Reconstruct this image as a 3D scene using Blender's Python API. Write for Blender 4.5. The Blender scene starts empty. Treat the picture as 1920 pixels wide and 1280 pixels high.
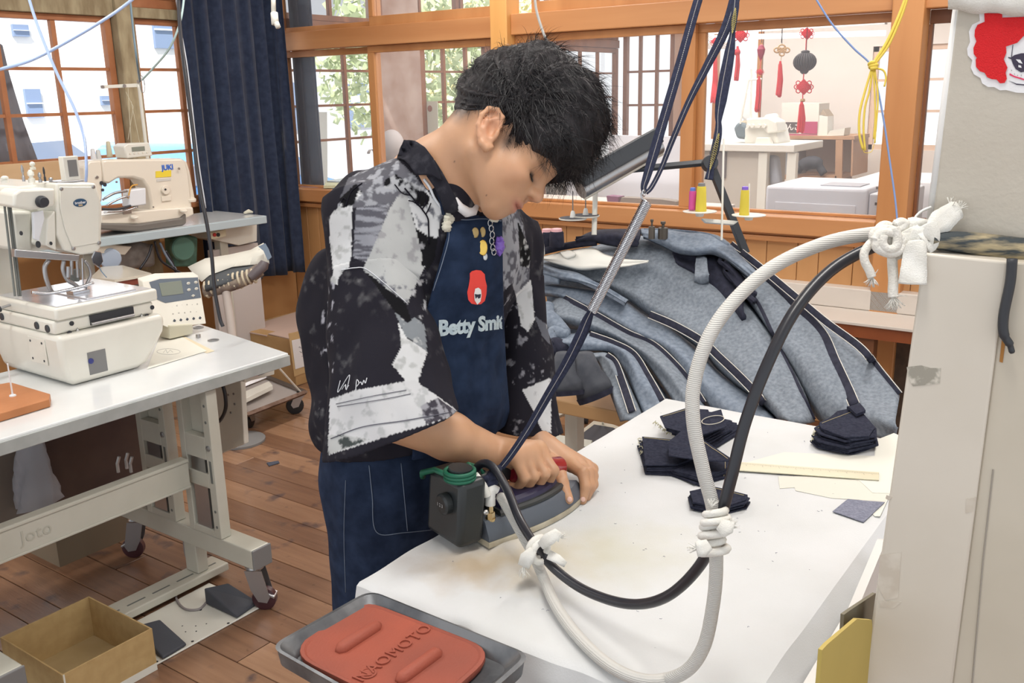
import bpy, bmesh, math, random
import numpy as np
from mathutils import Vector, Matrix, noise as mnoise
from mathutils.bvhtree import BVHTree
PI = math.pi
random.seed(7); np.random.seed(7)
SC = bpy.context.scene
COL = SC.collection
CAMR = np.array([[0.5788375, -0.21997795, 0.78521134],
                 [-0.81518824, -0.13203699, 0.56394536],
                 [-0.0203786, -0.96652777, -0.2557514]])
FPX = 1757.0
CAMP = np.array([0.0, 0.0, 1.48])
cd = bpy.data.cameras.new('camera'); cam = bpy.data.objects.new('camera', cd); COL.objects.link(cam)
cam.matrix_world = Matrix([[CAMR[0, 0], -CAMR[0, 1], -CAMR[0, 2], 0], [CAMR[1, 0], -CAMR[1, 1], -CAMR[1, 2], 0],
                           [CAMR[2, 0], -CAMR[2, 1], -CAMR[2, 2], 1.48], [0, 0, 0, 1]])
cd.sensor_width = 36; cd.lens = FPX / 1920 * 36; cd.clip_start = 0.02; cd.clip_end = 200
cd.dof.use_dof = False
SC.camera = cam
SC.view_settings.view_transform = 'Standard'; SC.view_settings.look = 'None'
SC.view_settings.gamma = 1.0; SC.view_settings.exposure = 0.23
SC.view_settings.use_curve_mapping = False
SC.cycles.max_bounces = 8; SC.cycles.transparent_max_bounces = 24
SC.cycles.use_denoising = True
SC.cycles.sample_clamp_indirect = 4.0
wd = bpy.data.worlds.new('sky'); SC.world = wd; wd.use_nodes = True
bg = wd.node_tree.nodes['Background']
bg.inputs['Color'].default_value = (0.93, 0.965, 1.0, 1); bg.inputs['Strength'].default_value = 1.0
def area(name, loc, rot, sx, sy, e, col=(1, 1, 1)):
 l = bpy.data.lights.new(name, 'AREA'); l.shape = 'RECTANGLE'; l.size = sx; l.size_y = sy; l.energy = e; l.color = col
 o = bpy.data.objects.new(name, l); COL.objects.link(o); o.location = loc; o.rotation_euler = rot
 return o
for i, (lx, ly) in enumerate([(0.9, 0.3), (0.9, 2.6), (2.9, 0.6), (2.9, 2.7)]):
 area('ceiling_tube_light', (lx, ly, 2.72), (0, 0, 0), 1.25, 0.25, 22, (1.0, 0.97, 0.92))
area('next_room_tube_and_fill', (4.7, 2.6, 2.72), (0, math.radians(-20), 0), 0.9, 2.4, 45, (1.0, 0.95, 0.90))  # fill lamp added to brighten upright faces near the partition
area('next_room_tube_and_fill', (6.2, 2.4, 2.72), (0, 0, 0), 1.8, 1.8, 58, (1.0, 0.95, 0.90))
sun = bpy.data.lights.new('sun', 'SUN'); so = bpy.data.objects.new('sun', sun); COL.objects.link(so)
sun.energy = 6.0; sun.angle = 0.03; sun.color = (1, 0.96, 0.9)
so.rotation_euler = Vector((0.45, 0.45, -0.77)).to_track_quat('-Z', 'Y').to_euler()
def ray(px, py): return CAMR @ (np.array([px - 960.0, py - 640.0, FPX]) / FPX)
def onX(px, py, x): r = ray(px, py); return CAMP + r * ((x - CAMP[0]) / r[0])
def onY(px, py, y): r = ray(px, py); return CAMP + r * ((y - CAMP[1]) / r[1])
def onZ(px, py, z): r = ray(px, py); return CAMP + r * ((z - CAMP[2]) / r[2])
def onD(px, py, d): r = ray(px, py); return CAMP + r * d
def V(a): return Vector((float(a[0]), float(a[1]), float(a[2])))
def proj(P):
 c = (np.asarray(P, dtype=float) - CAMP) @ CAMR
 return 960 + FPX * c[..., 0] / c[..., 2], 640 + FPX * c[..., 1] / c[..., 2]
def mat(name, col, rough=0.5, metal=0.0, col2=None, scale=20.0, detail=4.0, stretch=None, bump=0.0, bscale=None, spec=0.5,
  trans=0.0, sss=0.0, emit=None, alpha=None, sheen=0.0, thr=(0.35, 0.65), bstretch=None, coat=0.0):
 m = bpy.data.materials.new(name); m.use_nodes = True
 nt = m.node_tree; N = nt.nodes; L = nt.links; b = N['Principled BSDF']
 c4 = lambda c: (c[0], c[1], c[2], 1)
 b.inputs['Base Color'].default_value = c4(col); b.inputs['Roughness'].default_value = rough
 b.inputs['Metallic'].default_value = metal; b.inputs['Specular IOR Level'].default_value = spec
 b.inputs['Transmission Weight'].default_value = trans
 if coat: b.inputs['Coat Weight'].default_value = coat; b.inputs['Coat Roughness'].default_value = 0.12
 if sheen: b.inputs['Sheen Weight'].default_value = sheen
 if sss:
  b.inputs['Subsurface Weight'].default_value = sss; b.inputs['Subsurface Radius'].default_value = (0.01, 0.004, 0.002)
  b.inputs['Subsurface Scale'].default_value = 1.0
 if alpha is not None: b.inputs['Alpha'].default_value = alpha
 if emit: b.inputs['Emission Color'].default_value = c4(emit[:3]); b.inputs['Emission Strength'].default_value = emit[3]
 tc = N.new('ShaderNodeTexCoord')
 def noise(sc, det, st):
  mp = N.new('ShaderNodeMapping'); L.new(tc.outputs['Object'], mp.inputs['Vector'])
  if st: mp.inputs['Scale'].default_value = st
  n = N.new('ShaderNodeTexNoise'); n.inputs['Scale'].default_value = sc; n.inputs['Detail'].default_value = det
  L.new(mp.outputs[0], n.inputs['Vector']); return n
 if col2:
  n = noise(scale, detail, stretch)
  r = N.new('ShaderNodeValToRGB'); r.color_ramp.elements[0].color = c4(col); r.color_ramp.elements[1].color = c4(col2)
  r.color_ramp.elements[0].position, r.color_ramp.elements[1].position = thr
  L.new(n.outputs['Fac'], r.inputs[0]); L.new(r.outputs[0], b.inputs['Base Color'])
 if bump:
  n = noise(bscale or scale * 4, 3.0, bstretch or stretch)
  bp = N.new('ShaderNodeBump'); bp.inputs['Strength'].default_value = bump; bp.inputs['Distance'].default_value = 0.002
  L.new(n.outputs['Fac'], bp.inputs['Height']); L.new(bp.outputs[0], b.inputs['Normal'])
 return m
def spots(m, scale, lo, hi, col, amt, stretch=(1, 1, 1)):
 N, L = m.node_tree.nodes, m.node_tree.links; b = N['Principled BSDF'].inputs['Base Color']; src = b.links[0].from_socket
 g = N.new('ShaderNodeNewGeometry'); mp = N.new('ShaderNodeMapping'); mp.inputs['Scale'].default_value = stretch; n = N.new('ShaderNodeTexNoise'); n.inputs['Scale'].default_value = scale; n.inputs['Detail'].default_value = 5
 L.new(g.outputs['Position'], mp.inputs['Vector']); L.new(mp.outputs[0], n.inputs['Vector']); r = N.new('ShaderNodeMapRange'); r.inputs['From Min'].default_value = lo; r.inputs['From Max'].default_value = hi; r.inputs['To Max'].default_value = amt
 L.new(n.outputs['Fac'], r.inputs['Value']); x = N.new('ShaderNodeMix'); x.data_type = 'RGBA'; L.new(r.outputs[0], x.inputs[0]); L.new(src, x.inputs[6]); x.inputs[7].default_value = (*col, 1); L.new(x.outputs[2], b)
def glass_mat(name, tint=(1, 1, 1), gloss=0.08, haze=0.0, hcol=(0.9, 0.93, 1.0)):
 m = bpy.data.materials.new(name); m.use_nodes = True
 nt = m.node_tree; N = nt.nodes; L = nt.links; N.remove(N['Principled BSDF'])
 t = N.new('ShaderNodeBsdfTransparent'); t.inputs[0].default_value = (*tint, 1)
 g = N.new('ShaderNodeBsdfGlossy'); g.inputs['Roughness'].default_value = 0.02
 f = N.new('ShaderNodeFresnel'); f.inputs[0].default_value = 1.14
 mx = N.new('ShaderNodeMixShader'); L.new(f.outputs[0], mx.inputs[0]); L.new(t.outputs[0], mx.inputs[1]); L.new(g.outputs[0], mx.inputs[2])
 out = mx
 if haze:
  d = N.new('ShaderNodeBsdfDiffuse'); d.inputs[0].default_value = (*hcol, 1)
  m2 = N.new('ShaderNodeMixShader'); m2.inputs[0].default_value = haze
  L.new(mx.outputs[0], m2.inputs[1]); L.new(d.outputs[0], m2.inputs[2]); out = m2
 L.new(out.outputs[0], N['Material Output'].inputs[0])
 return m
def attr_mat(name, rough=0.8, attr='Col', bump=0.15, bscale=900, mix=0.0, mcol=(0, 0, 0), mscale=60, sheen=0.0, base=(1, 1, 1)):
 m = mat(name, base, rough, bump=bump, bscale=bscale, sheen=sheen)
 nt = m.node_tree; N = nt.nodes; L = nt.links; b = N['Principled BSDF']
 a = N.new('ShaderNodeAttribute'); a.attribute_name = attr
 src = a.outputs['Color']
 if mix:
  tc = N.new('ShaderNodeTexCoord'); n = N.new('ShaderNodeTexNoise'); n.inputs['Scale'].default_value = mscale; n.inputs['Detail'].default_value = 8
  L.new(tc.outputs['Object'], n.inputs['Vector'])
  r = N.new('ShaderNodeValToRGB'); r.color_ramp.elements[0].position = 0.42; r.color_ramp.elements[1].position = 0.62
  r.color_ramp.elements[0].color = (0, 0, 0, 1); r.color_ramp.elements[1].color = (mix, mix, mix, 1)
  L.new(n.outputs['Fac'], r.inputs[0])
  x = N.new('ShaderNodeMix'); x.data_type = 'RGBA'; L.new(r.outputs[0], x.inputs[0]); L.new(src, x.inputs[6]); x.inputs[7].default_value = (*mcol, 1)
  src = x.outputs[2]
 L.new(src, b.inputs['Base Color'])
 return m
WP = {}
def tag(o, label=None, cat=None, group=None, kind=None):
 if label: o['label'] = label
 if cat: o['category'] = cat
 if group: o['group'] = group
 if kind: o['kind'] = kind
 return o
def link(name, data, parent, world):
 o = bpy.data.objects.new(name, data); COL.objects.link(o)
 w = Vector(world)
 if parent is not None:
  o.parent = parent; o.location = w - WP[parent.name]
 else: o.location = w
 WP[o.name] = w
 return o
def thing(name, loc, label, cat, group=None):
 o = link(name, None, None, V(loc)); o.empty_display_size = 0.05
 return tag(o, label, cat, group)
class MB:
 def __init__(s): s.v = []; s.f = []; s.m = []; s.mi = 0
 def add(s, vs, fs):
  b = len(s.v); s.v.extend([(float(a[0]), float(a[1]), float(a[2])) for a in vs])
  s.f.extend([tuple(b + i for i in f) for f in fs]); s.m.extend([s.mi] * len(fs)); return s
 def box(s, a, b, R=None, c=None):
  x0, y0, z0 = a; x1, y1, z1 = b
  vs = [Vector(p) for p in ((x0, y0, z0), (x1, y0, z0), (x1, y1, z0), (x0, y1, z0), (x0, y0, z1), (x1, y0, z1), (x1, y1, z1), (x0, y1, z1))]
  if R is not None:
   c = Vector(c) if c is not None else Vector(((x0 + x1) / 2, (y0 + y1) / 2, (z0 + z1) / 2))
   vs = [c + R @ (p - c) for p in vs]
  return s.add(vs, [(0, 3, 2, 1), (4, 5, 6, 7), (0, 1, 5, 4), (1, 2, 6, 5), (2, 3, 7, 6), (3, 0, 4, 7)])
 def cbox(s, c, size, R=None):
  c = Vector([float(q) for q in c]); h = [q / 2 for q in size]
  return s.box((c.x - h[0], c.y - h[1], c.z - h[2]), (c.x + h[0], c.y + h[1], c.z + h[2]), R, c)
 def hexa(s, eight):
  return s.add(eight, [(0, 3, 2, 1), (4, 5, 6, 7), (0, 1, 5, 4), (1, 2, 6, 5), (2, 3, 7, 6), (3, 0, 4, 7)])
 def prism(s, poly, off):
  n = len(poly); P = [Vector([float(q) for q in p]) for p in poly]; o = Vector(off)
  vs = P + [p + o for p in P]
  return s.add(vs, [tuple(reversed(range(n))), tuple(range(n, 2 * n))] + [(i, (i + 1) % n, n + (i + 1) % n, n + i) for i in range(n)])
 def tube(s, pts, r, seg=10, caps=True, flat=None):
  P = [Vector([float(q) for q in p]) for p in pts]; n = len(P)
  rr = r if hasattr(r, '__len__') else [r] * n
  vs = []; up = None
  for i in range(n):
   t = (P[min(i + 1, n - 1)] - P[max(i - 1, 0)]).normalized()
   if up is None:
    up = Vector((0, 0, 1)) if abs(t.z) < 0.9 else Vector((1, 0, 0))
   a = (up - t * up.dot(t)).normalized(); up = a; b = t.cross(a)
   for k in range(seg):
    an = 2 * PI * k / seg
    vs.append(P[i] + (a * math.cos(an) + b * math.sin(an)) * rr[i])
  fs = [(i * seg + k, i * seg + (k + 1) % seg, (i + 1) * seg + (k + 1) % seg, (i + 1) * seg + k) for i in range(n - 1) for k in range(seg)]
  if caps: fs += [tuple(reversed(range(seg))), tuple(range((n - 1) * seg, n * seg))]
  return s.add(vs, fs)
 def lathe(s, prof, c, axis=(0, 0, 1), seg=24, xdir=None, sx=1.0):
  ax = Vector(axis).normalized(); c = Vector([float(q) for q in c])
  a = Vector(xdir) if xdir else (Vector((1, 0, 0)) if abs(ax.x) < 0.9 else Vector((0, 1, 0)))
  a = (a - ax * a.dot(ax)).normalized(); b = ax.cross(a)
  vs = []; n = len(prof)
  for r, h in prof:
   for k in range(seg):
    an = 2 * PI * k / seg
    vs.append(c + ax * h + a * (math.cos(an) * r * sx) + b * (math.sin(an) * r))
  fs = [(i * seg + k, i * seg + (k + 1) % seg, (i + 1) * seg + (k + 1) % seg, (i + 1) * seg + k) for i in range(n - 1) for k in range(seg)]
  fs += [tuple(reversed(range(seg))), tuple(range((n - 1) * seg, n * seg))]
  return s.add(vs, fs)
 def cyl(s, a, b, r, seg=16, r2=None):
  return s.tube([a, b], [r, r if r2 is None else r2], seg)
 def grid(s, G, thick=0.0, closed=False):
  G = np.asarray(G, dtype=float); n, m = G.shape[:2]
  def faces(off, flip):
   fs = []
   for i in range(n - 1):
    for j in range(m - 1 + (1 if closed else 0)):
     k = (j + 1) % m
     q = (off + i * m + j, off + i * m + k, off + (i + 1) * m + k, off + (i + 1) * m + j)
     fs.append(q[::-1] if flip else q)
   return fs
  if not thick: return s.add(G.reshape(-1, 3), faces(0, False))
  du = np.gradient(G, axis=0); dv = np.gradient(G, axis=1); nn = np.cross(du, dv)
  nn /= np.maximum(np.linalg.norm(nn, axis=2, keepdims=True), 1e-9)
  B = G - nn * thick
  fs = faces(0, False) + faces(n * m, True)
  idx = [(i, 0) for i in range(n)] + [(n - 1, j) for j in range(1, m)] + [(i, m - 1) for i in range(n - 2, -1, -1)] + [(0, j) for j in range(m - 2, 0, -1)]
  idl = [a * m + b for a, b in idx]
  for q in range(len(idl)):
   a, b = idl[q], idl[(q + 1) % len(idl)]
   fs.append((a, b, n * m + b, n * m + a))
  return s.add(np.concatenate([G.reshape(-1, 3), B.reshape(-1, 3)]), fs)
 def build(s, name, mats, parent=None, smooth=False, bev=0.0, bseg=2, origin=None, sub=0):
  V_ = np.array(s.v); lo = V_.min(0); hi = V_.max(0)
  o0 = np.array([(lo[0] + hi[0]) / 2, (lo[1] + hi[1]) / 2, lo[2]]) if origin is None else np.array(origin, dtype=float)
  me = bpy.data.meshes.new(name); me.from_pydata((V_ - o0).tolist(), [], s.f)
  ms = mats if isinstance(mats, (list, tuple)) else [mats]
  for q in ms: me.materials.append(q)
  if len(ms) > 1: me.polygons.foreach_set('material_index', s.m)
  if smooth:
   me.polygons.foreach_set('use_smooth', [True] * len(me.polygons))
  me.update()
  bm = bmesh.new(); bm.from_mesh(me); bmesh.ops.recalc_face_normals(bm, faces=bm.faces); bm.to_mesh(me); bm.free()
  if smooth and smooth != 'all': me.set_sharp_from_angle(angle=math.radians(38))
  o = link(name, me, parent, o0)
  if bev:
   md = o.modifiers.new('edge', 'BEVEL'); md.width = bev; md.segments = bseg; md.limit_method = 'ANGLE'; md.angle_limit = math.radians(40)
  if sub:
   md = o.modifiers.new('sub', 'SUBSURF'); md.levels = sub; md.render_levels = sub
  return o
def bez(pts, n=12):
 P = [np.array(p, dtype=float) for p in pts]
 P = [2 * P[0] - P[1]] + P + [2 * P[-1] - P[-2]]
 out = []
 for i in range(1, len(P) - 2):
  for k in range(n):
   t = k / n
   out.append(0.5 * ((2 * P[i]) + (-P[i - 1] + P[i + 1]) * t + (2 * P[i - 1] - 5 * P[i] + 4 * P[i + 1] - P[i + 2]) * t * t + (-P[i - 1] + 3 * P[i] - 3 * P[i + 1] + P[i + 2]) * t ** 3))
 out.append(P[-2]); return out
def text_mesh(body, size, extrude=0.0, bold=0.0, shear=0.0, spacing=1.0, cuts=0):
 c = bpy.data.curves.new('txt', 'FONT'); c.body = body; c.size = size; c.extrude = extrude; c.offset = bold; c.shear = shear
 c.space_character = spacing; c.align_x = 'CENTER'; c.align_y = 'CENTER'; c.resolution_u = 3
 o = bpy.data.objects.new('txt', c); COL.objects.link(o)
 dg = bpy.context.evaluated_depsgraph_get(); me = bpy.data.meshes.new_from_object(o.evaluated_get(dg))
 bpy.data.objects.remove(o); bpy.data.curves.remove(c)
 bm = bmesh.new(); bm.from_mesh(me); bmesh.ops.triangulate(bm, faces=bm.faces)
 for _ in range(cuts): bmesh.ops.subdivide_edges(bm, edges=bm.edges, cuts=1); bmesh.ops.triangulate(bm, faces=bm.faces)
 vs = np.array([v.co[:] for v in bm.verts]); fs = [tuple(v.index for v in f.verts) for f in bm.faces]
 bm.free(); bpy.data.meshes.remove(me)
 return vs, fs
def text_on(name, body, size, origin, ux, uy, m, parent, bold=0.0, shear=0.0, lift=0.0008, spacing=1.0, mb=None):
 vs, fs = text_mesh(body, size, bold=bold, shear=shear, spacing=spacing)
 O = np.array([float(q) for q in origin]); X = np.array(V(ux).normalized()); Y = np.array(V(uy).normalized()); Z = np.cross(X, Y)
 P = O + vs[:, :1] * X + vs[:, 1:2] * Y + Z * lift
 b = mb or MB(); b.add(P, fs)
 return b if mb else b.build(name, m, parent)
def Rz(a): return Matrix.Rotation(a, 3, 'Z')
def Rx(a): return Matrix.Rotation(a, 3, 'X')
def Ry(a): return Matrix.Rotation(a, 3, 'Y')
# ================================================================ the room
XP, YW = 3.9, 4.45
W_floor = [mat('floor_wood_%d' % i, c, 0.30, col2=c2, scale=5, stretch=(9, 0.7, 1), bump=0.25, bscale=30, thr=(0.3, 0.75), coat=0.35) for i, (c, c2) in enumerate([
 ((0.28, 0.158, 0.092), (0.19, 0.098, 0.056)), ((0.33, 0.188, 0.11), (0.23, 0.122, 0.07)), ((0.24, 0.13, 0.075), (0.16, 0.082, 0.048)), ((0.36, 0.21, 0.124), (0.26, 0.14, 0.08))])]
for _m in W_floor: spots(_m, 9, .60, .70, (.045, .035, .045), .75); spots(_m, 2.2, .5, .75, (.16, .08, .045), .5, (1, .5, 1)); spots(_m, 34, .66, .74, (.07, .035, .02), .6)
W_sub = mat('floor_gap', (0.05, 0.022, 0.012), 0.8)
W_or = mat('orange_wood', (0.58, 0.27, 0.10), 0.42, col2=(0.46, 0.195, 0.065), scale=6, stretch=(1, 1, 0.12), bump=0.15, bscale=40)
W_orh = mat('orange_wood_rail', (0.58, 0.275, 0.11), 0.42, col2=(0.48, 0.205, 0.075), scale=6, stretch=(1, 0.1, 1.5), bump=0.12, bscale=40)
W_yel = mat('yellow_pine', (0.78, 0.42, 0.14), 0.42, col2=(0.66, 0.32, 0.09), scale=5, stretch=(1, 1, 0.12), bump=0.12, bscale=40)
W_pan = mat('panel_wood', (0.58, 0.31, 0.13), 0.42, col2=(0.50, 0.25, 0.095), scale=5, stretch=(1, 1, 0.15), bump=0.12, bscale=40)
W_red = mat('window_wood', (0.46, 0.19, 0.08), 0.5, col2=(0.36, 0.13, 0.05), scale=8, bump=0.15)
W_old = mat('weathered_wood', (0.42, 0.35, 0.22), 0.8, col2=(0.26, 0.20, 0.115), scale=14, stretch=(2, 1, 0.5), bump=0.5, bscale=60)
W_dark = mat('dark_wood', (0.24, 0.095, 0.04), 0.5, col2=(0.16, 0.06, 0.025), scale=8, stretch=(1, 1, 0.2))
M_glass = glass_mat('window_glass', gloss=0.1)
M_glassp = glass_mat('partition_glass', haze=0.06)
M_cream = mat('cream_wall', (0.80, 0.74, 0.69), 0.85, col2=(0.76, 0.70, 0.65), scale=3)
M_ceil = mat('ceiling_board', (0.80, 0.79, 0.76), 0.9)
def S(mb, name, m, parent=None, **k):
 o = mb.build(name, m, parent, **k)
 if parent is None: o['kind'] = 'structure'
 return o
fl = MB(); fl.box((-1.5, -2.5, -0.06), (XP, YW, -0.012)); fl = S(fl, 'floor', W_sub)
rf = random.Random(3)
x = 0.02; k = 0
while x < XP - 0.01:
 w = 0.1175 if k % 5 else 0.10
 x1 = min(x + w, XP - 0.002)
 y = -2.3 - rf.random() * 0.6
 while y < YW - 0.05:
  L_ = rf.uniform(1.5, 2.4); y1 = min(y + L_, YW - 0.002)
  if y1 > -2.3:
   b = MB(); b.box((x + 0.0012, max(y, -2.48) + 0.001, -0.02), (x1 - 0.0012, y1 - 0.001, 0.0))
   b.build('floor_plank', W_floor[rf.randrange(4)], fl, bev=0.0015, bseg=1)
  y = y1 + 0.0015
 x = x1; k += 1
c = MB(); c.box((-1.5, -2.5, 2.8), (XP, YW, 2.86)); S(c, 'ceiling', M_ceil)
wl = MB(); wl.box((-0.2, YW, 0), (XP, YW + 0.1, 0.93)); wl.box((-0.2, YW, 2.45), (XP, YW + 0.1, 2.8)); wl.box((-0.2, YW, 0.93), (1.5, YW + 0.1, 2.45))
wl = S(wl, 'wall_left', W_pan)
b = MB(); b.box((2.835, YW - 0.07, 0), (2.93, YW + 0.03, 2.8)); S(b, 'trim_1', W_old, bev=0.004)
b = MB(); b.box((1.5, YW - 0.05, 1.885), (2.834, YW + 0.02, 1.965)); b.box((2.931, YW - 0.05, 1.885), (XP - 0.05, YW + 0.02, 1.935)); S(b, 'trim_2', W_old, bev=0.003)
b = MB(); b.box((1.5, YW - 0.03, 1.966), (2.834, YW + 0.03, 2.03)); b.box((2.931, YW - 0.03, 1.936), (XP - 0.05, YW + 0.03, 1.98)); S(b, 'trim_3', W_red, bev=0.003)
def sash(name, x0, x1, z0, z1, xs, zs, y=YW, wd=0.034, m=W_red):
 f = MB()
 f.box((x0, y - 0.02, z0), (x0 + wd, y + 0.02, z1)); f.box((x1 - wd, y - 0.02, z0), (x1, y + 0.02, z1))
 f.box((x0 + wd, y - 0.02, z1 - wd * 0.8), (x1 - wd, y + 0.02, z1)); f.box((x0 + wd, y - 0.02, z0), (x1 - wd, y + 0.02, z0 + wd))
 o = S(f, name, m, bev=0.002)
 for q in xs: g = MB(); g.box((q - 0.012, y - 0.014, z0 + wd), (q + 0.012, y + 0.014, z1 - wd * 0.8)); g.build('muntin', m, o, bev=0.002)
 for q in zs: g = MB(); g.box((x0 + wd, y - 0.011, q - 0.0075), (x1 - wd, y + 0.011, q + 0.0075)); g.build('glazing_bar', m, o)
 X_ = [x0 + wd] + list(xs) + [x1 - wd]; Z_ = [z0 + wd] + sorted(zs) + [z1 - wd * 0.8]
 for a, c in zip(X_, X_[1:]):
  for p, q in zip(Z_, Z_[1:]): g = MB(); g.box((a, y - 0.0015, p), (c, y + 0.0015, q)); g.build('pane', M_glass, o)
 return o
ZR = (1.637, 1.427, 1.215)
sash('window_1', 1.50, 2.83, 0.94, 1.884, (1.73, 2.0, 2.262, 2.535), ZR)
sash('window_2', 2.932, XP - 0.03, 0.94, 1.884, (3.215, 3.5), ZR)
sash('window_3', 1.50, 2.83, 2.032, 2.44, (2.0, 2.53), ())
sash('window_4', 2.932, XP - 0.03, 1.982, 2.44, (3.215, 3.5), ())
b = MB(); b.box((1.5, YW - 0.06, 0.915), (XP, YW + 0.05, 0.94)); S(b, 'trim_4', W_red, bev=0.003)
wp = MB(); wp.box((XP + 0.03, -1.6, 0), (XP + 0.06, YW, 0.85)); wp = S(wp, 'wall_back', W_sub)
y = YW - 0.004; k = 0
while y > -0.6:
 w = (0.142, 0.095, 0.135, 0.09)[k % 4]
 b = MB(); b.box((XP, y - w + 0.0025, 0.07), (XP + 0.018, y, 0.852)); b.build('wall_plank', W_pan, wp, bev=0.002, bseg=1)
 y -= w; k += 1
b = MB(); b.box((XP - 0.012, -1.6, 0), (XP + 0.02, YW, 0.075)); S(b, 'baseboard_back', W_dark)
b = MB(); b.box((XP - 0.055, -1.6, 0.885), (XP + 0.05, 0.865, 0.958)); b.box((XP - 0.055, 0.981, 0.885), (XP + 0.05, 2.749, 0.958)); b.box((XP - 0.055, 2.851, 0.885), (XP + 0.05, YW, 0.958))
S(b, 'trim_5', W_orh, bev=0.004)
b = MB(); b.box((XP - 0.035, -1.6, 0.849), (XP + 0.03, YW, 0.872)); S(b, 'trim_6', W_orh, bev=0.004)
b = MB(); b.box((XP - 0.022, -1.6, 0.873), (XP + 0.03, YW, 0.884)); S(b, 'trim_7', W_orh, bev=0.002)
b = MB(); b.box((XP - 0.03, -1.6, 1.752), (XP + 0.05, 2.749, 1.848)); b.box((XP - 0.03, 2.851, 1.745), (XP + 0.05, YW, 1.845)); S(b, 'trim_8', W_orh, bev=0.004)
b = MB(); b.box((XP - 0.06, 2.75, 0), (XP + 0.05, 2.85, 2.8)); S(b, 'trim_9', W_yel, bev=0.004)
b = MB(); b.box((XP - 0.06, 0.866, 0), (XP + 0.05, 0.98, 2.8)); S(b, 'trim_10', W_or, bev=0.005)
def pane_frame(name, y0, y1, z0, z1, x, m=W_orh, wl_=0.045, wr=0.045, zt=0.035, zb=0.012, mats_v=W_or):
 f = MB(); f.box((x - 0.015, y0, z1 - zt), (x + 0.015, y1, z1)); f.box((x - 0.015, y0, z0), (x + 0.015, y1, z0 + zb))
 f.box((x - 0.016, y0, z0 + zb), (x + 0.016, y0 + wr, z1 - zt)); f.box((x - 0.016, y1 - wl_, z0 + zb), (x + 0.016, y1, z1 - zt))
 o = S(f, name, mats_v, bev=0.002)
 g = MB(); g.box((x - 0.0015, y0 + wr, z0 + zb), (x + 0.0015, y1 - wl_, z1 - zt)); g.build('pane', M_glassp, o)
pane_frame('window_5', 2.851, 3.735, 0.959, 1.744, XP + 0.02, wr=0.012, wl_=0.045)
pane_frame('window_6', 3.70, YW - 0.002, 0.959, 1.744, XP + 0.055, wr=0.02, wl_=0.02)
pane_frame('window_7', 1.80, 2.749, 0.959, 1.751, XP + 0.02, wr=0.06, wl_=0.012)
pane_frame('window_8', 0.981, 1.83, 0.959, 1.751, XP + 0.055, wr=0.018, wl_=0.06)
pane_frame('window_9', 2.851, 3.71, 1.846, 2.5, XP + 0.02, wr=0.015, wl_=0.03, zb=0.05, m=W_orh)
pane_frame('window_10', 3.68, YW - 0.002, 1.846, 2.5, XP + 0.055, wr=0.02, wl_=0.02, zb=0.03)
pane_frame('window_11', 0.981, 2.65, 1.849, 2.5, XP + 0.02, wr=0.02, wl_=0.03, zb=0.05)
pane_frame('window_12', 0.30, 0.865, 0.959, 1.751, XP + 0.055, wr=0.09, wl_=0.012, zt=0.05, mats_v=W_dark)
b = MB(); b.box((XP - 0.03, -1.6, 2.5), (XP + 0.05, YW, 2.8)); S(b, 'trim_11', W_orh)
b = MB(); b.box((XP + 0.0, 0.62, 0.96), (XP + 0.06, 0.72, 1.75)); S(b, 'trim_12', W_dark, bev=0.004)
b = MB(); b.box((XP + 0.02, -1.6, 0.96), (XP + 0.06, 0.30, 1.75)); S(b, 'trim_13', W_pan)
g = MB(); g.box((XP - 0.068, 0.905, 1.838), (XP - 0.06, 0.93, 1.88)); tag(g.build('wall_catch', mat('white_plastic', (0.8, 0.8, 0.8), 0.4)), 'small white plastic catch screwed high on the orange wooden post', 'catch')
XF = 8.0
b = MB(); b.box((XP + 0.07, -1.6, -0.06), (XF, YW, 0.0)); S(b, 'floor_next_room', mat('next_floor', (0.45, 0.36, 0.28), 0.5, col2=(0.38, 0.28, 0.2), scale=4))
b = MB(); b.box((XP + 0.07, -1.6, 2.8), (XF, YW, 2.86)); S(b, 'ceiling_next_room', M_ceil)
b = MB(); b.box((XF, 2.16, 0), (XF + 0.1, 3.06, 2.8)); b.box((XF, -1.6, 0), (XF + 0.1, 1.35, 2.8)); b.box((XF, 1.35, 0), (XF + 0.1, 2.16, 0.98)); b.box((XF, 1.35, 1.78), (XF + 0.1, 2.16, 2.8))
b.box((XF, 3.06, 2.1), (XF + 0.1, YW, 2.8)); b.box((XF, 3.06, 0), (XF + 0.1, YW, 0.3)); S(b, 'wall_far', M_cream)
b = MB(); b.box((XP + 0.07, -1.7, 0), (XF, -1.6, 2.8)); S(b, 'wall_right', M_cream)
b = MB(); b.box((XP, YW, 0), (XF, YW + 0.1, 0.75)); b.box((XP, YW, 2.3), (XF, YW + 0.1, 2.8)); S(b, 'wall_next_room', W_dark)
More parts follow.
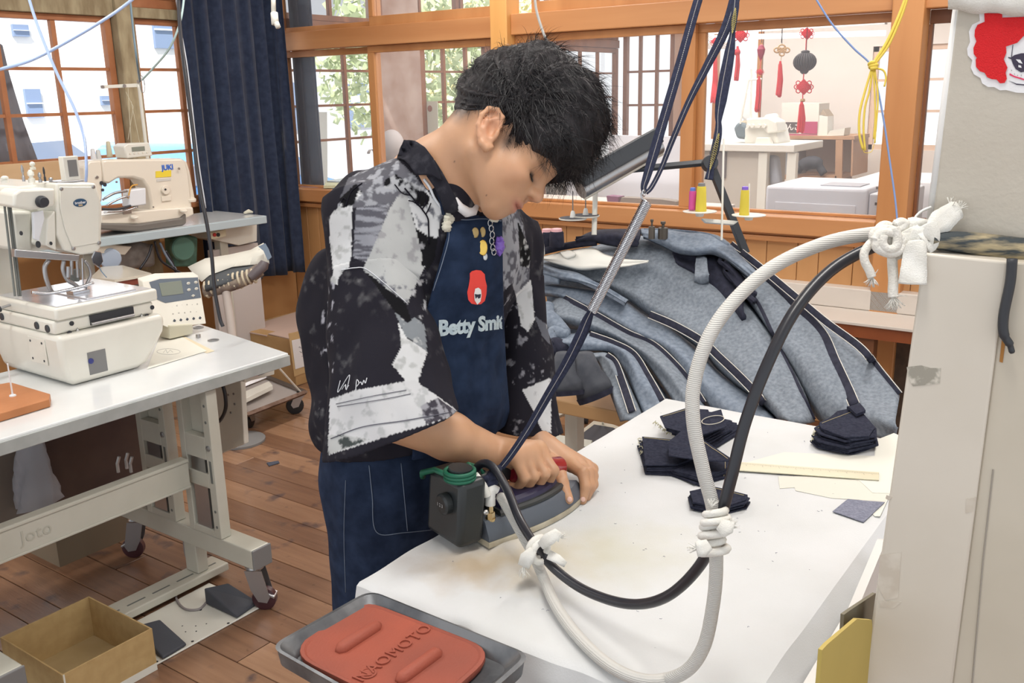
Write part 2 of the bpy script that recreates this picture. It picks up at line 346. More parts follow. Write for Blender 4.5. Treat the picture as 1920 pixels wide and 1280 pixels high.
def fsash(name, y0, y1, z0, z1, ys, zs, m=W_or, x=XF + 0.05, wd=0.04):
 f = MB(); f.box((x - 0.03, y0, z0), (x + 0.02, y0 + wd, z1)); f.box((x - 0.03, y1 - wd, z0), (x + 0.02, y1, z1))
 f.box((x - 0.03, y0, z1 - wd), (x + 0.02, y1, z1)); f.box((x - 0.03, y0, z0), (x + 0.02, y1, z0 + wd))
 o = S(f, name, m)
 for q in ys: g = MB(); g.box((x - 0.02, q - 0.014, z0), (x + 0.01, q + 0.014, z1)); g.build('muntin', m, o)
 for q in zs: g = MB(); g.box((x - 0.016, y0, q - 0.01), (x + 0.008, y1, q + 0.01)); g.build('glazing_bar', m, o)
 Y_ = [y0 + wd] + sorted(ys) + [y1 - wd]; Z_ = [z0 + wd] + sorted(zs) + [z1 - wd]
 for a, c in zip(Y_, Y_[1:]):
  for p, q in zip(Z_, Z_[1:]): g = MB(); g.box((x - 0.002, a, p), (x + 0.002, c, q)); g.build('pane', M_glass, o)
fsash('window_13', 1.35, 2.16, 0.98, 1.78, (), (1.52, 1.28), m=mat('pale_frame', (0.75, 0.55, 0.42), 0.6))
fsash('window_14', 3.08, 3.52, 0.3, 2.1, (), (), m=W_or)
fsash('window_15', 3.90, 4.42, 0.3, 2.1, (4.08, 4.25), (1.35, 1.65, 1.0), m=W_dark)
b = MB(); b.box((XF - 0.02, 3.62, 0), (XF + 0.06, 3.88, 2.2)); S(b, 'trim_14', mat('brown_post', (0.40, 0.24, 0.16), 0.6), bev=0.004)
Zs = (1.64, 1.43, 1.22)
def osash(name, x0, x1, xs): return sash(name, x0, x1, 0.76, 1.86, xs, Zs, wd=0.05, m=W_dark)
osash('window_16', 3.93, 4.72, (4.16, 4.43))
osash('window_17', 5.15, 5.95, (5.42, 5.68))
osash('window_18', 5.96, 6.9, (6.2, 6.5))
osash('window_19', 6.95, 7.95, (7.3, 7.6))
b = MB(); b.box((4.72, YW - 0.02, 0.75), (5.15, YW + 0.06, 2.3)); S(b, 'trim_15', mat('brown_board', (0.42, 0.33, 0.29), 0.7, col2=(0.3, 0.2, 0.16), scale=6))
b = MB(); b.box((3.93, YW - 0.03, 1.862), (7.95, YW + 0.03, 1.93)); S(b, 'trim_16', W_dark)
for i, (a0, a1) in enumerate([(3.93, 4.74), (4.76, 5.6), (5.62, 6.8), (6.82, 7.95)]): sash('window_%d' % (20 + i), a0, a1, 1.932, 2.3, ((a0 + a1) / 2,), (), m=W_dark)
t = thing('strip_light', (6.2, 1.9, 1.9), 'long white fluorescent strip light hanging in the room behind the glass', 'light')
a_, b_ = onX(1296, 72, 6.0), onX(1660, 62, 6.0)
g = MB(); g.tube([a_, b_], 0.016, 12); g.build('tube', mat('lamp_tube', (1, 1, 1), 0.5, emit=(1, 1, 1, 1.6)), t)
g = MB(); d_ = b_ - a_; g.box((6.0 - 0.03, b_[1], a_[2] + 0.02), (6.03, a_[1], a_[2] + 0.06)); g.build('fixture', mat('lamp_body', (0.8, 0.8, 0.8), 0.5), t)
g = MB()
for q in (0.2, 0.8): p_ = a_ + d_ * q; g.cyl(p_ + np.array([0, 0, 0.05]), (p_[0], p_[1], 2.8), 0.004, 6)
g.build('hanger', mat('wire_grey', (0.5, 0.5, 0.5), 0.4), t)
b = MB(); b.box((-6, YW + 0.3, -0.35), (40, 45, -0.3)); b.box((8.4, -25, -0.35), (40, YW + 0.3, -0.3)); S(b, 'ground_outside', mat('asphalt', (0.62, 0.62, 0.62), 0.9, col2=(0.55, 0.55, 0.55), scale=6))
M_plw = mat('white_plaster', (0.85, 0.86, 0.88), 0.9, col2=(0.75, 0.77, 0.8), scale=2)
M_shut = mat('dark_opening', (0.20, 0.27, 0.42), 0.5); M_roof = mat('grey_roof', (0.42, 0.44, 0.5), 0.8)
def house(loc, sx, sy, h, label, wins, col=M_plw, group='buildings outside the windows'):
 t = thing('building', loc, label, 'building', group); x0, y0 = loc[0] - sx / 2, loc[1] - sy / 2; z0 = loc[2]
 g = MB(); g.box((x0, y0, z0), (x0 + sx, y0 + sy, z0 + h)); g.build('wall', col, t)
 r = MB(); r.prism([(x0 - 0.3, y0 - 0.4, z0 + h), (x0 - 0.3, y0 + sy + 0.4, z0 + h), (x0 - 0.3, y0 + sy / 2, z0 + h + sy * 0.22)], (sx + 0.6, 0, 0)); r.build('roof', M_roof, t)
 for (wx, wz, ww, wh) in wins:
  w = MB(); w.box((wx, y0 - 0.05, wz), (wx + ww, y0 - 0.005, wz + wh)); f_ = w.build('window', M_shut, t)
  w = MB(); w.box((wx, y0 - 0.08, wz + wh * .48), (wx + ww, y0 - 0.051, wz + wh * .52)); w.build('mullion', M_plw, f_)
def pw(px, py, y): p = onY(px, py, y); return p
w1 = pw(42, 167, 12); w2 = pw(186, 180, 12); w3 = pw(20, 52, 12); w4 = pw(284, 48, 12)
house((5.8, 15, -0.3), 9.0, 6, 6.2, 'white plastered building seen through the big paned window', [(w1[0], w1[2] - 0.35, 0.2, 0.35), (w2[0], w2[2] - 0.12, 0.13, 0.12), (w3[0], w3[2] - 0.1, 0.2, 0.14), (w4[0], w4[2] - 0.3, 0.4, 0.5)])
house((16.8, 19, -0.3), 9.0, 6, 4.2, 'pale low building across the yard beyond the next room', [(14.0, 0.8, 1.0, 1.0), (16, 0.8, 1.2, 1.0)], mat('grey_plaster', (0.6, 0.62, 0.68), 0.9))
def car(loc, L_, label, m):
 t = thing('car', loc, label, 'car', 'cars parked outside'); x, y, z = loc; w = 0.85
 prof = [(-.5, .22), (-.5, .52), (-.47, .62), (-.30, .68), (-.17, .95), (.18, .98), (.33, .7), (.47, .62), (.5, .5), (.5, .22)]
 g = MB(); g.prism([(x + p * L_, y - w, z + q * 1.45) for p, q in prof], (0, 2 * w, 0)); g.build('body', m, t, bev=0.08, bseg=3, smooth=True)
 g = MB(); g.prism([(x + p * L_, y - w - 0.01, z + q * 1.45) for p, q in [(-.28, .7), (-.16, .92), (.17, .94), (.3, .7)]], (0, 0.02, 0)); g.build('window', mat('car_glass', (0.25, 0.3, 0.4), 0.1), t)
 for s_ in (-.31, .31):
  for yy in (y - w - 0.02, y + w - 0.18):
   g = MB(); g.cyl((x + s_ * L_, yy, z + 0.32), (x + s_ * L_, yy + 0.2, z + 0.32), 0.32, 20); wh = g.build('wheel', mat('tyre', (0.06, 0.06, 0.07), 0.8), t, smooth=True)
   g = MB(); g.cyl((x + s_ * L_, yy - 0.01, z + 0.32), (x + s_ * L_, yy, z + 0.32), 0.2, 16); g.build('rim', mat('rim', (0.5, 0.5, 0.52), 0.3, 0.8), wh)
c1 = onY(150, 250, 9.0); c2 = onY(310, 262, 8.4)
car((c1[0] + 0.2, 11.5, -0.3), 3.4, 'white parked car seen through the paned window behind the machines', mat('car_white', (0.75, 0.77, 0.82), 0.2, coat=0.5))
car((c2[0] + 0.2, 8.3, -0.3), 2.8, 'blue parked car seen beside the weathered window post', mat('car_blue', (0.10, 0.28, 0.62), 0.2, coat=0.5))
def bush(loc, r, label, c, c2_):
 t = thing('tree', loc, label, 'tree', 'trees outside'); rr = random.Random(int(loc[0] * 10))
 g = MB(); g.cyl(loc, (loc[0], loc[1], loc[2] + r * 1.6), 0.09, 8, 0.05); g.build('trunk', W_dark, t)
 g = MB()
 for i in range(3200):
  d_ = Vector((rr.gauss(0, 1), rr.gauss(0, 1), rr.gauss(0, 1))).normalized() * r * rr.uniform(0.6, 1.0)
  p = Vector(loc) + Vector((0, 0, r * 1.5)) + Vector((d_.x, d_.y, d_.z * 0.9)); s_ = 0.075
  a = Vector((rr.gauss(0, 1), rr.gauss(0, 1), rr.gauss(0, 1))).normalized() * s_; b2 = Vector((rr.gauss(0, 1), rr.gauss(0, 1), rr.gauss(0, 1))).normalized() * s_
  g.add([p - a, p + b2, p + a, p - b2], [(0, 1, 2, 3)])
 tag(g.build('foliage', mat('leaves', c, 0.7, col2=c2_, scale=3), t), kind='stuff')
p_ = onY(790, 200, 9.0); bush((p_[0], 9.0, -0.3), 1.5, 'green leafy tree seen through the panes behind the neck', (0.42, 0.50, 0.28), (0.66, 0.72, 0.48))
p_ = onY(880, 150, 11.5); bush((p_[0], 11.5, -0.3), 1.7, 'yellowish tree beyond the windows of the next room', (0.66, 0.62, 0.30), (0.80, 0.77, 0.45))
# ================================================================ implicit surfaces -> meshes
F = np.float32
def _v(a): return np.array([float(q) for q in a], dtype=F)
class Fld:
 """smooth union of simple solids; each solid is (function, centre, radius, blend)"""
 def __init__(s, k=0.01): s.items = []; s.k = k; s.post = []
 def cone(s, a, b, ra, rb, k=None, op='+'):
  a, b = _v(a), _v(b); ab = b - a; L2 = float(ab @ ab) + 1e-12
  def f(P):
   t = np.clip(((P - a) @ ab) / L2, 0, 1); q = P - a - t[:, None] * ab
   return np.sqrt((q * q).sum(1)) - (ra + (rb - ra) * t)
  s.items.append((f, (a + b) / 2, math.sqrt(L2) / 2 + max(ra, rb), s.k if k is None else k, op)); return s
 def ell(s, c, r, R=None, k=None, op='+'):
  c = _v(c); r = _v(r); Rm = None if R is None else np.array(R, dtype=F)
  def f(P):
   q = P - c
   if Rm is not None: q = q @ Rm.T
   q = q / r; n = np.sqrt((q * q).sum(1)) + 1e-9
   m = np.sqrt(((q / r) ** 2).sum(1)) + 1e-9
   return n * (n - 1) / m
  s.items.append((f, c, float(r.max()), s.k if k is None else k, op)); return s
 def box(s, c, h, R=None, rnd=0.0, k=None, op='+'):
  c = _v(c); h = _v(h); Rm = None if R is None else np.array(R, dtype=F)
  def f(P):
   q = P - c
   if Rm is not None: q = q @ Rm.T
   q = np.abs(q) - (h - rnd)
   return np.sqrt((np.maximum(q, 0) ** 2).sum(1)) + np.minimum(q.max(1), 0) - rnd
  s.items.append((f, c, float(np.linalg.norm(h)), s.k if k is None else k, op)); return s
 def fn(s, f, c, r, k=None, op='+'):
  s.items.append((f, _v(c), r, s.k if k is None else k, op)); return s
 def chain(s, pts, rs, k=None, op='+'):
  for i in range(len(pts) - 1): s.cone(pts[i], pts[i + 1], rs[i], rs[i + 1], k, op)
  return s
 def __call__(s, P, cull=True):
  P = np.asarray(P, dtype=F); n = len(P)
  lo, hi = P.min(0), P.max(0); bc = (lo + hi) / 2; br = float(np.linalg.norm(hi - lo)) / 2
  d = np.full(n, 9.0, dtype=F)
  for f, c, r, k, op in s.items:
   far = float(np.linalg.norm(c - bc)) - r - br
   if cull and far > 0.06 + k:
    if op == '+': d = np.minimum(d, far)
    continue
   e = f(P).astype(F)
   if op == '+':
    if k > 0: h = np.maximum(k - np.abs(d - e), 0) / k; d = np.minimum(d, e) - h * h * k * 0.25
    else: d = np.minimum(d, e)
   else:
    e = -e
    if k > 0: h = np.maximum(k - np.abs(d - e), 0) / k; d = np.maximum(d, e) + h * h * k * 0.25
    else: d = np.maximum(d, e)
  for g in s.post: d = g(P, d)
  return d
def sdf_mesh(f, lo, hi, h, B=8, margin=1.6):
 lo = np.array(lo, dtype=float); hi = np.array(hi, dtype=float)
 nb = np.ceil((hi - lo) / (h * B)).astype(int); bs = h * B
 gi = np.stack(np.meshgrid(*[np.arange(q) for q in nb], indexing='ij'), -1).reshape(-1, 3)
 act = []
 cl = (gi // 3); key = (cl[:, 0] * 4096 + cl[:, 1]) * 4096 + cl[:, 2]; order = np.argsort(key, kind='stable'); ks = key[order]
 cut = np.flatnonzero(np.diff(ks)) + 1
 groups = []
 for idx in np.split(order, cut):
  g = gi[idx]; d = f(lo + (g + 0.5) * bs)
  g = g[np.abs(d) < bs * 0.87 * margin]
  if len(g): groups.append(g)
 loc = np.stack(np.meshgrid(*[np.arange(B + 1)] * 3, indexing='ij'), -1).reshape(-1, 3)
 n = B + 1; big = nb * B + 2
 VID = []; VP = []; EDG = [[], [], []]; SG = [[], [], []]
 corner = [(i, j, k) for i in (0, 1) for j in (0, 1) for k in (0, 1)]
 ced = [(a, b) for a in range(8) for b in range(a + 1, 8) if sum(abs(corner[a][q] - corner[b][q]) for q in range(3)) == 1]
 gidf = lambda c: (c[..., 0].astype(np.int64) * big[1] + c[..., 1]) * big[2] + c[..., 2]
 for g in groups:
  pts = lo + (g[:, None, :] * B + loc[None]) * h
  d = f(pts.reshape(-1, 3)).reshape(len(g), n, n, n)
  cs = [d[:, i:i + B, j:j + B, k:k + B] for i, j, k in corner]
  sgn = np.stack([c < 0 for c in cs]); mixed = sgn.any(0) & ~sgn.all(0)
  w = np.argwhere(mixed)
  if len(w):
   vals = np.stack([c[mixed] for c in cs], 1).astype(float); acc = np.zeros((len(w), 3)); cnt = np.zeros(len(w))
   for a, b in ced:
    va, vb = vals[:, a], vals[:, b]; x = (va < 0) != (vb < 0)
    t = np.where(x, va / np.where(va == vb, 1, va - vb), 0)
    p = np.array(corner[a]) + (np.array(corner[b]) - np.array(corner[a])) * t[:, None]
    acc += p * x[:, None]; cnt += x
   cell = g[w[:, 0]] * B + w[:, 1:]
   VID.append(gidf(cell)); VP.append(lo + (cell + acc / cnt[:, None]) * h)
  for ax in range(3):
   a = d[:, :B, :B, :B] < 0; sl = [slice(None)] + [slice(0, B)] * 3; sl[ax + 1] = slice(1, B + 1); b = d[tuple(sl)] < 0
   e = np.argwhere(a != b)
   if len(e):
    EDG[ax].append(g[e[:, 0]] * B + e[:, 1:]); SG[ax].append(a[tuple(e.T)])
 VID = np.concatenate(VID); VP = np.concatenate(VP); o = np.argsort(VID); VID = VID[o]; VP = VP[o]
 Q = []
 for ax in range(3):
  if not EDG[ax]: continue
  c = np.concatenate(EDG[ax]); s_ = np.concatenate(SG[ax]); u, v = [q for q in range(3) if q != ax]
  if ax == 1: u, v = v, u
  e1 = np.zeros(3, int); e1[u] = 1; e2 = np.zeros(3, int); e2[v] = 1
  ids = np.stack([gidf(c), gidf(c - e1), gidf(c - e1 - e2), gidf(c - e2)], 1)
  pos = np.searchsorted(VID, ids); pos = np.minimum(pos, len(VID) - 1); ok = (VID[pos] == ids).all(1)
  q = pos[ok]; s_ = s_[ok]; q[~s_] = q[~s_][:, ::-1]; Q.append(q)
 return VP, np.concatenate(Q)
def relax(Vv, Q, it=2, w=0.5):
 e = np.concatenate([Q[:, [0, 1]], Q[:, [1, 2]], Q[:, [2, 3]], Q[:, [3, 0]]]); e = np.concatenate([e, e[:, ::-1]])
 cnt = np.bincount(e[:, 0], minlength=len(Vv)).astype(float)
 for _ in range(it):
  m = np.stack([np.bincount(e[:, 0], weights=Vv[e[:, 1], q], minlength=len(Vv)) for q in range(3)], 1) / np.maximum(cnt, 1)[:, None]
  Vv = Vv + (m - Vv) * w
 return Vv
def mesh_obj(name, Vv, Q, m, parent=None, origin=None, col=None, smooth=True):
 o0 = Vv.mean(0) if origin is None else np.array(origin, dtype=float)
 me = bpy.data.meshes.new(name); me.vertices.add(len(Vv)); me.vertices.foreach_set('co', (Vv - o0).astype(F).ravel())
 k = Q.shape[1]
 me.loops.add(Q.size); me.loops.foreach_set('vertex_index', Q.astype(np.int32).ravel())
 me.polygons.add(len(Q)); me.polygons.foreach_set('loop_start', np.arange(0, Q.size, k, dtype=np.int32)); me.polygons.foreach_set('loop_total', np.full(len(Q), k, dtype=np.int32))
 me.polygons.foreach_set('use_smooth', [smooth] * len(Q)); me.update(calc_edges=True)
 me.materials.append(m)
 if col is not None:
  a = me.color_attributes.new('Col', 'FLOAT_COLOR', 'POINT'); c4 = np.ones((len(Vv), 4), dtype=F); c4[:, :3] = col; a.data.foreach_set('color', c4.ravel())
 return link(name, me, parent, o0)
def vnoise(P, sc, seed=0):
 P = np.asarray(P, dtype=float) * sc + seed * 17.13; i = np.floor(P).astype(np.int64); f_ = P - i; f_ = f_ * f_ * (3 - 2 * f_)
 def hsh(a):
  n = (a[:, 0] * 73856093) ^ (a[:, 1] * 19349663) ^ (a[:, 2] * 83492791); n = (n ^ (n >> 13)) * 1274126177; return ((n & 0xFFFFFF) / 0xFFFFFF)
 r = 0
 for dx in (0, 1):
  for dy in (0, 1):
   for dz in (0, 1):
    w = (f_[:, 0] if dx else 1 - f_[:, 0]) * (f_[:, 1] if dy else 1 - f_[:, 1]) * (f_[:, 2] if dz else 1 - f_[:, 2])
    r = r + w * hsh(i + np.array([dx, dy, dz]))
 return r
def fbm(P, sc, seed=0, o=3): return sum(vnoise(P, sc * 2 ** q, seed + q) * 0.5 ** q for q in range(o)) / sum(0.5 ** q for q in range(o))
def inpoly(x, y, poly):
 r = np.zeros(len(x), bool); n = len(poly); j = n - 1
 for i in range(n):
  xi, yi = poly[i]; xj, yj = poly[j]
  c = ((yi > y) != (yj > y)) & (x < (xj - xi) * (y - yi) / ((yj - yi) if yj != yi else 1e-9) + xi)
  r ^= c; j = i
 return r
# ================================================================ the man at the ironing table
HF = np.array([0.091, -0.769, -0.632]); HF /= np.linalg.norm(HF)
HL = np.array([0.761, 0.464, -0.455]); HL -= HF * HF.dot(HL); HL /= np.linalg.norm(HL)
HU = np.cross(HF, HL)
HO = onD(925, 245, 1.37) + 0.075 * HL
HR = np.array([HF, HL, HU])
def hd(x, y, z): return HO + HF * x + HL * y + HU * z
def hloc(P): return (np.asarray(P) - HO) @ HR.T
SHR, ELR, WRR = onD(700, 395, 1.49), onD(708, 765, 1.47), onD(942, 856, 1.60)
SHL, ELL, WRL = onD(945, 455, 1.70), onD(985, 660, 1.80), onD(1012, 838, 1.715)
NB = onD(826, 345, 1.50)
B = Fld(0.012)
B.ell(hd(-.012, 0, .048), (.092, .072, .085), HR, 0.0)
B.ell(hd(.042, 0, .035), (.045, .056, .052), HR, .02)
B.ell(hd(.036, 0, -.018), (.050, .056, .052), HR, .02)
for s in (-1, 1):
 B.cone(hd(.002, s * .056, -.032), hd(.058, s * .014, -.066), .016, .012, .028)
 B.ell(hd(.054, s * .038, -.012), (.022, .018, .018), HR, .02)
 B.cone(hd(.074, s * .014, .020), hd(.066, s * .042, .022), .008, .006, .012)
B.ell(hd(.064, 0, -.066), (.013, .018, .012), HR, .016)
B.ell(hd(.062, 0, -.040), (.022, .030, .024), HR, .016)
B.cone(hd(.079, 0, .018), hd(.0945, 0, -.006), .0065, .0085, .010)
B.ell(hd(.0955, 0, -.010), (.0095, .0095, .0085), HR, .007)
for s in (-1, 1): B.ell(hd(.086, s * .0115, -.0135), (.0095, .0065, .0065), HR, .006)
for s in (-1, 1): B.ell(hd(.091, s * .0062, -.0195), (.0045, .003, .0035), HR, .003, '-')
B.ell(hd(.0835, 0, -.0360), (.0080, .017, .0060), HR, .004)
B.ell(hd(.0805, 0, -.0480), (.0082, .015, .0062), HR, .004)
B.box(hd(.090, 0, -.0420), (.0075, .020, .0008), HR, .0005, .003, '-')
B.ell(hd(.083, 0, -.028), (.003, .0035, .006), HR, .004, '-')
for s in (-1, 1):
 B.ell(hd(.083, s * .029, .007), (.010, .014, .008), HR, .010, '-')
 B.ell(hd(.0645, s * .030, .0045), (.0125, .0135, .0115), HR, .004)
 B.box(hd(.080, s * .0305, .0005), (.010, .011, .0006), HR, .0003, .0015, '-')
ea, eb = np.array([-.53, 0, .85]), np.array([.85, 0, .53])
def ear(a, b, out, s): q = np.array([-.004, 0, -.001]) + ea * a + eb * b; return hd(q[0], s * out, q[2])
for s in (-1, 1):
 eR = np.array([HR.T @ (ea / np.linalg.norm(ea)), HR.T @ (eb / np.linalg.norm(eb)), HL])
 B.ell(ear(.001, -.003, .076, s), (.029, .0165, .0075), eR, .003)
 B.ell(ear(-.002, .004, .0835, s), (.013, .0085, .008), eR, .004, '-')
 B.ell(ear(.014, -.001, .0845, s), (.010, .0075, .006), eR, .003, '-')
 hp = [(.006, .013, .076), (.020, .013, .079), (.029, .003, .082), (.027, -.009, .085), (.014, -.0165, .087), (-.002, -.0175, .086), (-.016, -.013, .083), (-.026, -.006, .080), (-.030, .001, .077), (-.026, .007, .074)]
 B.chain([ear(a, b, o, s) for a, b, o in hp], [.003, .0035, .0037, .0037, .0036, .0034, .0036, .0055, .006, .004], .003)
 B.chain([ear(a, b, o, s) for a, b, o in [(.016, .004, .079), (.008, -.008, .083), (-.006, -.0095, .083), (-.016, -.004, .080)]], [.0025, .003, .003, .003], .004)
 B.cone(ear(-.004, .011, .079, s), ear(-.010, .010, .078, s), .0035, .0035, .004)
B.cone(hd(-.030, 0, -.022), NB, .050, .054, .035)
B.cone(hd(-.035, -.022, .0), NB + np.array([-.02, .02, .0]), .034, .045, .03)
B.cone(hd(.0, -.045, -.035), NB + CAMR @ np.array([.052, .045, -.02]), .011, .010, .014)
CH = np.array([1.215, 1.03, 1.20])
B.cone(NB, CH, .05, .09, .05).cone(CH, (1.205, 1.10, .95), .10, .10, .05).ell((1.20, 1.12, .86), (.125, .085, .08), None, .04)
B.cone(NB + np.array([-.02, .01, -.03]), SHR, .055, .052, .05).cone(NB, SHL, .055, .05, .05)
B.cone(SHR, ELR, .052, .045, .02).cone(ELR, WRR * .55 + ELR * .45, .0445, .0385, .02).cone(WRR * .55 + ELR * .45, WRR, .0385, .0265, .015)
B.cone(SHL, ELL, .050, .043, .02).cone(ELL, WRL, .040, .0265, .02)
HA = np.array([0.95, -0.30, -0.17]); HA /= np.linalg.norm(HA)
HC = onD(997, 880, 1.600)
HQ = np.array([-HA[1] * -1, 0, 0]); HQ = np.cross(HA, [0, 0, 1.0]); HQ /= np.linalg.norm(HQ)
if HQ @ (CAMP - HC) < 0: HQ = -HQ
HZ = np.array([0, 0, 1.0]); HZ = HZ - HA * HA[2]; HZ /= np.linalg.norm(HZ)
def grip(s, th, r): th = math.radians(th); return HC + HA * s + (HQ * math.cos(th) + HZ * math.sin(th)) * r
HAND = Fld(0.006)
mcp = []
for i, (sx, l) in enumerate([(.012, 1.0), (-.009, 1.05), (-.030, 1.0), (-.047, .88)]):
 p = [grip(sx - .004, 88 - i * 5, .036), grip(sx + .003, 12 - i * 4, .039 * l), grip(sx + .004, -48, .034 * l), grip(sx + .003, -112, .028)]
 mcp.append(p[0])
 HAND.chain(p, [.0115 - .0006 * i, .0102 - .0005 * i, .0088 - .0004 * i, .0075], .0035)
for i, m_ in enumerate(mcp):
 w_ = WRR + HA * (.010 - .007 * i)
 HAND.cone(w_, m_, .0215, .0125, .018)
HAND.cone(WRR, (mcp[1] + mcp[2]) / 2 + np.array([0, 0, -.004]), .025, .016, .02)
th = [WRR + HA * .015 - HQ * .01, grip(-.010, 150, .040), grip(.012, 122, .032), grip(.030, 98, .0275)]
HAND.chain(th, [.018, .0135, .0105, .0085], .008)
HAND.cone(WRR * .75 + ELR * .25, WRR, .0305, .0265, .015)
LH = Fld(0.005)
D = onD
pk = D(1040, 868, 1.70); kn = [D(1072, 872, 1.672), D(1086, 872, 1.685), D(1100, 874, 1.70), D(1111, 879, 1.715)]
LH.cone(WRL * .8 + ELL * .2, WRL, .030, .026, .015)
for k_, r_ in zip(kn, (.0125, .012, .0115, .0105)): LH.cone(WRL, k_, .020, r_, .016)
LH.chain([D(1022, 862, 1.68), D(1046, 878, 1.645), D(1053, 905, 1.605), D(1066, 936, 1.585)], [.019, .0145, .0115, .0085], .006)
LH.chain([kn[0], D(1093, 886, 1.640), D(1098, 912, 1.628), D(1092, 938, 1.625)], [.0125, .0105, .0092, .0078], .004)
LH.chain([kn[1], D(1104, 884, 1.655), D(1108, 910, 1.642), D(1100, 932, 1.640)], [.012, .0100, .0088, .0075], .004)
LH.chain([kn[2], D(1110, 886, 1.672), D(1113, 908, 1.660), D(1104, 925, 1.655)], [.0115, .0095, .0082, .0072], .004)
LH.chain([kn[3], D(1113, 892, 1.690), D(1112, 908, 1.680)], [.0100, .0085, .007], .004)
class Join:
 def __init__(s, fl, k): s.fl = fl; s.k = k
 def __call__(s, P):
  d = s.fl[0](P)
  for f in s.fl[1:]:
   e = f(P); k = s.k; h = np.maximum(k - np.abs(d - e), 0) / k; d = np.minimum(d, e) - h * h * k * 0.25
  return d
body_f = Join([B, HAND, LH], 0.006)
bv, bq = sdf_mesh(body_f, (0.85, 0.62, 0.74), (1.62, 1.28, 1.64), 0.0023)
bv = relax(bv, bq, 1, 0.4)
base = np.array([0.53, 0.295, 0.170]); col = np.tile(base, (len(bv), 1))
lp = hloc(bv)
def blob(c, r): return np.exp(-(((lp - np.array(c)) / np.array(r)) ** 2).sum(1))
for s in (-1, 1):
 e_ = blob((-.006, s * .082, 0), (.022, .010, .028)); col = col * (1 - .35 * e_[:, None]) + np.array([.62, .23, .14]) * .35 * e_[:, None]
 q = np.clip(blob((.078, s * .0305, .0008), (.012, .0125, .0040)) * 1.5, 0, 1); col = col * (1 - .95 * q[:, None]) + np.array([.03, .018, .012]) * .95 * q[:, None]
 q = blob((.076, s * .030, .022), (.014, .016, .0035)); col = col * (1 - .8 * q[:, None]) + np.array([.05, .03, .02]) * .8 * q[:, None]
 q = blob((.060, s * .045, -.020), (.022, .02, .022)); col = col * (1 - .2 * q[:, None]) + np.array([.62, .27, .16]) * .2 * q[:, None]
q = np.clip(blob((.085, 0, -.042), (.012, .019, .0085)) * 1.5, 0, 1); col = col * (1 - .75 * q[:, None]) + np.array([.42, .14, .115]) * .75 * q[:, None]
q = blob((.096, 0, -.012), (.012, .012, .010)); col = col * (1 - .3 * q[:, None]) + np.array([.6, .24, .16]) * .3 * q[:, None]
q = blob((.070, 0, -.060), (.02, .03, .014)); col = col * (1 - .25 * q[:, None]) + np.array([.33, .22, .15]) * .25 * q[:, None]
hx, hz = lp[:, 0], lp[:, 2]; n1 = fbm(bv, 220, 5)
side = np.abs(lp[:, 1]) > .03
nape = np.clip((-.030 - hx) / .03, 0, 1) * np.clip((hz + .030) / .025, 0, 1)
temp = np.clip(1 - np.abs(hx - .022) / .016, 0, 1) * np.clip((hz + .012) / .016, 0, 1) * side
scalp = np.clip((hz - .022) / .012, 0, 1) * (hx < .06)
q = np.clip(np.maximum(np.maximum(nape, temp), scalp) * (0.75 + 0.5 * n1), 0, 1) * (np.abs(lp[:, 1]) < .0775) * (np.linalg.norm(lp, axis=1) < .16)
col = col * (1 - .9 * q[:, None]) + np.array([.022, .018, .018]) * .9 * q[:, None]
for (px, py, d_, r_) in [(845, 272, 1.44, .0022), (852, 303, 1.44, .0014), (912, 365, 1.38, .001)]:
 i_ = np.argmin((proj(bv)[0] - px) ** 2 + (proj(bv)[1] - py) ** 2 + ((bv - CAMP) @ CAMR[:, 2] > 1.6) * 1e6)
 q = np.exp(-((bv - bv[i_]) ** 2).sum(1) / r_ ** 2); col = col * (1 - .8 * q[:, None]) + np.array([.08, .04, .03]) * .8 * q[:, None]
col *= (0.94 + 0.12 * fbm(bv, 60, 2))[:, None]
M_skin = attr_mat('skin', 0.48, bump=0.06, bscale=700); M_skin.node_tree.nodes['Principled BSDF'].inputs['Subsurface Weight'].default_value = 0.12
M_skin.node_tree.nodes['Principled BSDF'].inputs['Subsurface Radius'].default_value = (0.01, 0.004, 0.002)
person = mesh_obj('person', bv, bq, M_skin, None, (1.2, 1.1, 0.0), col)
tag(person, 'person in a black and white printed shirt and blue denim apron bending over the iron', 'person')
bodyBVH = BVHTree.FromPolygons([tuple(v) for v in bv], bq.tolist())
for s in (-1, 1):
 g = MB()
 for k_ in range(15):
  y_ = .0305 + (k_ - 7) * .0015; z_ = .0008 - .25 * abs(k_ - 7) * .0004; x_ = .0772 - ((k_ - 7) * .0015) ** 2 * 22
  g.tube([hd(x_ - .0012, s * y_, z_), hd(x_ + .0035, s * (y_ + (k_ - 7) * .0002), z_ - .0030), hd(x_ + .0055, s * (y_ + (k_ - 7) * .0003), z_ - .0024)], [.0006, .0004, .0001], 4)
 tag(g.build('eyelash', mat('lash', (.012, .01, .01), .5), person), kind='stuff')
nm = MB()
for tip, nx in ((D(1093, 936, 1.617), -1), (D(1068, 936, 1.576), -1)):
 nm.lathe([(.0001, .0012), (.003, .001), (.0044, .0003), (.0046, -.0004)], tip, axis=CAMP - tip, seg=14)
nm.build('fingernail', mat('nail', (.72, .46, .38), 0.3), person, smooth='all')['kind'] = 'stuff'
M_hair = mat('black_hair', (.010, .009, .011), 0.55, col2=(.026, .022, .025), scale=60, spec=0.35, bump=0.4, bscale=260)
HRF = Fld(0.02)
HRF.ell(hd(-.020, 0, .085), (.105, .086, .098), HR, .02)
HRF.ell(hd(.020, 0, .103), (.078, .078, .080), HR, .02)
HRF.ell(hd(.060, 0, .088), (.042, .066, .050), HR, .025)
HRF.ell(hd(.074, -.010, .070), (.030, .052, .030), HR, .02)
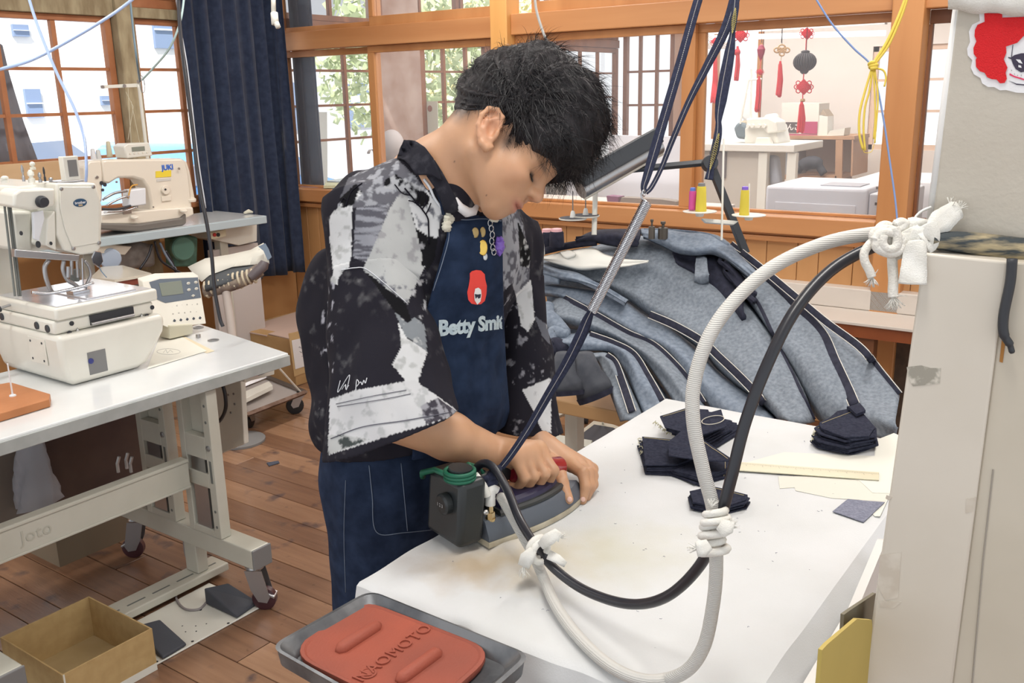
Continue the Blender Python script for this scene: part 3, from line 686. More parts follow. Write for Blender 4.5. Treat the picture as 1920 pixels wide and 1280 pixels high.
HRF.ell(hd(-.050, 0, .060), (.070, .070, .070), HR, .02)
HRF.ell(hd(-.055, 0, .015), (.040, .056, .035), HR, .02)
HRF.ell(hd(.035, -.052, .052), (.052, .026, .035), HR, .015)
HRF.ell(hd(.035, .052, .052), (.052, .026, .035), HR, .015)
def hair_disp(P, d):
 l = hloc(P); a = np.arctan2(l[:, 2] - .06, l[:, 0]) ; q = np.stack([a * .9 + l[:, 1] * 4, l[:, 1] * 14 + a * 2.0, np.linalg.norm(l, axis=1) * 2], 1)
 n = vnoise(q, 5.0, 3) * .6 + vnoise(q, 13.0, 4) * .4
 cut = np.minimum(l[:, 2] - (.010 + np.clip(l[:, 0] - .03, -.2, .2) * .50 - np.clip(-.03 - l[:, 0], 0, .1) * .5), 9)
 d = d + (n - .45) * .026 + (np.abs(vnoise(q, 7.0, 9) - .5) - .2) * .012
 return np.maximum(d, -cut)
HRF.post.append(hair_disp)
hv, hq = sdf_mesh(HRF, HO - .24, HO + .26, 0.0028)
hv = relax(hv, hq, 1, .5)
hair = mesh_obj('hair', hv, hq, M_hair, person)
rh = np.random.RandomState(11)
hn_bvh = BVHTree.FromPolygons([tuple(v) for v in hv], hq.tolist())
sv, sf = [], []
idx = rh.choice(len(hv), 12000); tipd = []
for n_i, i in enumerate(idx):
 p = Vector(hv[i]); l = hloc(hv[i])
 _, nn, _, _ = hn_bvh.find_nearest(p)
 if nn is None: continue
 out = nn
 if out.dot(Vector(hv[i] - hd(.0, 0, .06))) < 0: out = -out
 crown = np.array([-.075, 0, .135]); fl_ = l - crown; fl_ /= np.linalg.norm(fl_) + 1e-6
 tdir = Vector(HR.T @ fl_); tdir = (tdir - out * tdir.dot(out)).normalized()
 swirl = out.cross(tdir); tdir = (tdir + swirl * (rh.normal() * .35 + .25)).normalized()
 wild = 1.0 if rh.rand() > .06 else 3.0
 if l[2] > .12: wild *= 1.5
 L_ = rh.uniform(.018, .040) * (1.2 if wild > 1 else 1)
 if l[2] < .03: L_ *= .4
 w = rh.uniform(.00025, .0006); sd = tdir.cross(out).normalized() * w
 b0 = len(sv); ns = 5; pp = p - out * .002
 for k_ in range(ns + 1):
  t_ = k_ / ns
  c_ = pp + tdir * L_ * t_ + out * (L_ * (.06 * wild * t_ + .03 - .42 * t_ * t_ * (1 if wild < 2 else .2))) + Vector((0, 0, -.010 * t_ * t_)) + swirl * (.004 * math.sin(3 * t_ + n_i))
  ww = (1 - t_) ** .7 if k_ < ns else .05
  sv.append(c_ - sd * ww); sv.append(c_ + sd * ww)
  if k_: sf.append((b0 + 2 * k_ - 2, b0 + 2 * k_ - 1, b0 + 2 * k_ + 1, b0 + 2 * k_))
hs = mesh_obj('hair_strand', np.array([v[:] for v in sv]), np.array(sf), mat('hair_strand', (.012, .011, .013), 0.48, spec=.4), person); hs['kind'] = 'stuff'
SH = Fld(0.02)
SH.ell((1.215, 1.035, 1.20), (.175, .135, .17), None, .03)
SH.ell((1.205, 1.075, 1.02), (.180, .150, .19), None, .04)
SH.ell((1.20, 1.10, .93), (.185, .150, .12), None, .04)
SH.cone(NB + np.array([-.015, .015, -.012]), SHR, .070, .070, .05)
SH.cone(NB + np.array([.01, .0, -.025]), SHL, .068, .062, .05)
SH.ell(onD(640, 600, 1.62), (.06, .09, .13), None, .05)
SH.ell(NB - np.array([0, 0, .004]), (.080, .080, .060), None, .03)
SA, SBt = onD(694, 400, 1.49), onD(737, 830, 1.46)
cr = CAMR[:, 0]; cf = CAMR[:, 2]
ax_ = SBt - SA; SLn = np.linalg.norm(ax_); ax_ = ax_ / SLn; lat = cr - ax_ * cr.dot(ax_); lat /= np.linalg.norm(lat); dep = np.cross(ax_, lat)
def sleeve(SA, ax_, lat, dep, Ln, w0, w1, d0, d1, sh=0.0):
 SA, ax, la, de = [a.astype(F) for a in (SA, ax_, lat, dep)]
 def f(P):
  q = P - SA; t = q @ ax; u = q @ la; v = q @ de; s = np.clip(t / Ln, 0, 1.3)
  w = w0 + (w1 - w0) * s ** 1.3; d = d0 + (d1 - d0) * s; u = u - sh * s * s
  r = np.sqrt((u / w) ** 2 + (v / d) ** 2) + 1e-6
  g = (r - 1) * np.minimum(w, d)
  return np.maximum(g, np.maximum(-t - .02, t - Ln * 1.3))
 return f
_sr = sleeve(SA, ax_, lat, dep, SLn, .064, .108, .060, .088)
def _stub(f0, S_, a_, T):
 S_, a_ = S_.astype(F), a_.astype(F)
 return lambda P: np.maximum(f0(P), (P - S_) @ a_ - T)
SH.fn(_stub(_sr, SA, ax_, .105), (SA + SBt) / 2, .34, .035)
LA, LBt = onD(950, 450, 1.72), onD(992, 820, 1.76)
al = LBt - LA; LLn = np.linalg.norm(al); al = al / LLn; lal = cr - al * cr.dot(al); lal /= np.linalg.norm(lal); del_ = np.cross(al, lal)
SH.fn(_stub(sleeve(LA, al, lal, del_, LLn, .053, .064, .053, .07), LA, al, .09), (LA + LBt) / 2, .3, .03)
fRs = sleeve(SA, ax_, lat, dep, SLn, .066, .112, .062, .095)
fLs = sleeve(LA, al, lal, del_, LLn, .055, .068, .055, .075)
hpR = onD(738, 812, 1.46); hnR = CAMR @ np.array([.33, .94, .10]); hnR /= np.linalg.norm(hnR)
hpL = onD(990, 805, 1.76); hnL = CAMR @ np.array([-.10, .98, .1]); hnL /= np.linalg.norm(hnL)
def folds(P, d, am=.022):
 q = P.astype(float); n = vnoise(q * np.array([1.0, 1.0, .45]), 16, 1) * .6 + vnoise(q * np.array([1, 1, .6]), 34, 2) * .4
 return d - (n - .5) * am, q
neckdir = (hd(-.03, 0, -.02) - NB); neckdir /= np.linalg.norm(neckdir)
def trunk_post(P, d):
 d, q = folds(P, d)
 s1 = (q - SA) @ ax_; s2 = (q - LA) @ al
 nearR = (np.abs((q - SA) @ lat) < .16) & (np.abs((q - SA) @ dep) < .10)
 out = np.maximum(d, .895 - q[:, 2] + .012 * np.sin(q[:, 0] * 30))
 nk = np.linalg.norm(np.cross(q - NB, neckdir), axis=1)
 out = np.maximum(out, np.where(((q - NB) @ neckdir) > .012, .056 - nk, -1))
 return out
SH.post.append(trunk_post)
tv1, tq1 = sdf_mesh(SH, (.82, .74, .80), (1.62, 1.34, 1.47), 0.0027)
tv1 = relax(tv1, tq1, 2, .4)
def sleeve_mesh(f0, S_, ax, la, de, hp, hn, lo, hi, t0, hollow, amp):
 fl_ = Fld(0.0); fl_.fn(f0, (np.array(lo) + np.array(hi)) / 2, .5, 0.0)
 def post(P, d):
  d, q = folds(P, d); t = (q - S_) @ ax; u = (q - S_) @ la
  d = d - amp * np.sin(u * 42 + t * 10) * np.clip((t - .1) / .2, 0, 1) - amp * .7 * np.sin(t * 55 + u * 30) * np.clip(1 - np.abs(t - .16) / .1, 0, 1)
  r = (q - hp) @ hn
  o = np.maximum(np.maximum(d, r), t0 - t)
  return np.maximum(o, -np.maximum(d + .006, -(r + hollow)))
 fl_.post.append(post)
 v, q = sdf_mesh(fl_, lo, hi, 0.0027); return relax(v, q, 2, .4), q
rv, rq = sleeve_mesh(fRs, SA, ax_, lat, dep, hpR, hnR, (.80, .78, .78), (1.30, 1.25, 1.36), .085, .13, .004)
lv_, lq_ = sleeve_mesh(fLs, LA, al, lal, del_, hpL, hnL, (1.15, .78, .76), (1.62, 1.2, 1.30), .07, .10, .004)
tv = np.concatenate([tv1, rv, lv_])
px, py = proj(tv)
c0 = lambda pts, s, ox, oy: [(ox + a / s, oy + b / s) for a, b in pts]
A3 = lambda *p: c0(p, 4.267, 590, 240); A4 = lambda *p: c0(p, 3.2, 590, 500); A5 = lambda *p: c0(p, 2.783, 780, 380)
DK, MD, LG, WH, BK = (.017, .016, .023), (.13, .135, .16), (.44, .45, .45), (.62, .63, .64), (.006, .006, .010)
n_a = fbm(tv, 22, 7, 4); n_b = fbm(tv, 90, 8, 4); n_c = vnoise(tv * np.array([1, 1, 9]), 40, 9)
pc = np.tile(np.array(DK), (len(tv), 1)) + (np.clip(n_b - .55, 0, 1) * .6)[:, None] * np.clip((n_a - .5) * 4, 0, 1)[:, None]
jx, jy = px, py
def patch(poly, c, amt=.12, c2=None, thr=.5, nz=None, sharp=12):
 m = inpoly(jx, jy, poly); k = (nz if nz is not None else n_b)
 cc = np.tile(np.array(c), (len(tv), 1)) * (1 - amt + 2 * amt * (n_a - .2))[:, None]
 if c2 is not None: w = np.clip((k - thr) * sharp, 0, 1)[:, None]; cc = cc * (1 - w) + np.array(c2) * w
 pc[m] = cc[m]
patch(A3((270, 400), (620, 210), (800, 380), (900, 500), (700, 520), (560, 700), (330, 640), (220, 640), (170, 700), (200, 560)), (.12, .12, .14), .3, (.32, .33, .36), .55)
patch(A3((220, 600), (300, 620), (292, 1110), (240, 1130), (190, 1200), (180, 1400), (60, 1400), (150, 1150), (120, 900), (120, 700)), WH, .1, LG, .55)
patch(A3((330, 640), (560, 600), (600, 700), (420, 1080), (305, 1030)), (.30, .31, .35), .2, (.10, .10, .12), .45, n_c, 6)
patch(A3((290, 1030), (420, 1080), (385, 1145), (270, 1135)), DK)
patch(A3((690, 515), (740, 540), (800, 780), (830, 880), (865, 1050), (800, 1220), (780, 1290), (600, 1290), (385, 1130), (500, 880), (600, 640)), LG, .12, (.30, .30, .31), .60)
patch(A3((740, 540), (900, 500), (1040, 660), (1000, 760), (985, 880), (920, 880), (905, 860), (810, 800)), WH, .08, MD, .62)
patch(A3((810, 800), (905, 860), (985, 880), (960, 1050), (900, 1150), (880, 1290), (780, 1290), (865, 1050)), BK, .1, (.3, .3, .32), .60)
patch(A3((270, 500), (330, 440), (380, 520), (300, 620), (210, 640), (200, 560)), BK, .1, WH, .55)
patch(A3((560, 420), (640, 370), (760, 430), (870, 480), (920, 560), (900, 640), (830, 620), (760, 570), (690, 500), (560, 480)), BK, .1, (.35, .36, .38), .52)
patch(A4((290, 0), (640, -10), (665, 0), (555, 222), (430, 130)), LG, .12, MD, .62)
patch(A4((560, 210), (665, -10), (672, 60), (668, 330), (600, 290)), DK, .1, (.4, .4, .42), .58)
patch(A4((290, 15), (550, 228), (590, 350), (480, 270), (380, 130)), BK)
patch(A4((60, 60), (150, 120), (125, 500), (110, 640), (40, 560), (20, 380), (40, 200)), DK, .1, (.4, .4, .45), .62)
patch(A4((480, 270), (560, 340), (600, 300), (660, 350), (675, 510), (540, 410)), (.22, .24, .26), .2, LG, .6)
patch(A4((500, 330), (545, 420), (675, 512), (620, 690), (550, 688), (468, 592), (522, 480)), WH, .1, LG, .55)
patch(A4((90, 795), (240, 742), (545, 685), (600, 680), (750, 785), (880, 880), (670, 950), (520, 990), (80, 1130)), (.58, .585, .60), .08, (.42, .43, .44), .58)
patch(A4((638, 832), (740, 785), (870, 880), (670, 945), (650, 900)), (.06, .055, .07), .2, (.3, .3, .33), .52)
patch(A4((80, 1010), (200, 1010), (330, 1035), (200, 1085), (80, 1130)), (.45, .46, .46), .1, (.05, .06, .06), .52)
patch(A5((448, 40), (520, 20), (560, 110), (595, 300), (590, 420), (520, 480), (500, 420), (448, 470)), (.32, .33, .36), .2, (.10, .10, .12), .50)
patch(A5((530, 90), (600, 260), (590, 340), (545, 330)), BK, .1, LG, .6)
patch(A5((520, 480), (600, 400), (620, 610), (585, 675), (548, 640)), WH, .1, LG, .6)
patch(A5((448, 470), (520, 480), (548, 640), (585, 675), (620, 740), (690, 800), (700, 900), (555, 975), (660, 1180), (500, 1240), (448, 900)), DK, .1, (.25, .25, .28), .62)
patch(A5((618, 590), (690, 640), (700, 740), (660, 700)), MD, .2, LG, .6)
patch(A5((553, 977), (705, 912), (705, 1200), (655, 1185), (610, 1080)), WH, .08, (.4, .4, .42), .62)
pc = np.clip(pc, .008, .72)
M_shirt = attr_mat('printed_cotton', 0.9, bump=0.12, bscale=1200); M_shirt.node_tree.nodes['Principled BSDF'].inputs['Specular IOR Level'].default_value = .15
n1_, n2_ = len(tv1), len(tv1) + len(rv)
shirt = mesh_obj('shirt', tv1, tq1, M_shirt, person, col=pc[:n1_])
slR = mesh_obj('sleeve', rv, rq, M_shirt, shirt, col=pc[n1_:n2_]); slL = mesh_obj('sleeve', lv_, lq_, M_shirt, shirt, col=pc[n2_:])
tq = np.concatenate([tq1, rq + n1_, lq_ + n2_])
shirt['label'] = 'black and white collage printed open shirt'
shBVH = BVHTree.FromPolygons([tuple(v) for v in tv], tq.tolist())
def hug(p, lift=0.004, bvh=None):
 o = Vector(CAMP); d = (V(p) - o).normalized(); h = (bvh or shBVH).ray_cast(o, d)
 return (h[0] - d * lift) if h[0] is not None else V(p)
M_dkc = mat('dark_cotton', (.018, .018, .025), 0.9, spec=.15, col2=(.045, .045, .056), scale=60, thr=(.5, .75), bump=.1, bscale=900)
M_line = mat('print_white', (.62, .64, .68), 0.8); M_lined = mat('print_dark', (.10, .10, .13), 0.8)
def drawn(name, pts, r, m, parent, bvh=None, n=10, lift=.0012):
 P_ = [hug(onD(a, b, 1.5), lift, bvh) for a, b in [(q[0], q[1]) for q in bez([(x, y, 0) for x, y in pts], n)]]
 P_ = [p for p in P_ if p is not None]
 g = MB(); g.tube(P_, r, 5); return g.build(name, m, parent, smooth='all')
drawn('seam', [(620, 822), (680, 800), (760, 788), (842, 773)], .0007, M_lined, shirt)
drawn('seam', [(640, 506), (665, 502), (686, 504), (720, 530), (763, 568)], .0008, M_line, shirt)
drawn('seam', [(795, 336), (806, 352), (815, 372), (832, 395)], .0022, M_line, shirt)
drawn('seam', [(750, 292), (765, 296), (776, 310)], .0014, M_line, shirt)
drawn('handwriting', [(638, 713), (634, 735), (655, 703), (650, 730), (648, 720)], .0007, M_line, shirt)
drawn('handwriting', [(641, 730), (647, 722), (649, 730), (654, 722)], .0006, M_line, shirt)
drawn('handwriting', [(667, 732), (669, 712), (673, 718), (669, 724), (676, 716), (679, 721), (682, 713), (685, 718), (688, 708)], .0007, M_line, shirt)
for j, ln in enumerate([[(630, 757), (700, 742), (762, 731)], [(632, 762), (720, 748), (770, 738)]]): drawn('handwriting', ln, .0005, M_lined, shirt)
T3 = lambda L_: [(590 + x / 4.267, 240 + y / 4.267) for x, y in L_]
M_tree = mat('print_black', (.010, .009, .014), 0.9, spec=.1)
for L_, r_ in [([(915, 930), (912, 800), (905, 720), (860, 650), (820, 600), (770, 540), (720, 480)], .0012), ([(860, 650), (890, 600), (900, 540)], .0010), ([(820, 600), (835, 550), (830, 500)], .0010), ([(842, 630), (790, 590), (750, 580)], .0009), ([(890, 690), (915, 640), (930, 600)], .0008), ([(770, 540), (700, 520), (640, 450)], .0009), ([(250, 620), (270, 560), (300, 500), (380, 440)], .0010), ([(262, 580), (230, 560), (215, 590)], .0009)]: drawn('printed_branch', T3(L_), r_, M_tree, shirt, n=5)
M_den = mat('denim', (.0110, .0190, .0420), 0.9, col2=(.023, .037, .075), scale=34, detail=8, thr=(.35, .7), bump=.25, bscale=1500, spec=.15)
M_denl = mat('denim_worn', (.0100, .0190, .0430), 0.9, col2=(.022, .038, .080), scale=30, detail=8, thr=(.35, .7), bump=.25, bscale=1500, spec=.15)
M_thr = mat('pale_thread', (.16, .20, .27), 0.8)
APL = np.array([(833, 398), (838, 440), (822, 500), (800, 580), (792, 640), (780, 720), (770, 900)], dtype=float)
APR = np.array([(942, 398), (943, 500), (945, 600), (950, 700), (957, 780), (965, 820), (985, 900)], dtype=float)
tp, tn = onD(880, 402, 1.46), CAMR @ np.array([-.03, -1.0, .15]); tn /= np.linalg.norm(tn)
AP = Fld(0.02)
for it in SH.items[:3]: AP.items.append(it)
AP.ell((1.225, .985, 1.24), (.12, .10, .10), None, .05)
def ap_post(P, d):
 q = P.astype(float); d2, _ = folds(P, d, .018)
 o = np.abs(d2 - .012) - .0022
 o = np.where(d2 < .016, np.maximum(d2 - .016, -(d2 - .006)), o)
 ux, uy = proj(q); dd = ((q - CAMP) @ CAMR[:, 2]) / FPX
 left = (np.interp(uy, APL[:, 1], APL[:, 0]) - ux) * dd; right = (ux - np.interp(uy, APR[:, 1], APR[:, 0])) * dd
 o = np.maximum(np.maximum(o, left), right); o = np.maximum(o, (q - tp) @ tn); o = np.maximum(o, q[:, 1] - 1.05); o = np.maximum(o, .90 - q[:, 2])
 return o
AP.post.append(ap_post)
av, aq = sdf_mesh(AP, (.95, .74, .86), (1.50, 1.12, 1.40), 0.0032, margin=2.2)
av = relax(av, aq, 2, .4)
apron = mesh_obj('apron', av, aq, M_denl, person); apron['label'] = 'dark blue denim bib apron with white lettering and a red haired emblem'
apBVH = BVHTree.FromPolygons([tuple(v) for v in av], aq.tolist())
SK = Fld(0.02)
SK.ell((1.195, 1.10, .87), (.165, .125, .15), None, .03).cone((1.14, 1.10, .80), (1.12, 1.11, .42), .115, .095, .04).cone((1.26, 1.09, .80), (1.28, 1.10, .42), .115, .10, .06)
def sk_post(P, d):
 d, q = folds(P, d, .016); return np.maximum(np.maximum(d, .43 - q[:, 2]), q[:, 2] - .955)
SK.post.append(sk_post)
kv, kq = sdf_mesh(SK, (.92, .86, .38), (1.50, 1.34, 1.02), 0.005); kv = relax(kv, kq, 2, .4)
skirt = mesh_obj('apron_skirt', kv, kq, M_den, apron)
skBVH = BVHTree.FromPolygons([tuple(v) for v in kv], kq.tolist())
JN = Fld(0.02)
JN.cone((1.13, 1.12, .60), (1.12, 1.13, .09), .085, .062, .02).cone((1.28, 1.11, .60), (1.29, 1.12, .09), .085, .062, .02)
JN.post.append(lambda P, d: np.maximum(folds(P, d, .014)[0], .06 - P[:, 2]))
jv, jq = sdf_mesh(JN, (.95, .9, .03), (1.5, 1.35, .72), 0.008); mesh_obj('trousers', relax(jv, jq, 1), jq, M_den, person)
for xx in (1.12, 1.29):
 g = MB(); g.lathe([(.03, 0), (.045, .002), (.05, .02), (.045, .05), (.035, .08), (.02, .085)], (xx, 1.08, 0), seg=20, sx=.85)
 for k_, v_ in enumerate(g.v): g.v[k_] = (v_[0], 1.08 + (v_[1] - 1.08) * 2.6, v_[2] * (1 if v_[1] > 1.08 else .75))
 g.build('shoe', mat('black_shoe', (.02, .02, .02), .5), person, smooth='all')
def sdrawn(name, pts, r, m, parent, bvh, lift=.001, n=8, dep_=1.6):
 P_ = [hug(onD(a, b, dep_), lift, bvh) for a, b, _ in bez([(x, y, 0) for x, y in pts], n)]
 g = MB(); g.tube(P_, r, 5); return g.build(name, m, parent, smooth='all')
sdrawn('stitching', [(692, 872), (698, 930), (706, 997), (760, 998), (850, 988)], .0008, M_thr, skirt, skBVH)
sdrawn('stitching', [(752, 868), (758, 930), (764, 995)], .0007, M_thr, skirt, skBVH)
sdrawn('stitching', [(648, 900), (645, 1000), (648, 1110)], .0006, M_thr, skirt, skBVH)
sdrawn('stitching', [(835, 406), (870, 412), (905, 410), (940, 414)], .0007, M_thr, apron, apBVH)
sdrawn('stitching', [(835, 402), (842, 440), (830, 490), (812, 545)], .0007, M_thr, apron, apBVH)
sdrawn('hem', [(833, 400), (870, 405), (905, 404), (941, 408)], .0022, M_den, apron, apBVH)
g = MB(); g.tube([hug(onD(x, y, 1.45), .003) for x, y in [(832, 402), (828, 380), (822, 360), (812, 335), (800, 312)]], .003, 6); g.build('strap', M_den, apron, smooth='all')
M_let = mat('white_print', (.60, .70, .72), 0.75, col2=(.45, .56, .62), scale=120)
def wrap_text(name, body, x0, y0, pxw, pxh, m, slope, parent, xmax, dep_=1.45):
 vs, fs = text_mesh(body, 1.0, bold=.045, spacing=.95, cuts=1); lo, hi = vs.min(0), vs.max(0)
 u = (vs[:, 0] - lo[0]) / (hi[0] - lo[0]); w = vs[:, 1]
 X = x0 + u * pxw * (1 - .16 * u); Y = y0 + slope * (X - x0) - w * pxh * (1 - .12 * u)
 out = [hug(onD(a, b_, dep_), .0009, apBVH)[:] for a, b_ in zip(X, Y)]
 g = MB(); g.add(out, [f for f in fs if max(X[i] for i in f) < xmax]); return g.build(name, m, parent)
wt = wrap_text('lettering', 'Betty Smith', 823, 617, 158, 40, M_let, -.11, apron, 943)
wt['label'] = 'white lettering reading Betty Smith'
M_redp = mat('red_print', (.80, .06, .045), 0.75); M_whp = mat('face_print', (.80, .80, .78), 0.75); M_blp = mat('black_print', (.02, .02, .04), 0.7)
def decal(name, pts, m, parent, lift, bvh=None, dep_=1.45, rings=2, thick=0.0, dens=1):
 pts = [((1 - t) * pts[i][0] + t * pts[(i + 1) % len(pts)][0], (1 - t) * pts[i][1] + t * pts[(i + 1) % len(pts)][1]) for i in range(len(pts)) for t in [q / dens for q in range(dens)]]
 bv_ = bvh or [apBVH]
 def hg(x, y):
  o = Vector(CAMP); d = (V(onD(x, y, dep_)) - o).normalized(); hs_ = [q.ray_cast(o, d) for q in bv_]; ds = [q[3] for q in hs_ if q[0] is not None]
  return o + d * ((min(ds) if ds else dep_ * 1.03) - lift)
 cx_, cy_ = np.mean(pts, axis=0); P_ = [hg(cx_, cy_)]; n = len(pts)
 for r_ in range(1, rings + 1): P_ += [hg(cx_ + (x - cx_) * r_ / rings, cy_ + (y - cy_) * r_ / rings) for x, y in pts]
 fs = [(0, 1 + (i + 1) % n, 1 + i) for i in range(n)]
 for r_ in range(rings - 1): fs += [(1 + r_ * n + i, 1 + r_ * n + (i + 1) % n, 1 + (r_ + 1) * n + (i + 1) % n, 1 + (r_ + 1) * n + i) for i in range(n)]
 g = MB(); g.add([p[:] for p in P_], fs); o_ = g.build(name, m, parent, smooth='all' if thick else False)
 if thick: md = o_.modifiers.new('t', 'SOLIDIFY'); md.thickness = thick; md.offset = 0
 return o_
for nm_, pl_, lf_ in [('collar_fall', [(757, 262), (778, 264), (797, 276), (812, 296), (824, 322), (829, 340), (815, 331), (797, 328), (780, 328), (768, 310), (757, 299), (745, 296), (750, 280)], .010),
                      ('collar_front', [(815, 300), (829, 322), (842, 345), (853, 368), (862, 392), (850, 400), (834, 398), (826, 375), (814, 350), (800, 330), (806, 312)], .006)]:
 decal(nm_, pl_, M_dkc, shirt, lf_, [shBVH, bodyBVH], rings=5, thick=.0022, dens=4)
decal('emblem_hair', [(885, 508), (893, 506), (902, 507), (909, 514), (910, 524), (913, 536), (912, 552), (909, 564), (902, 570), (893, 571), (884, 569), (878, 562), (876, 548), (879, 535), (881, 522), (881, 512)], M_redp, apron, .0010)
decal('emblem_face', [(891, 541), (897, 539), (902, 543), (903, 553), (901, 565), (895, 571), (890, 563), (889, 551)], M_whp, apron, .0018)
decal('emblem_glasses', [(890, 551), (896, 552), (902, 551), (901, 558), (897, 560), (895, 556), (892, 560)], M_blp, apron, .0024)
M_brass = mat('aged_brass', (.38, .27, .12), .35, .9); M_gold = mat('gold_pin', (.75, .50, .12), .25, 1.0); M_silv = mat('silver_pin', (.6, .6, .6), .3, 1.0); M_purp = mat('purple_charm', (.22, .12, .55), .35)
def pin(name, x, y, r, m, el=1.0):
 p = hug(onD(x, y, 1.45), 0, apBVH); n_ = (V(CAMP) - p).normalized(); g = MB()
 g.lathe([(r * .9, 0), (r, .0012), (r * .92, .0024), (r * .8, .0026), (r * .78, .0020), (r * .3, .0026), (.0001, .003)], p, n_, 20, xdir=V(cr), sx=el); return g.build(name, m, apron, smooth=True)
pin('brass_button', 891, 436, .0085, M_brass, .68); pin('brass_button', 905, 435, .0085, M_brass, .55)
pin('gold_badge', 905, 464, .0125, M_gold, .62); pin('silver_pin', 910, 481, .0060, M_silv, .6)
def lump(name, c_, r, m, seed, sq=(1, 1, 1), n=16):
 c_ = V(c_); g = MB(); rows = []
 for i in range(n + 1):
  a = PI * i / n; row = []
  for j in range(n):
   b_ = 2 * PI * j / n; d_ = Vector((math.sin(a) * math.cos(b_), math.sin(a) * math.sin(b_), math.cos(a)))
   row.append((c_ + Vector((d_.x * sq[0], d_.y * sq[1], d_.z * sq[2])) * r * (1 + .5 * (mnoise.noise(d_ * 2.6 + Vector((seed, 0, 0))))))[:])
  rows.append(row)
 g.grid(rows, closed=True); return g.build(name, m, apron, smooth='all')
M_flow = mat('cream_cloth', (.62, .60, .50), .9, bump=.3, bscale=500)
lump('cloth_flower', hug(onD(842, 408, 1.45), .006, apBVH), .0105, M_flow, 1, (1, .6, 1)); lump('cloth_flower', hug(onD(838, 424, 1.45), .006, apBVH), .0095, M_flow, 5, (1, .6, 1))
lump('purple_charm', hug(onD(937, 462, 1.45), .010, apBVH), .0105, M_purp, 3, (.8, .7, 1.2)); lump('purple_charm', hug(onD(938, 449, 1.45), .010, apBVH), .005, M_purp, 7)
lump('cloth_bow', hug(onD(929, 408, 1.45), .008, apBVH), .0080, M_flow, 9, (1.5, .6, .8))
g = MB()
for (x, y) in [(919, 418), (921, 428), (923, 440), (922, 452), (924, 464), (926, 472)]:
 c_ = hug(onD(x, y, 1.45), .007, apBVH); g.tube([c_ + V(cr) * (.0034 * math.cos(a)) + V(CAMR[:, 1]) * (-.0052 * math.sin(a)) for a in np.linspace(0, 2 * PI, 11)], .0009, 5)
tag(g.build('charm_chain', M_silv, apron, smooth='all'), kind='stuff')
g = MB(); g.tube([hug(onD(x, y, 1.45), .002, shBVH) for x, y in [(853, 372), (862, 388), (876, 398), (888, 396), (895, 384)]], [.004, .007, .008, .007, .004], 8); g.build('tee_collar', mat('white_tee', (.75, .75, .77), .9), shirt, smooth='all')
# ================================================================ ironing table
TZ = 0.79
TX0, TX1, TY0, TY1 = .872, 1.89, .335, .92
M_pad = mat('table_cloth', (.66, .67, .68), 0.95, spec=.2, col2=(.60, .61, .61), scale=5, bump=.15, bscale=400)
nt = M_pad.node_tree
N, L = nt.nodes, nt.links; tc = N.new('ShaderNodeTexCoord'); src = N['Principled BSDF'].inputs['Base Color'].links[0].from_socket
for c_, r_, colr, am in [((-.30, .12, 0), .10, (.48, .38, .22), .6), ((-.38, .18, 0), .07, (.42, .30, .16), .65), ((-.22, .02, 0), .12, (.56, .54, .40), .5), ((-.10, .22, 0), .14, (.50, .54, .56), .45), ((-.42, .27, 0), .05, (.35, .30, .27), .4)]:
 mp = N.new('ShaderNodeVectorMath'); mp.operation = 'SUBTRACT'; L.new(tc.outputs['Object'], mp.inputs[0]); mp.inputs[1].default_value = c_
 ns = N.new('ShaderNodeTexNoise'); ns.inputs['Scale'].default_value = 14; ns.inputs['Detail'].default_value = 6; L.new(tc.outputs['Object'], ns.inputs['Vector'])
 ml = N.new('ShaderNodeVectorMath'); ml.operation = 'LENGTH'; L.new(mp.outputs[0], ml.inputs[0])
 ad = N.new('ShaderNodeMath'); ad.operation = 'MULTIPLY_ADD'; L.new(ns.outputs['Fac'], ad.inputs[0]); ad.inputs[1].default_value = r_ * 1.6; L.new(ml.outputs['Value'], ad.inputs[2])
 mr = N.new('ShaderNodeMapRange'); mr.inputs['From Min'].default_value = r_ * 2.1; mr.inputs['From Max'].default_value = r_ * .9; mr.inputs['To Max'].default_value = am; L.new(ad.outputs[0], mr.inputs['Value'])
 mx = N.new('ShaderNodeMix'); mx.data_type = 'RGBA'; L.new(mr.outputs[0], mx.inputs[0]); L.new(src, mx.inputs[6]); mx.inputs[7].default_value = (*colr, 1); src = mx.outputs[2]
L.new(src, N['Principled BSDF'].inputs['Base Color'])
M_frame = mat('cream_steel', (.74, .71, .62), 0.45, col2=(.68, .65, .56), scale=10); M_tim = mat('pale_timber', (.66, .50, .32), 0.7, col2=(.56, .40, .24), scale=9, stretch=(.3, 3, 3))
tb = thing('ironing_table', ((TX0 + TX1) / 2, (TY0 + TY1) / 2, 0), 'padded ironing table with stained white cloth that the person bends over', 'table')
nx_, ny_ = 110, 66; G = []
for i in range(nx_ + 1):
 row = []
 for j in range(ny_ + 1):
  a, b_ = i / nx_, j / ny_; x = TX0 + (TX1 - TX0) * a; y = TY0 + (TY1 - TY0) * b_
  e = min(a, b_, 1 - b_, 1 - a); z = TZ - .004 + .004 * min(1, e / .03)
  z += .0048 * math.sin((x * 1.0 - y * 1.35) * 46 + 2.5 * mnoise.noise(Vector((x * 5, y * 5, 0)))) * math.exp(-((x - 1.02) / .10) ** 2) * math.exp(-((y - .74) / .14) ** 2)
  z += .0050 * mnoise.noise(Vector((x * 9, y * 9, 3))) * math.exp(-((x - .95) / .16) ** 2)
  z += .0008 * mnoise.noise(Vector((x * 14, y * 14, 9)))
  if i == 0: x += .010 * mnoise.noise(Vector((y * 16, 0, 0))); z -= .004
  row.append((x, y, z))
 G.append(row)
G = np.array(G)
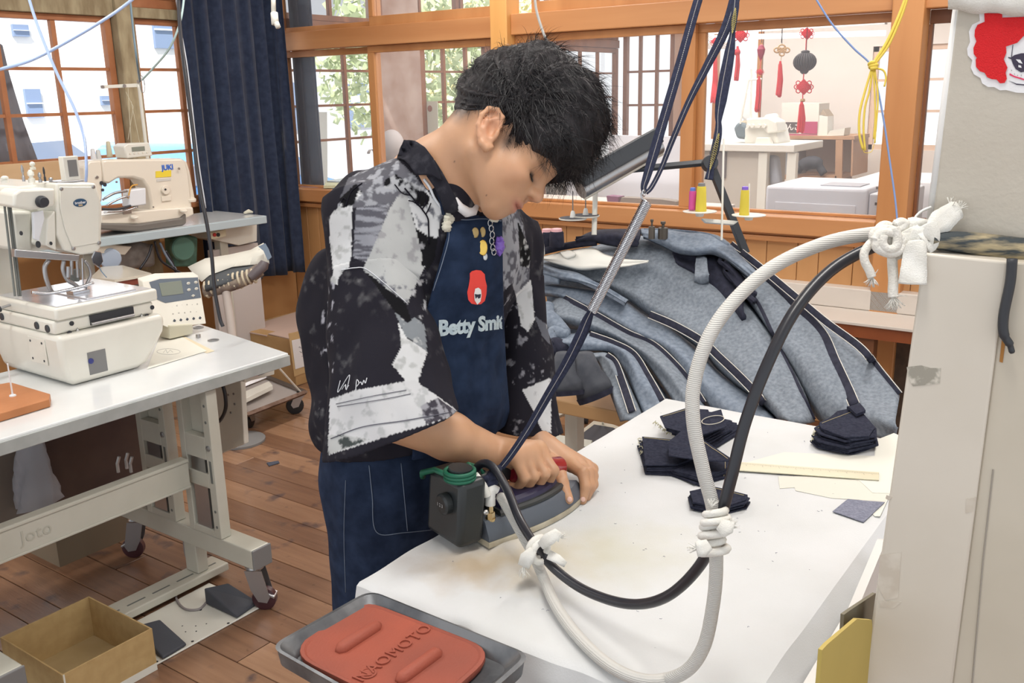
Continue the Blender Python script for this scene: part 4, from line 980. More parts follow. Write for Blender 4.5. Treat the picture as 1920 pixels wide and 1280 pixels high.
def drop(rowp, outv, dz, n=5, wav=.006):
 P_ = [rowp]
 for k_ in range(1, n + 1):
  t = k_ / n; q = rowp.copy(); q += np.array(outv) * min(1, t * 2.2); q[:, 2] -= dz * t
  s_ = np.arange(len(q)); q += np.array(outv)[None] / (np.linalg.norm(outv) + 1e-9) * (wav * t * np.sin(s_ * .55 + 1.5 * np.sin(s_ * .13)))[:, None]
  P_.append(q)
 return np.array(P_)
g = MB(); g.grid(G); g.grid(drop(G[0][::-1], (-.006, 0, 0), .05, 6, .005)); g.grid(drop(G[-1], (.006, 0, 0), .05)); g.grid(drop(G[:, 0], (0, -.028, 0), .070, 6, .003)); g.grid(drop(G[:, -1][::-1], (0, .006, 0), .06, 6, .004))
g.build('cloth_cover', M_pad, tb, smooth='all', origin=((TX0 + TX1) / 2, (TY0 + TY1) / 2, TZ))
g = MB(); g.box((TX0 + .004, TY0 + .004, TZ - .045), (TX1 - .004, TY1 - .004, TZ - .008)); g.build('board', M_tim, tb, bev=.004)
for sy in (TY0 + .05, TY1 - .09):
 g = MB(); g.box((TX0 + .10, sy, TZ - .10), (TX1 - .08, sy + .04, TZ - .046)); g.build('rail', M_tim, tb, bev=.003)
for sx in (TX0 + .12, TX1 - .14):
 for sy in (TY0 + .05, TY1 - .09): g = MB(); g.box((sx, sy, 0), (sx + .045, sy + .04, TZ - .101)); g.build('leg', M_frame, tb, bev=.003)
 g = MB(); g.box((sx + .005, TY0 + .091, .16), (sx + .04, TY1 - .091, .20)); g.build('stretcher', M_frame, tb, bev=.003)
g = MB(); rr = random.Random(5)
for i in range(90):
 x, y = rr.uniform(.95, 1.8), rr.uniform(.36, .88); a = rr.uniform(0, 6.3); l = rr.uniform(.0006, .003)
 g.tube([(x, y, TZ + .0012), (x + l * math.cos(a), y + l * math.sin(a), TZ + .0014), (x + l * math.cos(a + .7) * 1.5, y + l * math.sin(a + .7) * 1.5, TZ + .0010)], .00028, 4)
tag(g.build('lint', mat('lint_navy', (.08, .09, .16), .9)), 'tiny navy thread ends scattered over the white cloth', 'lint', kind='stuff')
# ================================================================ tray with red silicone rest
M_tray = mat('dull_steel', (.10, .105, .115), 0.45, .7, col2=(.22, .23, .24), scale=16, bump=.2, bscale=120)
Tz = .799
tc_ = [onZ(*p, Tz) for p in [(695, 1108), (992, 1228), (815, 1385), (510, 1212)]]
tco = [np.array(p) for p in tc_]; tcen = sum(tco) / 4
def rrect(cs, r, n=6, inset=0.0, z=None):
 cen = sum(cs) / 4; out = []
 cs = [c + (cen - c) / np.linalg.norm(cen - c) * inset * 1.414 for c in cs]
 for i in range(4):
  c, a, b_ = cs[i], cs[i - 1], cs[(i + 1) % 4]; ua = (a - c) / np.linalg.norm(a - c); ub = (b_ - c) / np.linalg.norm(b_ - c)
  for k_ in range(n + 1):
   t = k_ / n; p = c + ua * r * (1 - t) ** 2 + ub * r * t ** 2
   out.append(p)
 o = np.array(out)
 if z is not None: o = o.copy(); o[:, 2] = z
 return o
tr = thing('tray', (tcen[0], tcen[1], Tz - .03), 'grey steel tray holding a red silicone iron rest at the table end', 'tray')
g = MB()
rings = [rrect(tco, .022, inset=-.001, z=Tz - .004), rrect(tco, .024, inset=-.003, z=Tz), rrect(tco, .022, inset=.002, z=Tz + .001), rrect(tco, .020, inset=.008, z=Tz - .006), rrect(tco, .018, inset=.018, z=Tz - .018), rrect(tco, .016, inset=.030, z=Tz - .019)]
g.grid(np.array(rings), closed=True); n_ = len(rings[0]); g.add(rings[-1], [tuple(range(n_))])
g.build('pan', M_tray, tr, smooth=True)
g = MB(); g.grid(np.array([rrect(tco, .022, inset=-.001, z=Tz - .004), rrect(tco, .022, inset=.001, z=Tz - .022), rrect(tco, .02, inset=.022, z=Tz - .024)]), closed=True)
g.add(rrect(tco, .02, inset=.022, z=Tz - .024), [tuple(reversed(range(n_)))]); g.build('outer_side', M_tray, tr, smooth=True)
g = MB()
for s_ in (.35, .65): a = tco[0] * (1 - s_) + tco[3] * s_; b_ = tco[1] * (1 - s_) + tco[2] * s_; g.box((a[0] - .01, b_[1], Tz - .045), (a[0] + .01, a[1], Tz - .0245))
tag(g.build('support_bar', M_frame, tr), kind='stuff')
M_sil = mat('red_silicone', (.36, .080, .045), 0.65, col2=(.22, .060, .04), scale=7, thr=(.35, .8), bump=.25, bscale=300)
mz = Tz - .018
mc = [onZ(*p, mz + .012) for p in [(672, 1117), (935, 1217), (790, 1345), (537, 1220)]]
mc = [np.array(p) for p in mc]
mt = thing('silicone_mat', (*(sum(mc) / 4)[:2], mz), 'brick red silicone rest with two raised bars lying in the steel tray', 'mat')
g = MB(); R_ = [rrect(mc, .050, inset=.002, z=mz), rrect(mc, .050, inset=0, z=mz + .006), rrect(mc, .048, inset=.001, z=mz + .010), rrect(mc, .046, inset=.005, z=mz + .011), rrect(mc, .043, inset=.008, z=mz + .009)]
g.grid(np.array(R_), closed=True); n_ = len(R_[0]); g.add(R_[-1], [tuple(range(n_))]); g.add(R_[0], [tuple(reversed(range(n_)))]); g.build('slab', M_sil, mt, smooth=True)
for (a, b_) in [((632, 1222), (712, 1170)), ((745, 1278), (825, 1220))]:
 A_, B_ = onZ(*a, mz + .010), onZ(*b_, mz + .010); g = MB(); g.tube([A_, A_ * .9 + B_ * .1, A_ * .1 + B_ * .9, B_], [.004, .0095, .0095, .004], 12); g.build('raised_bar', M_sil, mt, smooth='all')
o_ = onZ(740, 1222, mz + .0102); ux = onZ(785, 1188, mz) - onZ(700, 1252, mz); ux[2] = 0; uy = np.cross([0, 0, 1], ux)
vs, fs = text_mesh('NAOMOTO', .026, extrude=.0010, spacing=1.05); X_ = ux / np.linalg.norm(ux); Y_ = uy / np.linalg.norm(uy)
g = MB(); g.add(np.array(o_) + vs[:, :1] * X_ + vs[:, 1:2] * Y_ + vs[:, 2:] * np.array([0, 0, 1]), fs); g.build('embossed_lettering', M_sil, mt)
o2 = onZ(690, 1262, mz + .0095); g = MB(); g.lathe([(.011, 0), (.011, .001), (.0085, .0012), (.0085, .0004), (.0001, .0004)], o2, seg=20); g.build('embossed_mark', M_sil, mt)
# ================================================================ steam iron
M_irg = mat('iron_grey', (.085, .10, .125), 0.5, bump=.05, bscale=600); M_irn = mat('iron_navy', (.018, .016, .05), 0.5); M_irb = mat('black_plastic', (.018, .022, .024), 0.38, bump=.05, bscale=500)
M_sole = mat('sole_beige', (.50, .46, .36), 0.5, col2=(.36, .31, .22), scale=30); M_alu = mat('aluminium', (.55, .54, .52), 0.3, .9); M_rede = mat('red_enamel', (.28, .008, .018), 0.12, coat=.8); M_brs = mat('brass_fitting', (.62, .50, .30), 0.25, 1.0)
i_b, i_t = onZ(917, 1030, TZ), onZ(1106, 962, TZ)
I_t = onZ(1090, 945, TZ + .002); I_x = np.array(I_t) - np.array(onZ(873, 985, TZ)); I_x[2] = 0; I_x /= np.linalg.norm(I_x)
I_x = np.array([.955, -.297, 0]); I_y = np.array([.297, .955, 0])
I_0 = np.array(i_b) + I_y * .055
LI = .248
IR = thing('steam_iron', I_0 + I_x * .1, 'grey industrial steam iron with a red handle held in the right hand', 'iron')
def ipt(x, y, z): return I_0 + I_x * x + I_y * y + np.array([0, 0, z])
def sole_outline(w, l, x0=0.0, tip=.0):
 pts = []
 for k_ in range(15):
  t = k_ / 14; x = x0 + l * t; pts.append((x, w * max(0.0, 1 - max(0, (t - .28) / .72) ** 2.1) ** .75))
 return pts
def sole_ring(w, l, z, x0=0.0):
 o = sole_outline(w, l, x0); return np.array([ipt(x, -y, z) for x, y in o] + [ipt(x, y, z) for x, y in reversed(o[:-1])])
def stack(name, rings, m, parent, smooth=True):
 g = MB(); g.grid(np.array(rings), closed=True); n = len(rings[0]); g.add(rings[-1], [tuple(range(n))]); g.add(rings[0], [tuple(reversed(range(n)))]); return g.build(name, m, parent, smooth=smooth)
stack('sole_shoe', [sole_ring(.055, LI, .0015), sole_ring(.056, LI + .001, .009), sole_ring(.055, LI, .011)], M_sole, IR)
stack('heating_body', [sole_ring(.0545, LI - .004, .0115, .001), sole_ring(.0545, LI - .006, .018, .001), sole_ring(.051, LI - .012, .026, .001), sole_ring(.047, LI - .020, .036, .001), sole_ring(.040, LI - .045, .041, .004)], M_irg, IR)
stack('insulation', [sole_ring(.042, .175, .041, .034), sole_ring(.042, .175, .046, .034), sole_ring(.038, .168, .049, .035)], M_irb, IR)
stack('top_cover', [sole_ring(.034, .148, .049, .040), sole_ring(.031, .140, .054, .042), sole_ring(.022, .120, .057, .046)], M_irn, IR)
g = MB(); g.box((-.052, -.048, .012), (-.003, .048, .118)); 
g.v = [tuple(ipt(*(p[0] + (.010 if p[2] > .1 else 0), p[1], p[2]))) for p in g.v]; g.build('heel_housing', M_irb, IR, bev=.010, bseg=3, smooth=True)
g = MB(); c_ = ipt(-.046, -.012, .078); g.lathe([(.017, 0), (.017, .010), (.014, .013), (.0001, .013)], c_, -I_x, 24); dl = g.build('thermostat_dial', M_irb, IR, smooth=True)
text_on('dial_numbers', '1 2 3', .008, c_ - I_x * .0135, -I_y, (0, 0, 1), mat('dial_white', (.5, .5, .5), .6), dl)
g = MB(); g.tube([ipt(-.028, -.020, .110), ipt(-.026, -.022, .135)], [.020, .0185], 20); g.build('cable_collar', M_irb, IR, smooth=True)
M_green = mat('green_tape', (.005, .11, .06), 0.5, bump=.2, bscale=200)
g = MB(); ct = ipt(-.027, -.021, .122)
for k_ in range(3): g.tube([ct + np.array([0, 0, k_ * .0055 - .004]) + I_x * math.cos(a) * .0225 + I_y * math.sin(a) * .0225 for a in np.linspace(0, 2 * PI, 21)], .0036, 6)
g.tube([ct + I_x * -.015 + I_y * .01, ipt(-.040, .03, .118), ipt(-.055, .045, .112), ipt(-.048, .055, .10)], .005, 6)
g.tube([ct + I_x * .02, ipt(.01, .01, .120), ipt(.035, .018, .105), ipt(.045, .02, .09)], .0045, 6)
tag(g.build('green_tape', M_green, IR, smooth='all'), 'green tape wound round the cable', kind='stuff')
hS, hE = HC - HA * .046, HC + HA * .066
g = MB(); g.tube([hS, hS + HA * .004, hE - HA * .004, hE], [.013, .0180, .0180, .0160], 28); g.build('handle', M_rede, IR, smooth=True)
g = MB(); g.prism([hS + HZ * .010 + HA * .004, hS - HZ * .012 + HA * .004, ipt(.01, 0, .052), ipt(-.012, 0, .052), ipt(-.022, 0, .10)], I_y * .012); g.build('handle_bridge', M_irb, IR, bev=.003)
g = MB(); g.prism([hE - HA * .050 - HZ * .014, hE - HA * .028 - HZ * .014, ipt(.132, 0, .048), ipt(.100, 0, .048)], I_y * .014); g.build('handle_post', M_irb, IR, bev=.003)
f0 = ipt(.018, -.036, .036)
g = MB(); g.cyl(f0, f0 + np.array([0, 0, .006]), .0085, 18); g.cyl(f0 + np.array([0, 0, .0061]), f0 + np.array([0, 0, .016]), .0072, 6); g.cyl(f0 + np.array([0, 0, .0161]), f0 + np.array([0, 0, .030]), .0052, 16); g.build('steam_fitting', M_brs, IR, smooth=True)
M_ptfe = mat('white_rubber', (.72, .72, .69), .6)
g = MB(); g.tube(bez([f0 + np.array([0, 0, .028]), f0 + np.array([.001, 0, .042]), f0 + I_x * .006 + np.array([0, 0, .054]), f0 + I_x * .013 - I_y * .004 + np.array([0, 0, .050])], 5), [.0085] * 5 + [.0078] * 5 + [.006] * 5 + [.006], 14); g.build('elbow', M_ptfe, IR, smooth=True)
g = MB(); g.tube(bez([ipt(-.004, -.028, .118), ipt(.006, -.034, .100), ipt(.012, -.038, .082)], 5), .0065, 10); g.build('cloth_wrap', mat('cotton_tape', (.74, .73, .68), .9), IR, smooth=True)
g = MB(); g.lathe([(.003, 0), (.0045, .001), (.003, .004), (.0001, .005)], ipt(-.001, -.050, .062), -I_y, 12); g.build('screw', M_alu, IR, smooth=True)
# ================================================================ cable and steam hose, tied together
M_blk = mat('black_rubber', (.014, .015, .022), 0.38, coat=.2)
M_brd = mat('braided_sleeve', (.56, .55, .52), 0.6, bump=0.0)
def braid(m, sc=900):
 N, L = m.node_tree.nodes, m.node_tree.links; tc = N.new('ShaderNodeTexCoord'); w = N.new('ShaderNodeTexWave'); w.inputs['Scale'].default_value = sc / 6.0; w.wave_type = 'BANDS'; w.bands_direction = 'Z'
 w.inputs['Distortion'].default_value = 1.5; L.new(tc.outputs['Object'], w.inputs['Vector']); b = N.new('ShaderNodeBump'); b.inputs['Strength'].default_value = .5; b.inputs['Distance'].default_value = .001
 L.new(w.outputs['Fac'], b.inputs['Height']); L.new(b.outputs[0], N['Principled BSDF'].inputs['Normal'])
braid(M_brd)
def pxpath(pts, n=10): return bez([onD(x, y, d) for x, y, d in pts], n)
cab = pxpath([(900, 905, 1.50), (893, 880, 1.50), (908, 868, 1.49), (928, 880, 1.475), (952, 920, 1.45), (975, 975, 1.41), (1003, 1020, 1.37), (1040, 1066, 1.33), (1100, 1108, 1.27), (1180, 1132, 1.20), (1250, 1118, 1.14), (1312, 1060, 1.09), (1346, 985, 1.05), (1370, 900, 1.03), (1398, 790, 1.02), (1440, 680, 1.02), (1492, 580, 1.03), (1560, 505, 1.05), (1640, 462, 1.06), (1700, 452, 1.06), (1745, 462, 1.05)])
g = MB(); g.tube(cab, .0068, 14); cb = g.build('power_cable', M_blk, None, smooth='all'); tag(cb, 'thick black rubber cable looping from the iron up to the cream column', 'cable')
hos = pxpath([(938, 930, 1.485), (950, 950, 1.465), (972, 990, 1.43), (1000, 1040, 1.39), (1020, 1085, 1.35), (1045, 1140, 1.31), (1090, 1200, 1.25), (1150, 1252, 1.19), (1215, 1276, 1.14), (1280, 1262, 1.10), (1318, 1215, 1.08), (1336, 1140, 1.065), (1343, 1060, 1.055), (1338, 960, 1.045), (1318, 880, 1.035), (1300, 790, 1.03), (1302, 715, 1.03), (1330, 630, 1.03), (1380, 560, 1.04), (1450, 500, 1.05), (1540, 458, 1.06), (1620, 440, 1.065), (1690, 436, 1.065), (1740, 446, 1.06), (1782, 470, 1.05)])
def above(pts, m):
 o = []
 for p in pts:
  p = np.array(p, dtype=float)
  if TX0 - .02 < p[0] < TX1 and TY0 - .03 < p[1] < TY1 and p[2] < TZ + m: p = CAMP + (p - CAMP) * ((TZ + m - CAMP[2]) / (p[2] - CAMP[2]))
  o.append(p)
 return o
hos = above(hos, .011)
g = MB(); g.tube(hos, .0079, 14); hs_ = g.build('steam_hose', M_brd, None, smooth='all'); tag(hs_, 'pale braided steam hose looping from the iron up to the cream column', 'hose')
M_rag = mat('cotton_rag', (.78, .77, .73), .95, col2=(.70, .68, .62), scale=40, bump=.4, bscale=700)
M_rope = mat('cotton_rope', (.76, .74, .69), .95, col2=(.66, .63, .57), scale=120, bump=.6, bscale=500)
def tuft(g, p, d, n, l, r, sd=1):
 rr = random.Random(sd)
 for i in range(n):
  q = V(p); d_ = (V(d).normalized() + Vector((rr.gauss(0, .35), rr.gauss(0, .35), rr.gauss(0, .35)))).normalized(); pts = [q]
  for k_ in range(4): q = q + d_ * l / 4; d_ = (d_ + Vector((rr.gauss(0, .2), rr.gauss(0, .2), rr.gauss(0, .2) - .05))).normalized(); pts.append(q)
  g.tube(pts, [r, r * .8, r * .6, r * .4, r * .2], 4)
def coil(g, P, axis, rx, r, turns, pitch, seg=8, ph=0.0, wob=.12):
 ax = V(axis).normalized(); a = ax.orthogonal().normalized(); b_ = ax.cross(a); pts = []
 for i in range(int(turns * 16) + 1):
  t = i / 16; an = 2 * PI * t + ph; rr_ = rx * (1 + wob * math.sin(3.1 * t + ph)); pts.append(V(P) + ax * (pitch * (t - turns / 2)) + (a * math.cos(an) + b_ * math.sin(an)) * rr_)
 g.tube(pts, r, seg)
def ribbon(g, pts, w, th=.0015, nrm=None):
 P_ = [V(p) for p in pts]; rows = []
 for i, p in enumerate(P_):
  t = (P_[min(i + 1, len(P_) - 1)] - P_[max(i - 1, 0)]).normalized(); n_ = (V(nrm) if nrm is not None else V(CAMP) - p).normalized(); s_ = t.cross(n_).normalized(); ww = w[i] if hasattr(w, '__len__') else w
  rows.append([(p + s_ * ww * k_ + n_ * (.0012 * math.sin(i * .45 + k_ * 2))) [:] for k_ in (-1, -.4, .3, 1)])
 g.grid(rows, th)
k1 = onD(1010, 1030, 1.345); g = MB(); ax1 = np.array(cab[75]) - np.array(cab[70])
coil(g, k1, ax1, .0155, .0050, 2.2, .008, wob=.1); g2 = [onD(1015, 1022, 1.33), onD(1030, 1010, 1.32), onD(1042, 1002, 1.32), onD(1050, 1008, 1.32)]
ribbon(g, g2, [.006, .009, .008, .006], .003); ribbon(g, [onD(1000, 1030, 1.33), onD(988, 1045, 1.33), onD(982, 1060, 1.335)], [.006, .010, .008], .003); ribbon(g, [onD(1030, 1040, 1.33), onD(1046, 1048, 1.32), onD(1060, 1058, 1.32)], [.007, .006, .003], .003)
tuft(g, onD(982, 1060, 1.335), CAMR @ np.array([-.2, 1, 0]), 14, .018, .0012, 3); tuft(g, onD(1049, 1006, 1.32), CAMR @ np.array([1, -.1, 0]), 10, .010, .0012, 4)
tag(g.build('rag_tie', M_rag, None, smooth='all'), 'white rag knotted round cable and hose beside the iron', 'tie', 'ties on the hose')
k2 = onD(1338, 1010, 1.035); g = MB(); ax2 = CAMR @ np.array([-.05, -1, .1])
coil(g, k2, ax2, .0120, .0046, 3.6, .0095, wob=.22); coil(g, onD(1342, 968, 1.03), ax2, .0125, .0042, 1.5, .009, ph=1)
ribbon(g, [onD(1330, 1020, 1.01), onD(1316, 1028, 1.01), onD(1305, 1030, 1.01)], [.006, .009, .007], .003); ribbon(g, [onD(1350, 1000, 1.01), onD(1362, 990, 1.01), onD(1366, 975, 1.01)], [.006, .008, .006], .003)
tuft(g, onD(1308, 1028, 1.01), CAMR @ np.array([-1, -.1, 0]), 14, .012, .0012, 5); tuft(g, onD(1364, 990, 1.01), CAMR @ np.array([.7, -.6, 0]), 16, .014, .0010, 6); tuft(g, onD(1335, 950, 1.02), CAMR @ np.array([-.3, -1, 0]), 10, .010, .0010, 7)
tag(g.build('rag_tie', M_rag, None, smooth='all'), 'grubby cotton strip wound round cable and hose where they cross above the table', 'tie', 'ties on the hose')
# ================================================================ cut denim pieces, ruler and papers on the table
M_pk = mat('raw_denim', (.019, .021, .038), .95, spec=.15, col2=(.034, .038, .060), scale=180, bump=.35, bscale=1400)
M_pk2 = mat('denim_reverse', (.16, .17, .23), .9, col2=(.24, .25, .32), scale=260, bump=.35, bscale=1400)
M_gst = mat('gold_thread', (.50, .42, .22), .7)
def P3(pts, z): return [np.array(onZ(x, y, z)) for x, y in pts]
def piece_mesh(poly, th, warp, seed, stitch=None, m=None, name='pocket_piece'):
 """one cut piece: outline densified, slightly warped, with its own thickness"""
 n = len(poly); D_ = []
 for i in range(n):
  a, b_ = poly[i], poly[(i + 1) % n]
  for k_ in range(4): D_.append(a + (b_ - a) * k_ / 4)
 D_ = np.array(D_); c_ = D_.mean(0); W = lambda p: p + np.array([0, 0, warp * mnoise.noise(Vector((p[0] * 22, p[1] * 22, seed))) + warp * 6 * ((p - c_)[:2] @ (p - c_)[:2])])
 rings = [np.array([W(c_ + (p - c_) * f_) for p in D_]) for f_ in (.5, 1.0)]; N_ = len(D_)
 up = [W(c_)] + list(rings[0]) + list(rings[1]); lo_ = [p - np.array([0, 0, th]) for p in up]; M_ = len(up)
 fs = [(0, 1 + i, 1 + (i + 1) % N_) for i in range(N_)] + [(1 + i, 1 + N_ + i, 1 + N_ + (i + 1) % N_, 1 + (i + 1) % N_) for i in range(N_)]
 f2 = [tuple(q + M_ for q in reversed(f)) for f in fs] + [(1 + N_ + i, M_ + 1 + N_ + i, M_ + 1 + N_ + (i + 1) % N_, 1 + N_ + (i + 1) % N_) for i in range(N_)]
 g = MB(); g.add(up + lo_, fs + f2); o = g.build(name, m or M_pk, None)
 if stitch is not None:
  a, b_ = stitch; pts = [W(np.array(a) + (np.array(b_) - np.array(a)) * t) + np.array([0, 0, .0005]) for t in np.linspace(.04, .96, 9)]
  g = MB(); g.tube(pts, .0005, 4); g.build('stitching', M_gst, o)
 return o
ORD = ['topmost', 'second from top', 'third from top', 'fourth from top', 'fifth from top', 'sixth from top', 'seventh from top', 'eighth from top', 'ninth from top', 'tenth from top', 'eleventh from top', 'twelfth from top']
def pstack(n, top, bot, z0, dz, label, group, seed, st=(0, 1), jit=.004, warp=.0012):
 rr = random.Random(seed)
 for i in range(n):
  t = 1 - i / max(1, n - 1); z = z0 + dz * (i + 1)
  A_, B_ = P3(top, z), P3(bot, z); poly = [a * (1 - t) + b_ * t for a, b_ in zip(A_, B_)]; j = np.array([rr.gauss(0, jit), rr.gauss(0, jit), 0]); c_ = sum(poly) / len(poly); an = rr.gauss(0, .05)
  R_ = np.array([[math.cos(an), -math.sin(an), 0], [math.sin(an), math.cos(an), 0], [0, 0, 1]])
  poly = [c_ + R_ @ (p - c_) + (j if i < n - 1 else 0) for p in poly]
  a, b_ = poly[st[0]], poly[st[1]]; ins = (c_ - (a + b_) / 2); ins = ins / np.linalg.norm(ins) * .007
  o = piece_mesh(poly, dz * .8, warp, seed + i * .1, (a + ins, b_ + ins)); tag(o, ORD[n - 1 - i] + ' ' + label, 'fabric', group)
zc = TZ + .001
pstack(11, [(1538, 795), (1573, 766), (1592, 762), (1641, 798), (1640, 815), (1598, 820), (1548, 806)], [(1522, 832), (1556, 808), (1585, 803), (1638, 812), (1642, 836), (1590, 853), (1536, 842)], zc, .0036, 'dark denim pocket piece in the tall neat stack near the cream column', 'pocket pieces in the tall stack', 2, (0, 2))
pstack(12, [(1238, 779), (1288, 765), (1330, 768), (1338, 792), (1290, 812), (1245, 800)], [(1290, 822), (1335, 790), (1392, 800), (1388, 812), (1340, 845), (1300, 840)], zc, .0030, 'dark denim pocket piece in the fanned stack behind the hose', 'pocket pieces in the fanned stack', 3, (0, 1), .003)
pstack(7, [(1202, 818), (1264, 824), (1308, 855), (1270, 870), (1212, 872)], [(1196, 838), (1262, 842), (1310, 872), (1268, 890), (1212, 888)], zc, .0028, 'dark denim pocket piece in the stack nearest the hands', 'pocket pieces nearest the hands', 4, (0, 1), .002)
pstack(6, [(1262, 880), (1300, 866), (1366, 860), (1366, 878), (1316, 896)], [(1258, 888), (1300, 878), (1368, 872), (1366, 892), (1308, 908)], zc, .0024, 'dark denim pocket piece in the low stack under the loose triangular piece', 'pocket pieces in the low stack', 5, (2, 3), .002)
pstack(6, [(1294, 920), (1336, 911), (1403, 928), (1398, 938), (1352, 950), (1298, 940)], [(1292, 935), (1336, 925), (1402, 938), (1396, 950), (1350, 963), (1298, 955)], zc, .0028, 'dark denim pocket piece in the small stack under the tied cables', 'pocket pieces in the small stack', 6, (1, 2), .002)
o = piece_mesh(P3([(1284, 802), (1377, 863), (1312, 862), (1254, 852), (1254, 826)], zc + .040), .0022, .002, 9.1, tuple(P3([(1288, 808), (1368, 862)], zc + .041)), name='denim_piece'); tag(o, 'loose triangular dark denim piece with gold stitching lying across two stacks', 'fabric')
o = piece_mesh(P3([(1302, 782), (1352, 768), (1362, 798), (1312, 816)], zc + .042), .0022, .002, 9.5, name='denim_piece'); tag(o, 'loose square dark denim piece with a pale thread oval on it', 'fabric')
g = MB(); cc_ = onZ(1337, 787, zc + .046); ex, ey = onZ(1358, 785, zc + .046) - cc_, onZ(1340, 779, zc + .046) - cc_
g.tube([cc_ + ex * math.cos(a) + ey * math.sin(a) for a in np.linspace(0, 2 * PI, 25)], .0008, 5); g.build('thread_loop', mat('pale_thread_loop', (.65, .60, .50), .8), o)
o = piece_mesh(P3([(1590, 935), (1659, 941), (1619, 978), (1561, 958)], TZ + .003), .0012, .001, 7, m=M_pk2, name='denim_scrap'); tag(o, 'faded grey denim offcut lying flat near the table edge', 'fabric')
o = piece_mesh(P3([(1588, 762), (1612, 755), (1623, 770), (1606, 776), (1596, 768)], zc + .048), .006, .004, 8, m=M_pk, name='denim_tab'); tag(o, 'short folded navy selvage tab on top of the tall pocket stack', 'fabric')
g = MB(); rr = random.Random(9)
for (x0, y0, x1, y1, zz, n) in [(1228, 790, 1262, 815, .02, 60), (1200, 820, 1206, 850, .014, 30), (1524, 822, 1534, 800, .02, 25)]:
 for i in range(n):
  t = rr.random(); p = V(onZ(x0 + (x1 - x0) * t, y0 + (y1 - y0) * t, zc + rr.random() * zz * 1.4)); d_ = Vector((rr.gauss(-.5, .8), rr.gauss(.5, .8), rr.gauss(0, .5))).normalized()
  g.tube([p, p + d_ * .004, p + d_ * .006 + Vector((0, 0, -.002))], .0006, 4)
tag(g.build('frayed_thread', mat('frayed_thread', (.55, .52, .36), .9)), 'pale frayed thread ends poking out of the pocket stacks', 'thread', kind='stuff')
M_pap = mat('pattern_paper', (.70, .69, .62), .85); M_pap2 = mat('pattern_card', (.66, .64, .57), .85)
def paper(pts, z, m, label, name='pattern_paper', th=.0006):
 g = MB(); g.prism([p for p in P3(pts, z)], (0, 0, th)); o = g.build(name, m); tag(o, label, 'paper'); return o
paper([(1396, 868), (1470, 848), (1560, 852), (1640, 855), (1640, 826), (1676, 812), (1690, 818), (1672, 925), (1636, 924), (1610, 900)], TZ + .0015, M_pap, 'large white pattern sheet under the ruler and the tall pocket stack')
paper([(1459, 893), (1462, 916), (1490, 914), (1492, 920), (1560, 934), (1662, 940), (1680, 900), (1640, 893)], TZ + .0008, M_pap2, 'cream pattern card with a notched edge below the ruler')
paper([(1600, 925), (1668, 930), (1650, 968), (1640, 968)], TZ + .0005, M_pap, 'small white paper corner beside the grey denim offcut')
M_rul = mat('yellowed_ruler', (.64, .60, .44), .4, coat=.4)
rl = thing('ruler', onZ(1508, 884, TZ + .003), 'long yellowed ruler lying on the pattern paper', 'ruler')
g = MB(); g.prism(P3([(1366, 866), (1648, 887), (1648, 901), (1372, 882)], TZ + .003), (0, 0, .0022)); g.build('blade', M_rul, rl, bev=.0006)
g = MB(); ra, rb = onZ(1366, 866, TZ + .0056), onZ(1648, 887, TZ + .0056); rw = onZ(1372, 882, TZ + .0056) - ra
for k_ in range(90):
 p = ra + (rb - ra) * ((k_ + .5) / 90); l = .30 if k_ % 10 == 0 else (.2 if k_ % 5 == 0 else .12); d_ = (rb - ra) / np.linalg.norm(rb - ra) * .0002
 g.add([p - d_, p + d_, p + d_ + rw * l, p - d_ + rw * l], [(0, 1, 2, 3)])
tag(g.build('tick_mark', mat('ruler_ink', (.10, .10, .07), .7), rl), kind='stuff')
# ================================================================ heap of inside-out jeans on the table behind
M_jn = mat('jeans_inside', (.165, .190, .225), .95, spec=.15, col2=(.27, .305, .35), scale=110, thr=(.3, .7), bump=.5, bscale=500, detail=8)
M_jn2 = mat('jeans_inside_blue', (.165, .200, .255), .95, spec=.15, col2=(.27, .315, .38), scale=90, thr=(.3, .7), bump=.5, bscale=500, detail=8)
M_nav = mat('navy_denim', (.012, .013, .028), .9, col2=(.024, .026, .048), scale=60, bump=.3, bscale=700)
M_poc = mat('pocketing', (.74, .73, .68), .9); M_edge = mat('selvage_white', (.68, .66, .60), .9)
def zz(pts): return [(980 + x / 2.461, 380 + y / 2.461) for x, y in pts]
def dp(x, y): return 2.02 + (1650 - x) * .00062 + (800 - y) * .00125
def resample(pts, n):
 q = np.array(bez([(x, y, 0) for x, y in pts], 12))[:, :2]; s_ = np.r_[0, np.cumsum(np.linalg.norm(np.diff(q, axis=0), axis=1))]; t = np.linspace(0, s_[-1], n)
 return np.stack([np.interp(t, s_, q[:, 0]), np.interp(t, s_, q[:, 1])], 1)
def band(name, up, lo, m, parent, off, n=60, mrows=22, bulge=.05, wav=.010, seed=0, th=.012, label=None):
 A_, B_ = resample(zz(up), n), resample(zz(lo), n); rows = []
 for i in range(n):
  row = []
  for j in range(mrows):
   v = j / (mrows - 1); x, y = A_[i] * (1 - v) + B_[i] * v; e = math.sin(PI * v) ** .6
   d = dp(x, y) - off - bulge * (e - .6) + wav * mnoise.noise(Vector((i * .09, v * 2.6, seed))) * 2 + wav * .7 * math.sin(v * 9 + i * .06 + seed)
   if v < .06 or v > .94: d += .018
   row.append(onD(x, y, d))
  rows.append(row)
 g = MB(); g.grid(np.array(rows), -th); o = g.build(name, m, parent, smooth="all")
 if label: o['label'] = label
 return o, rows
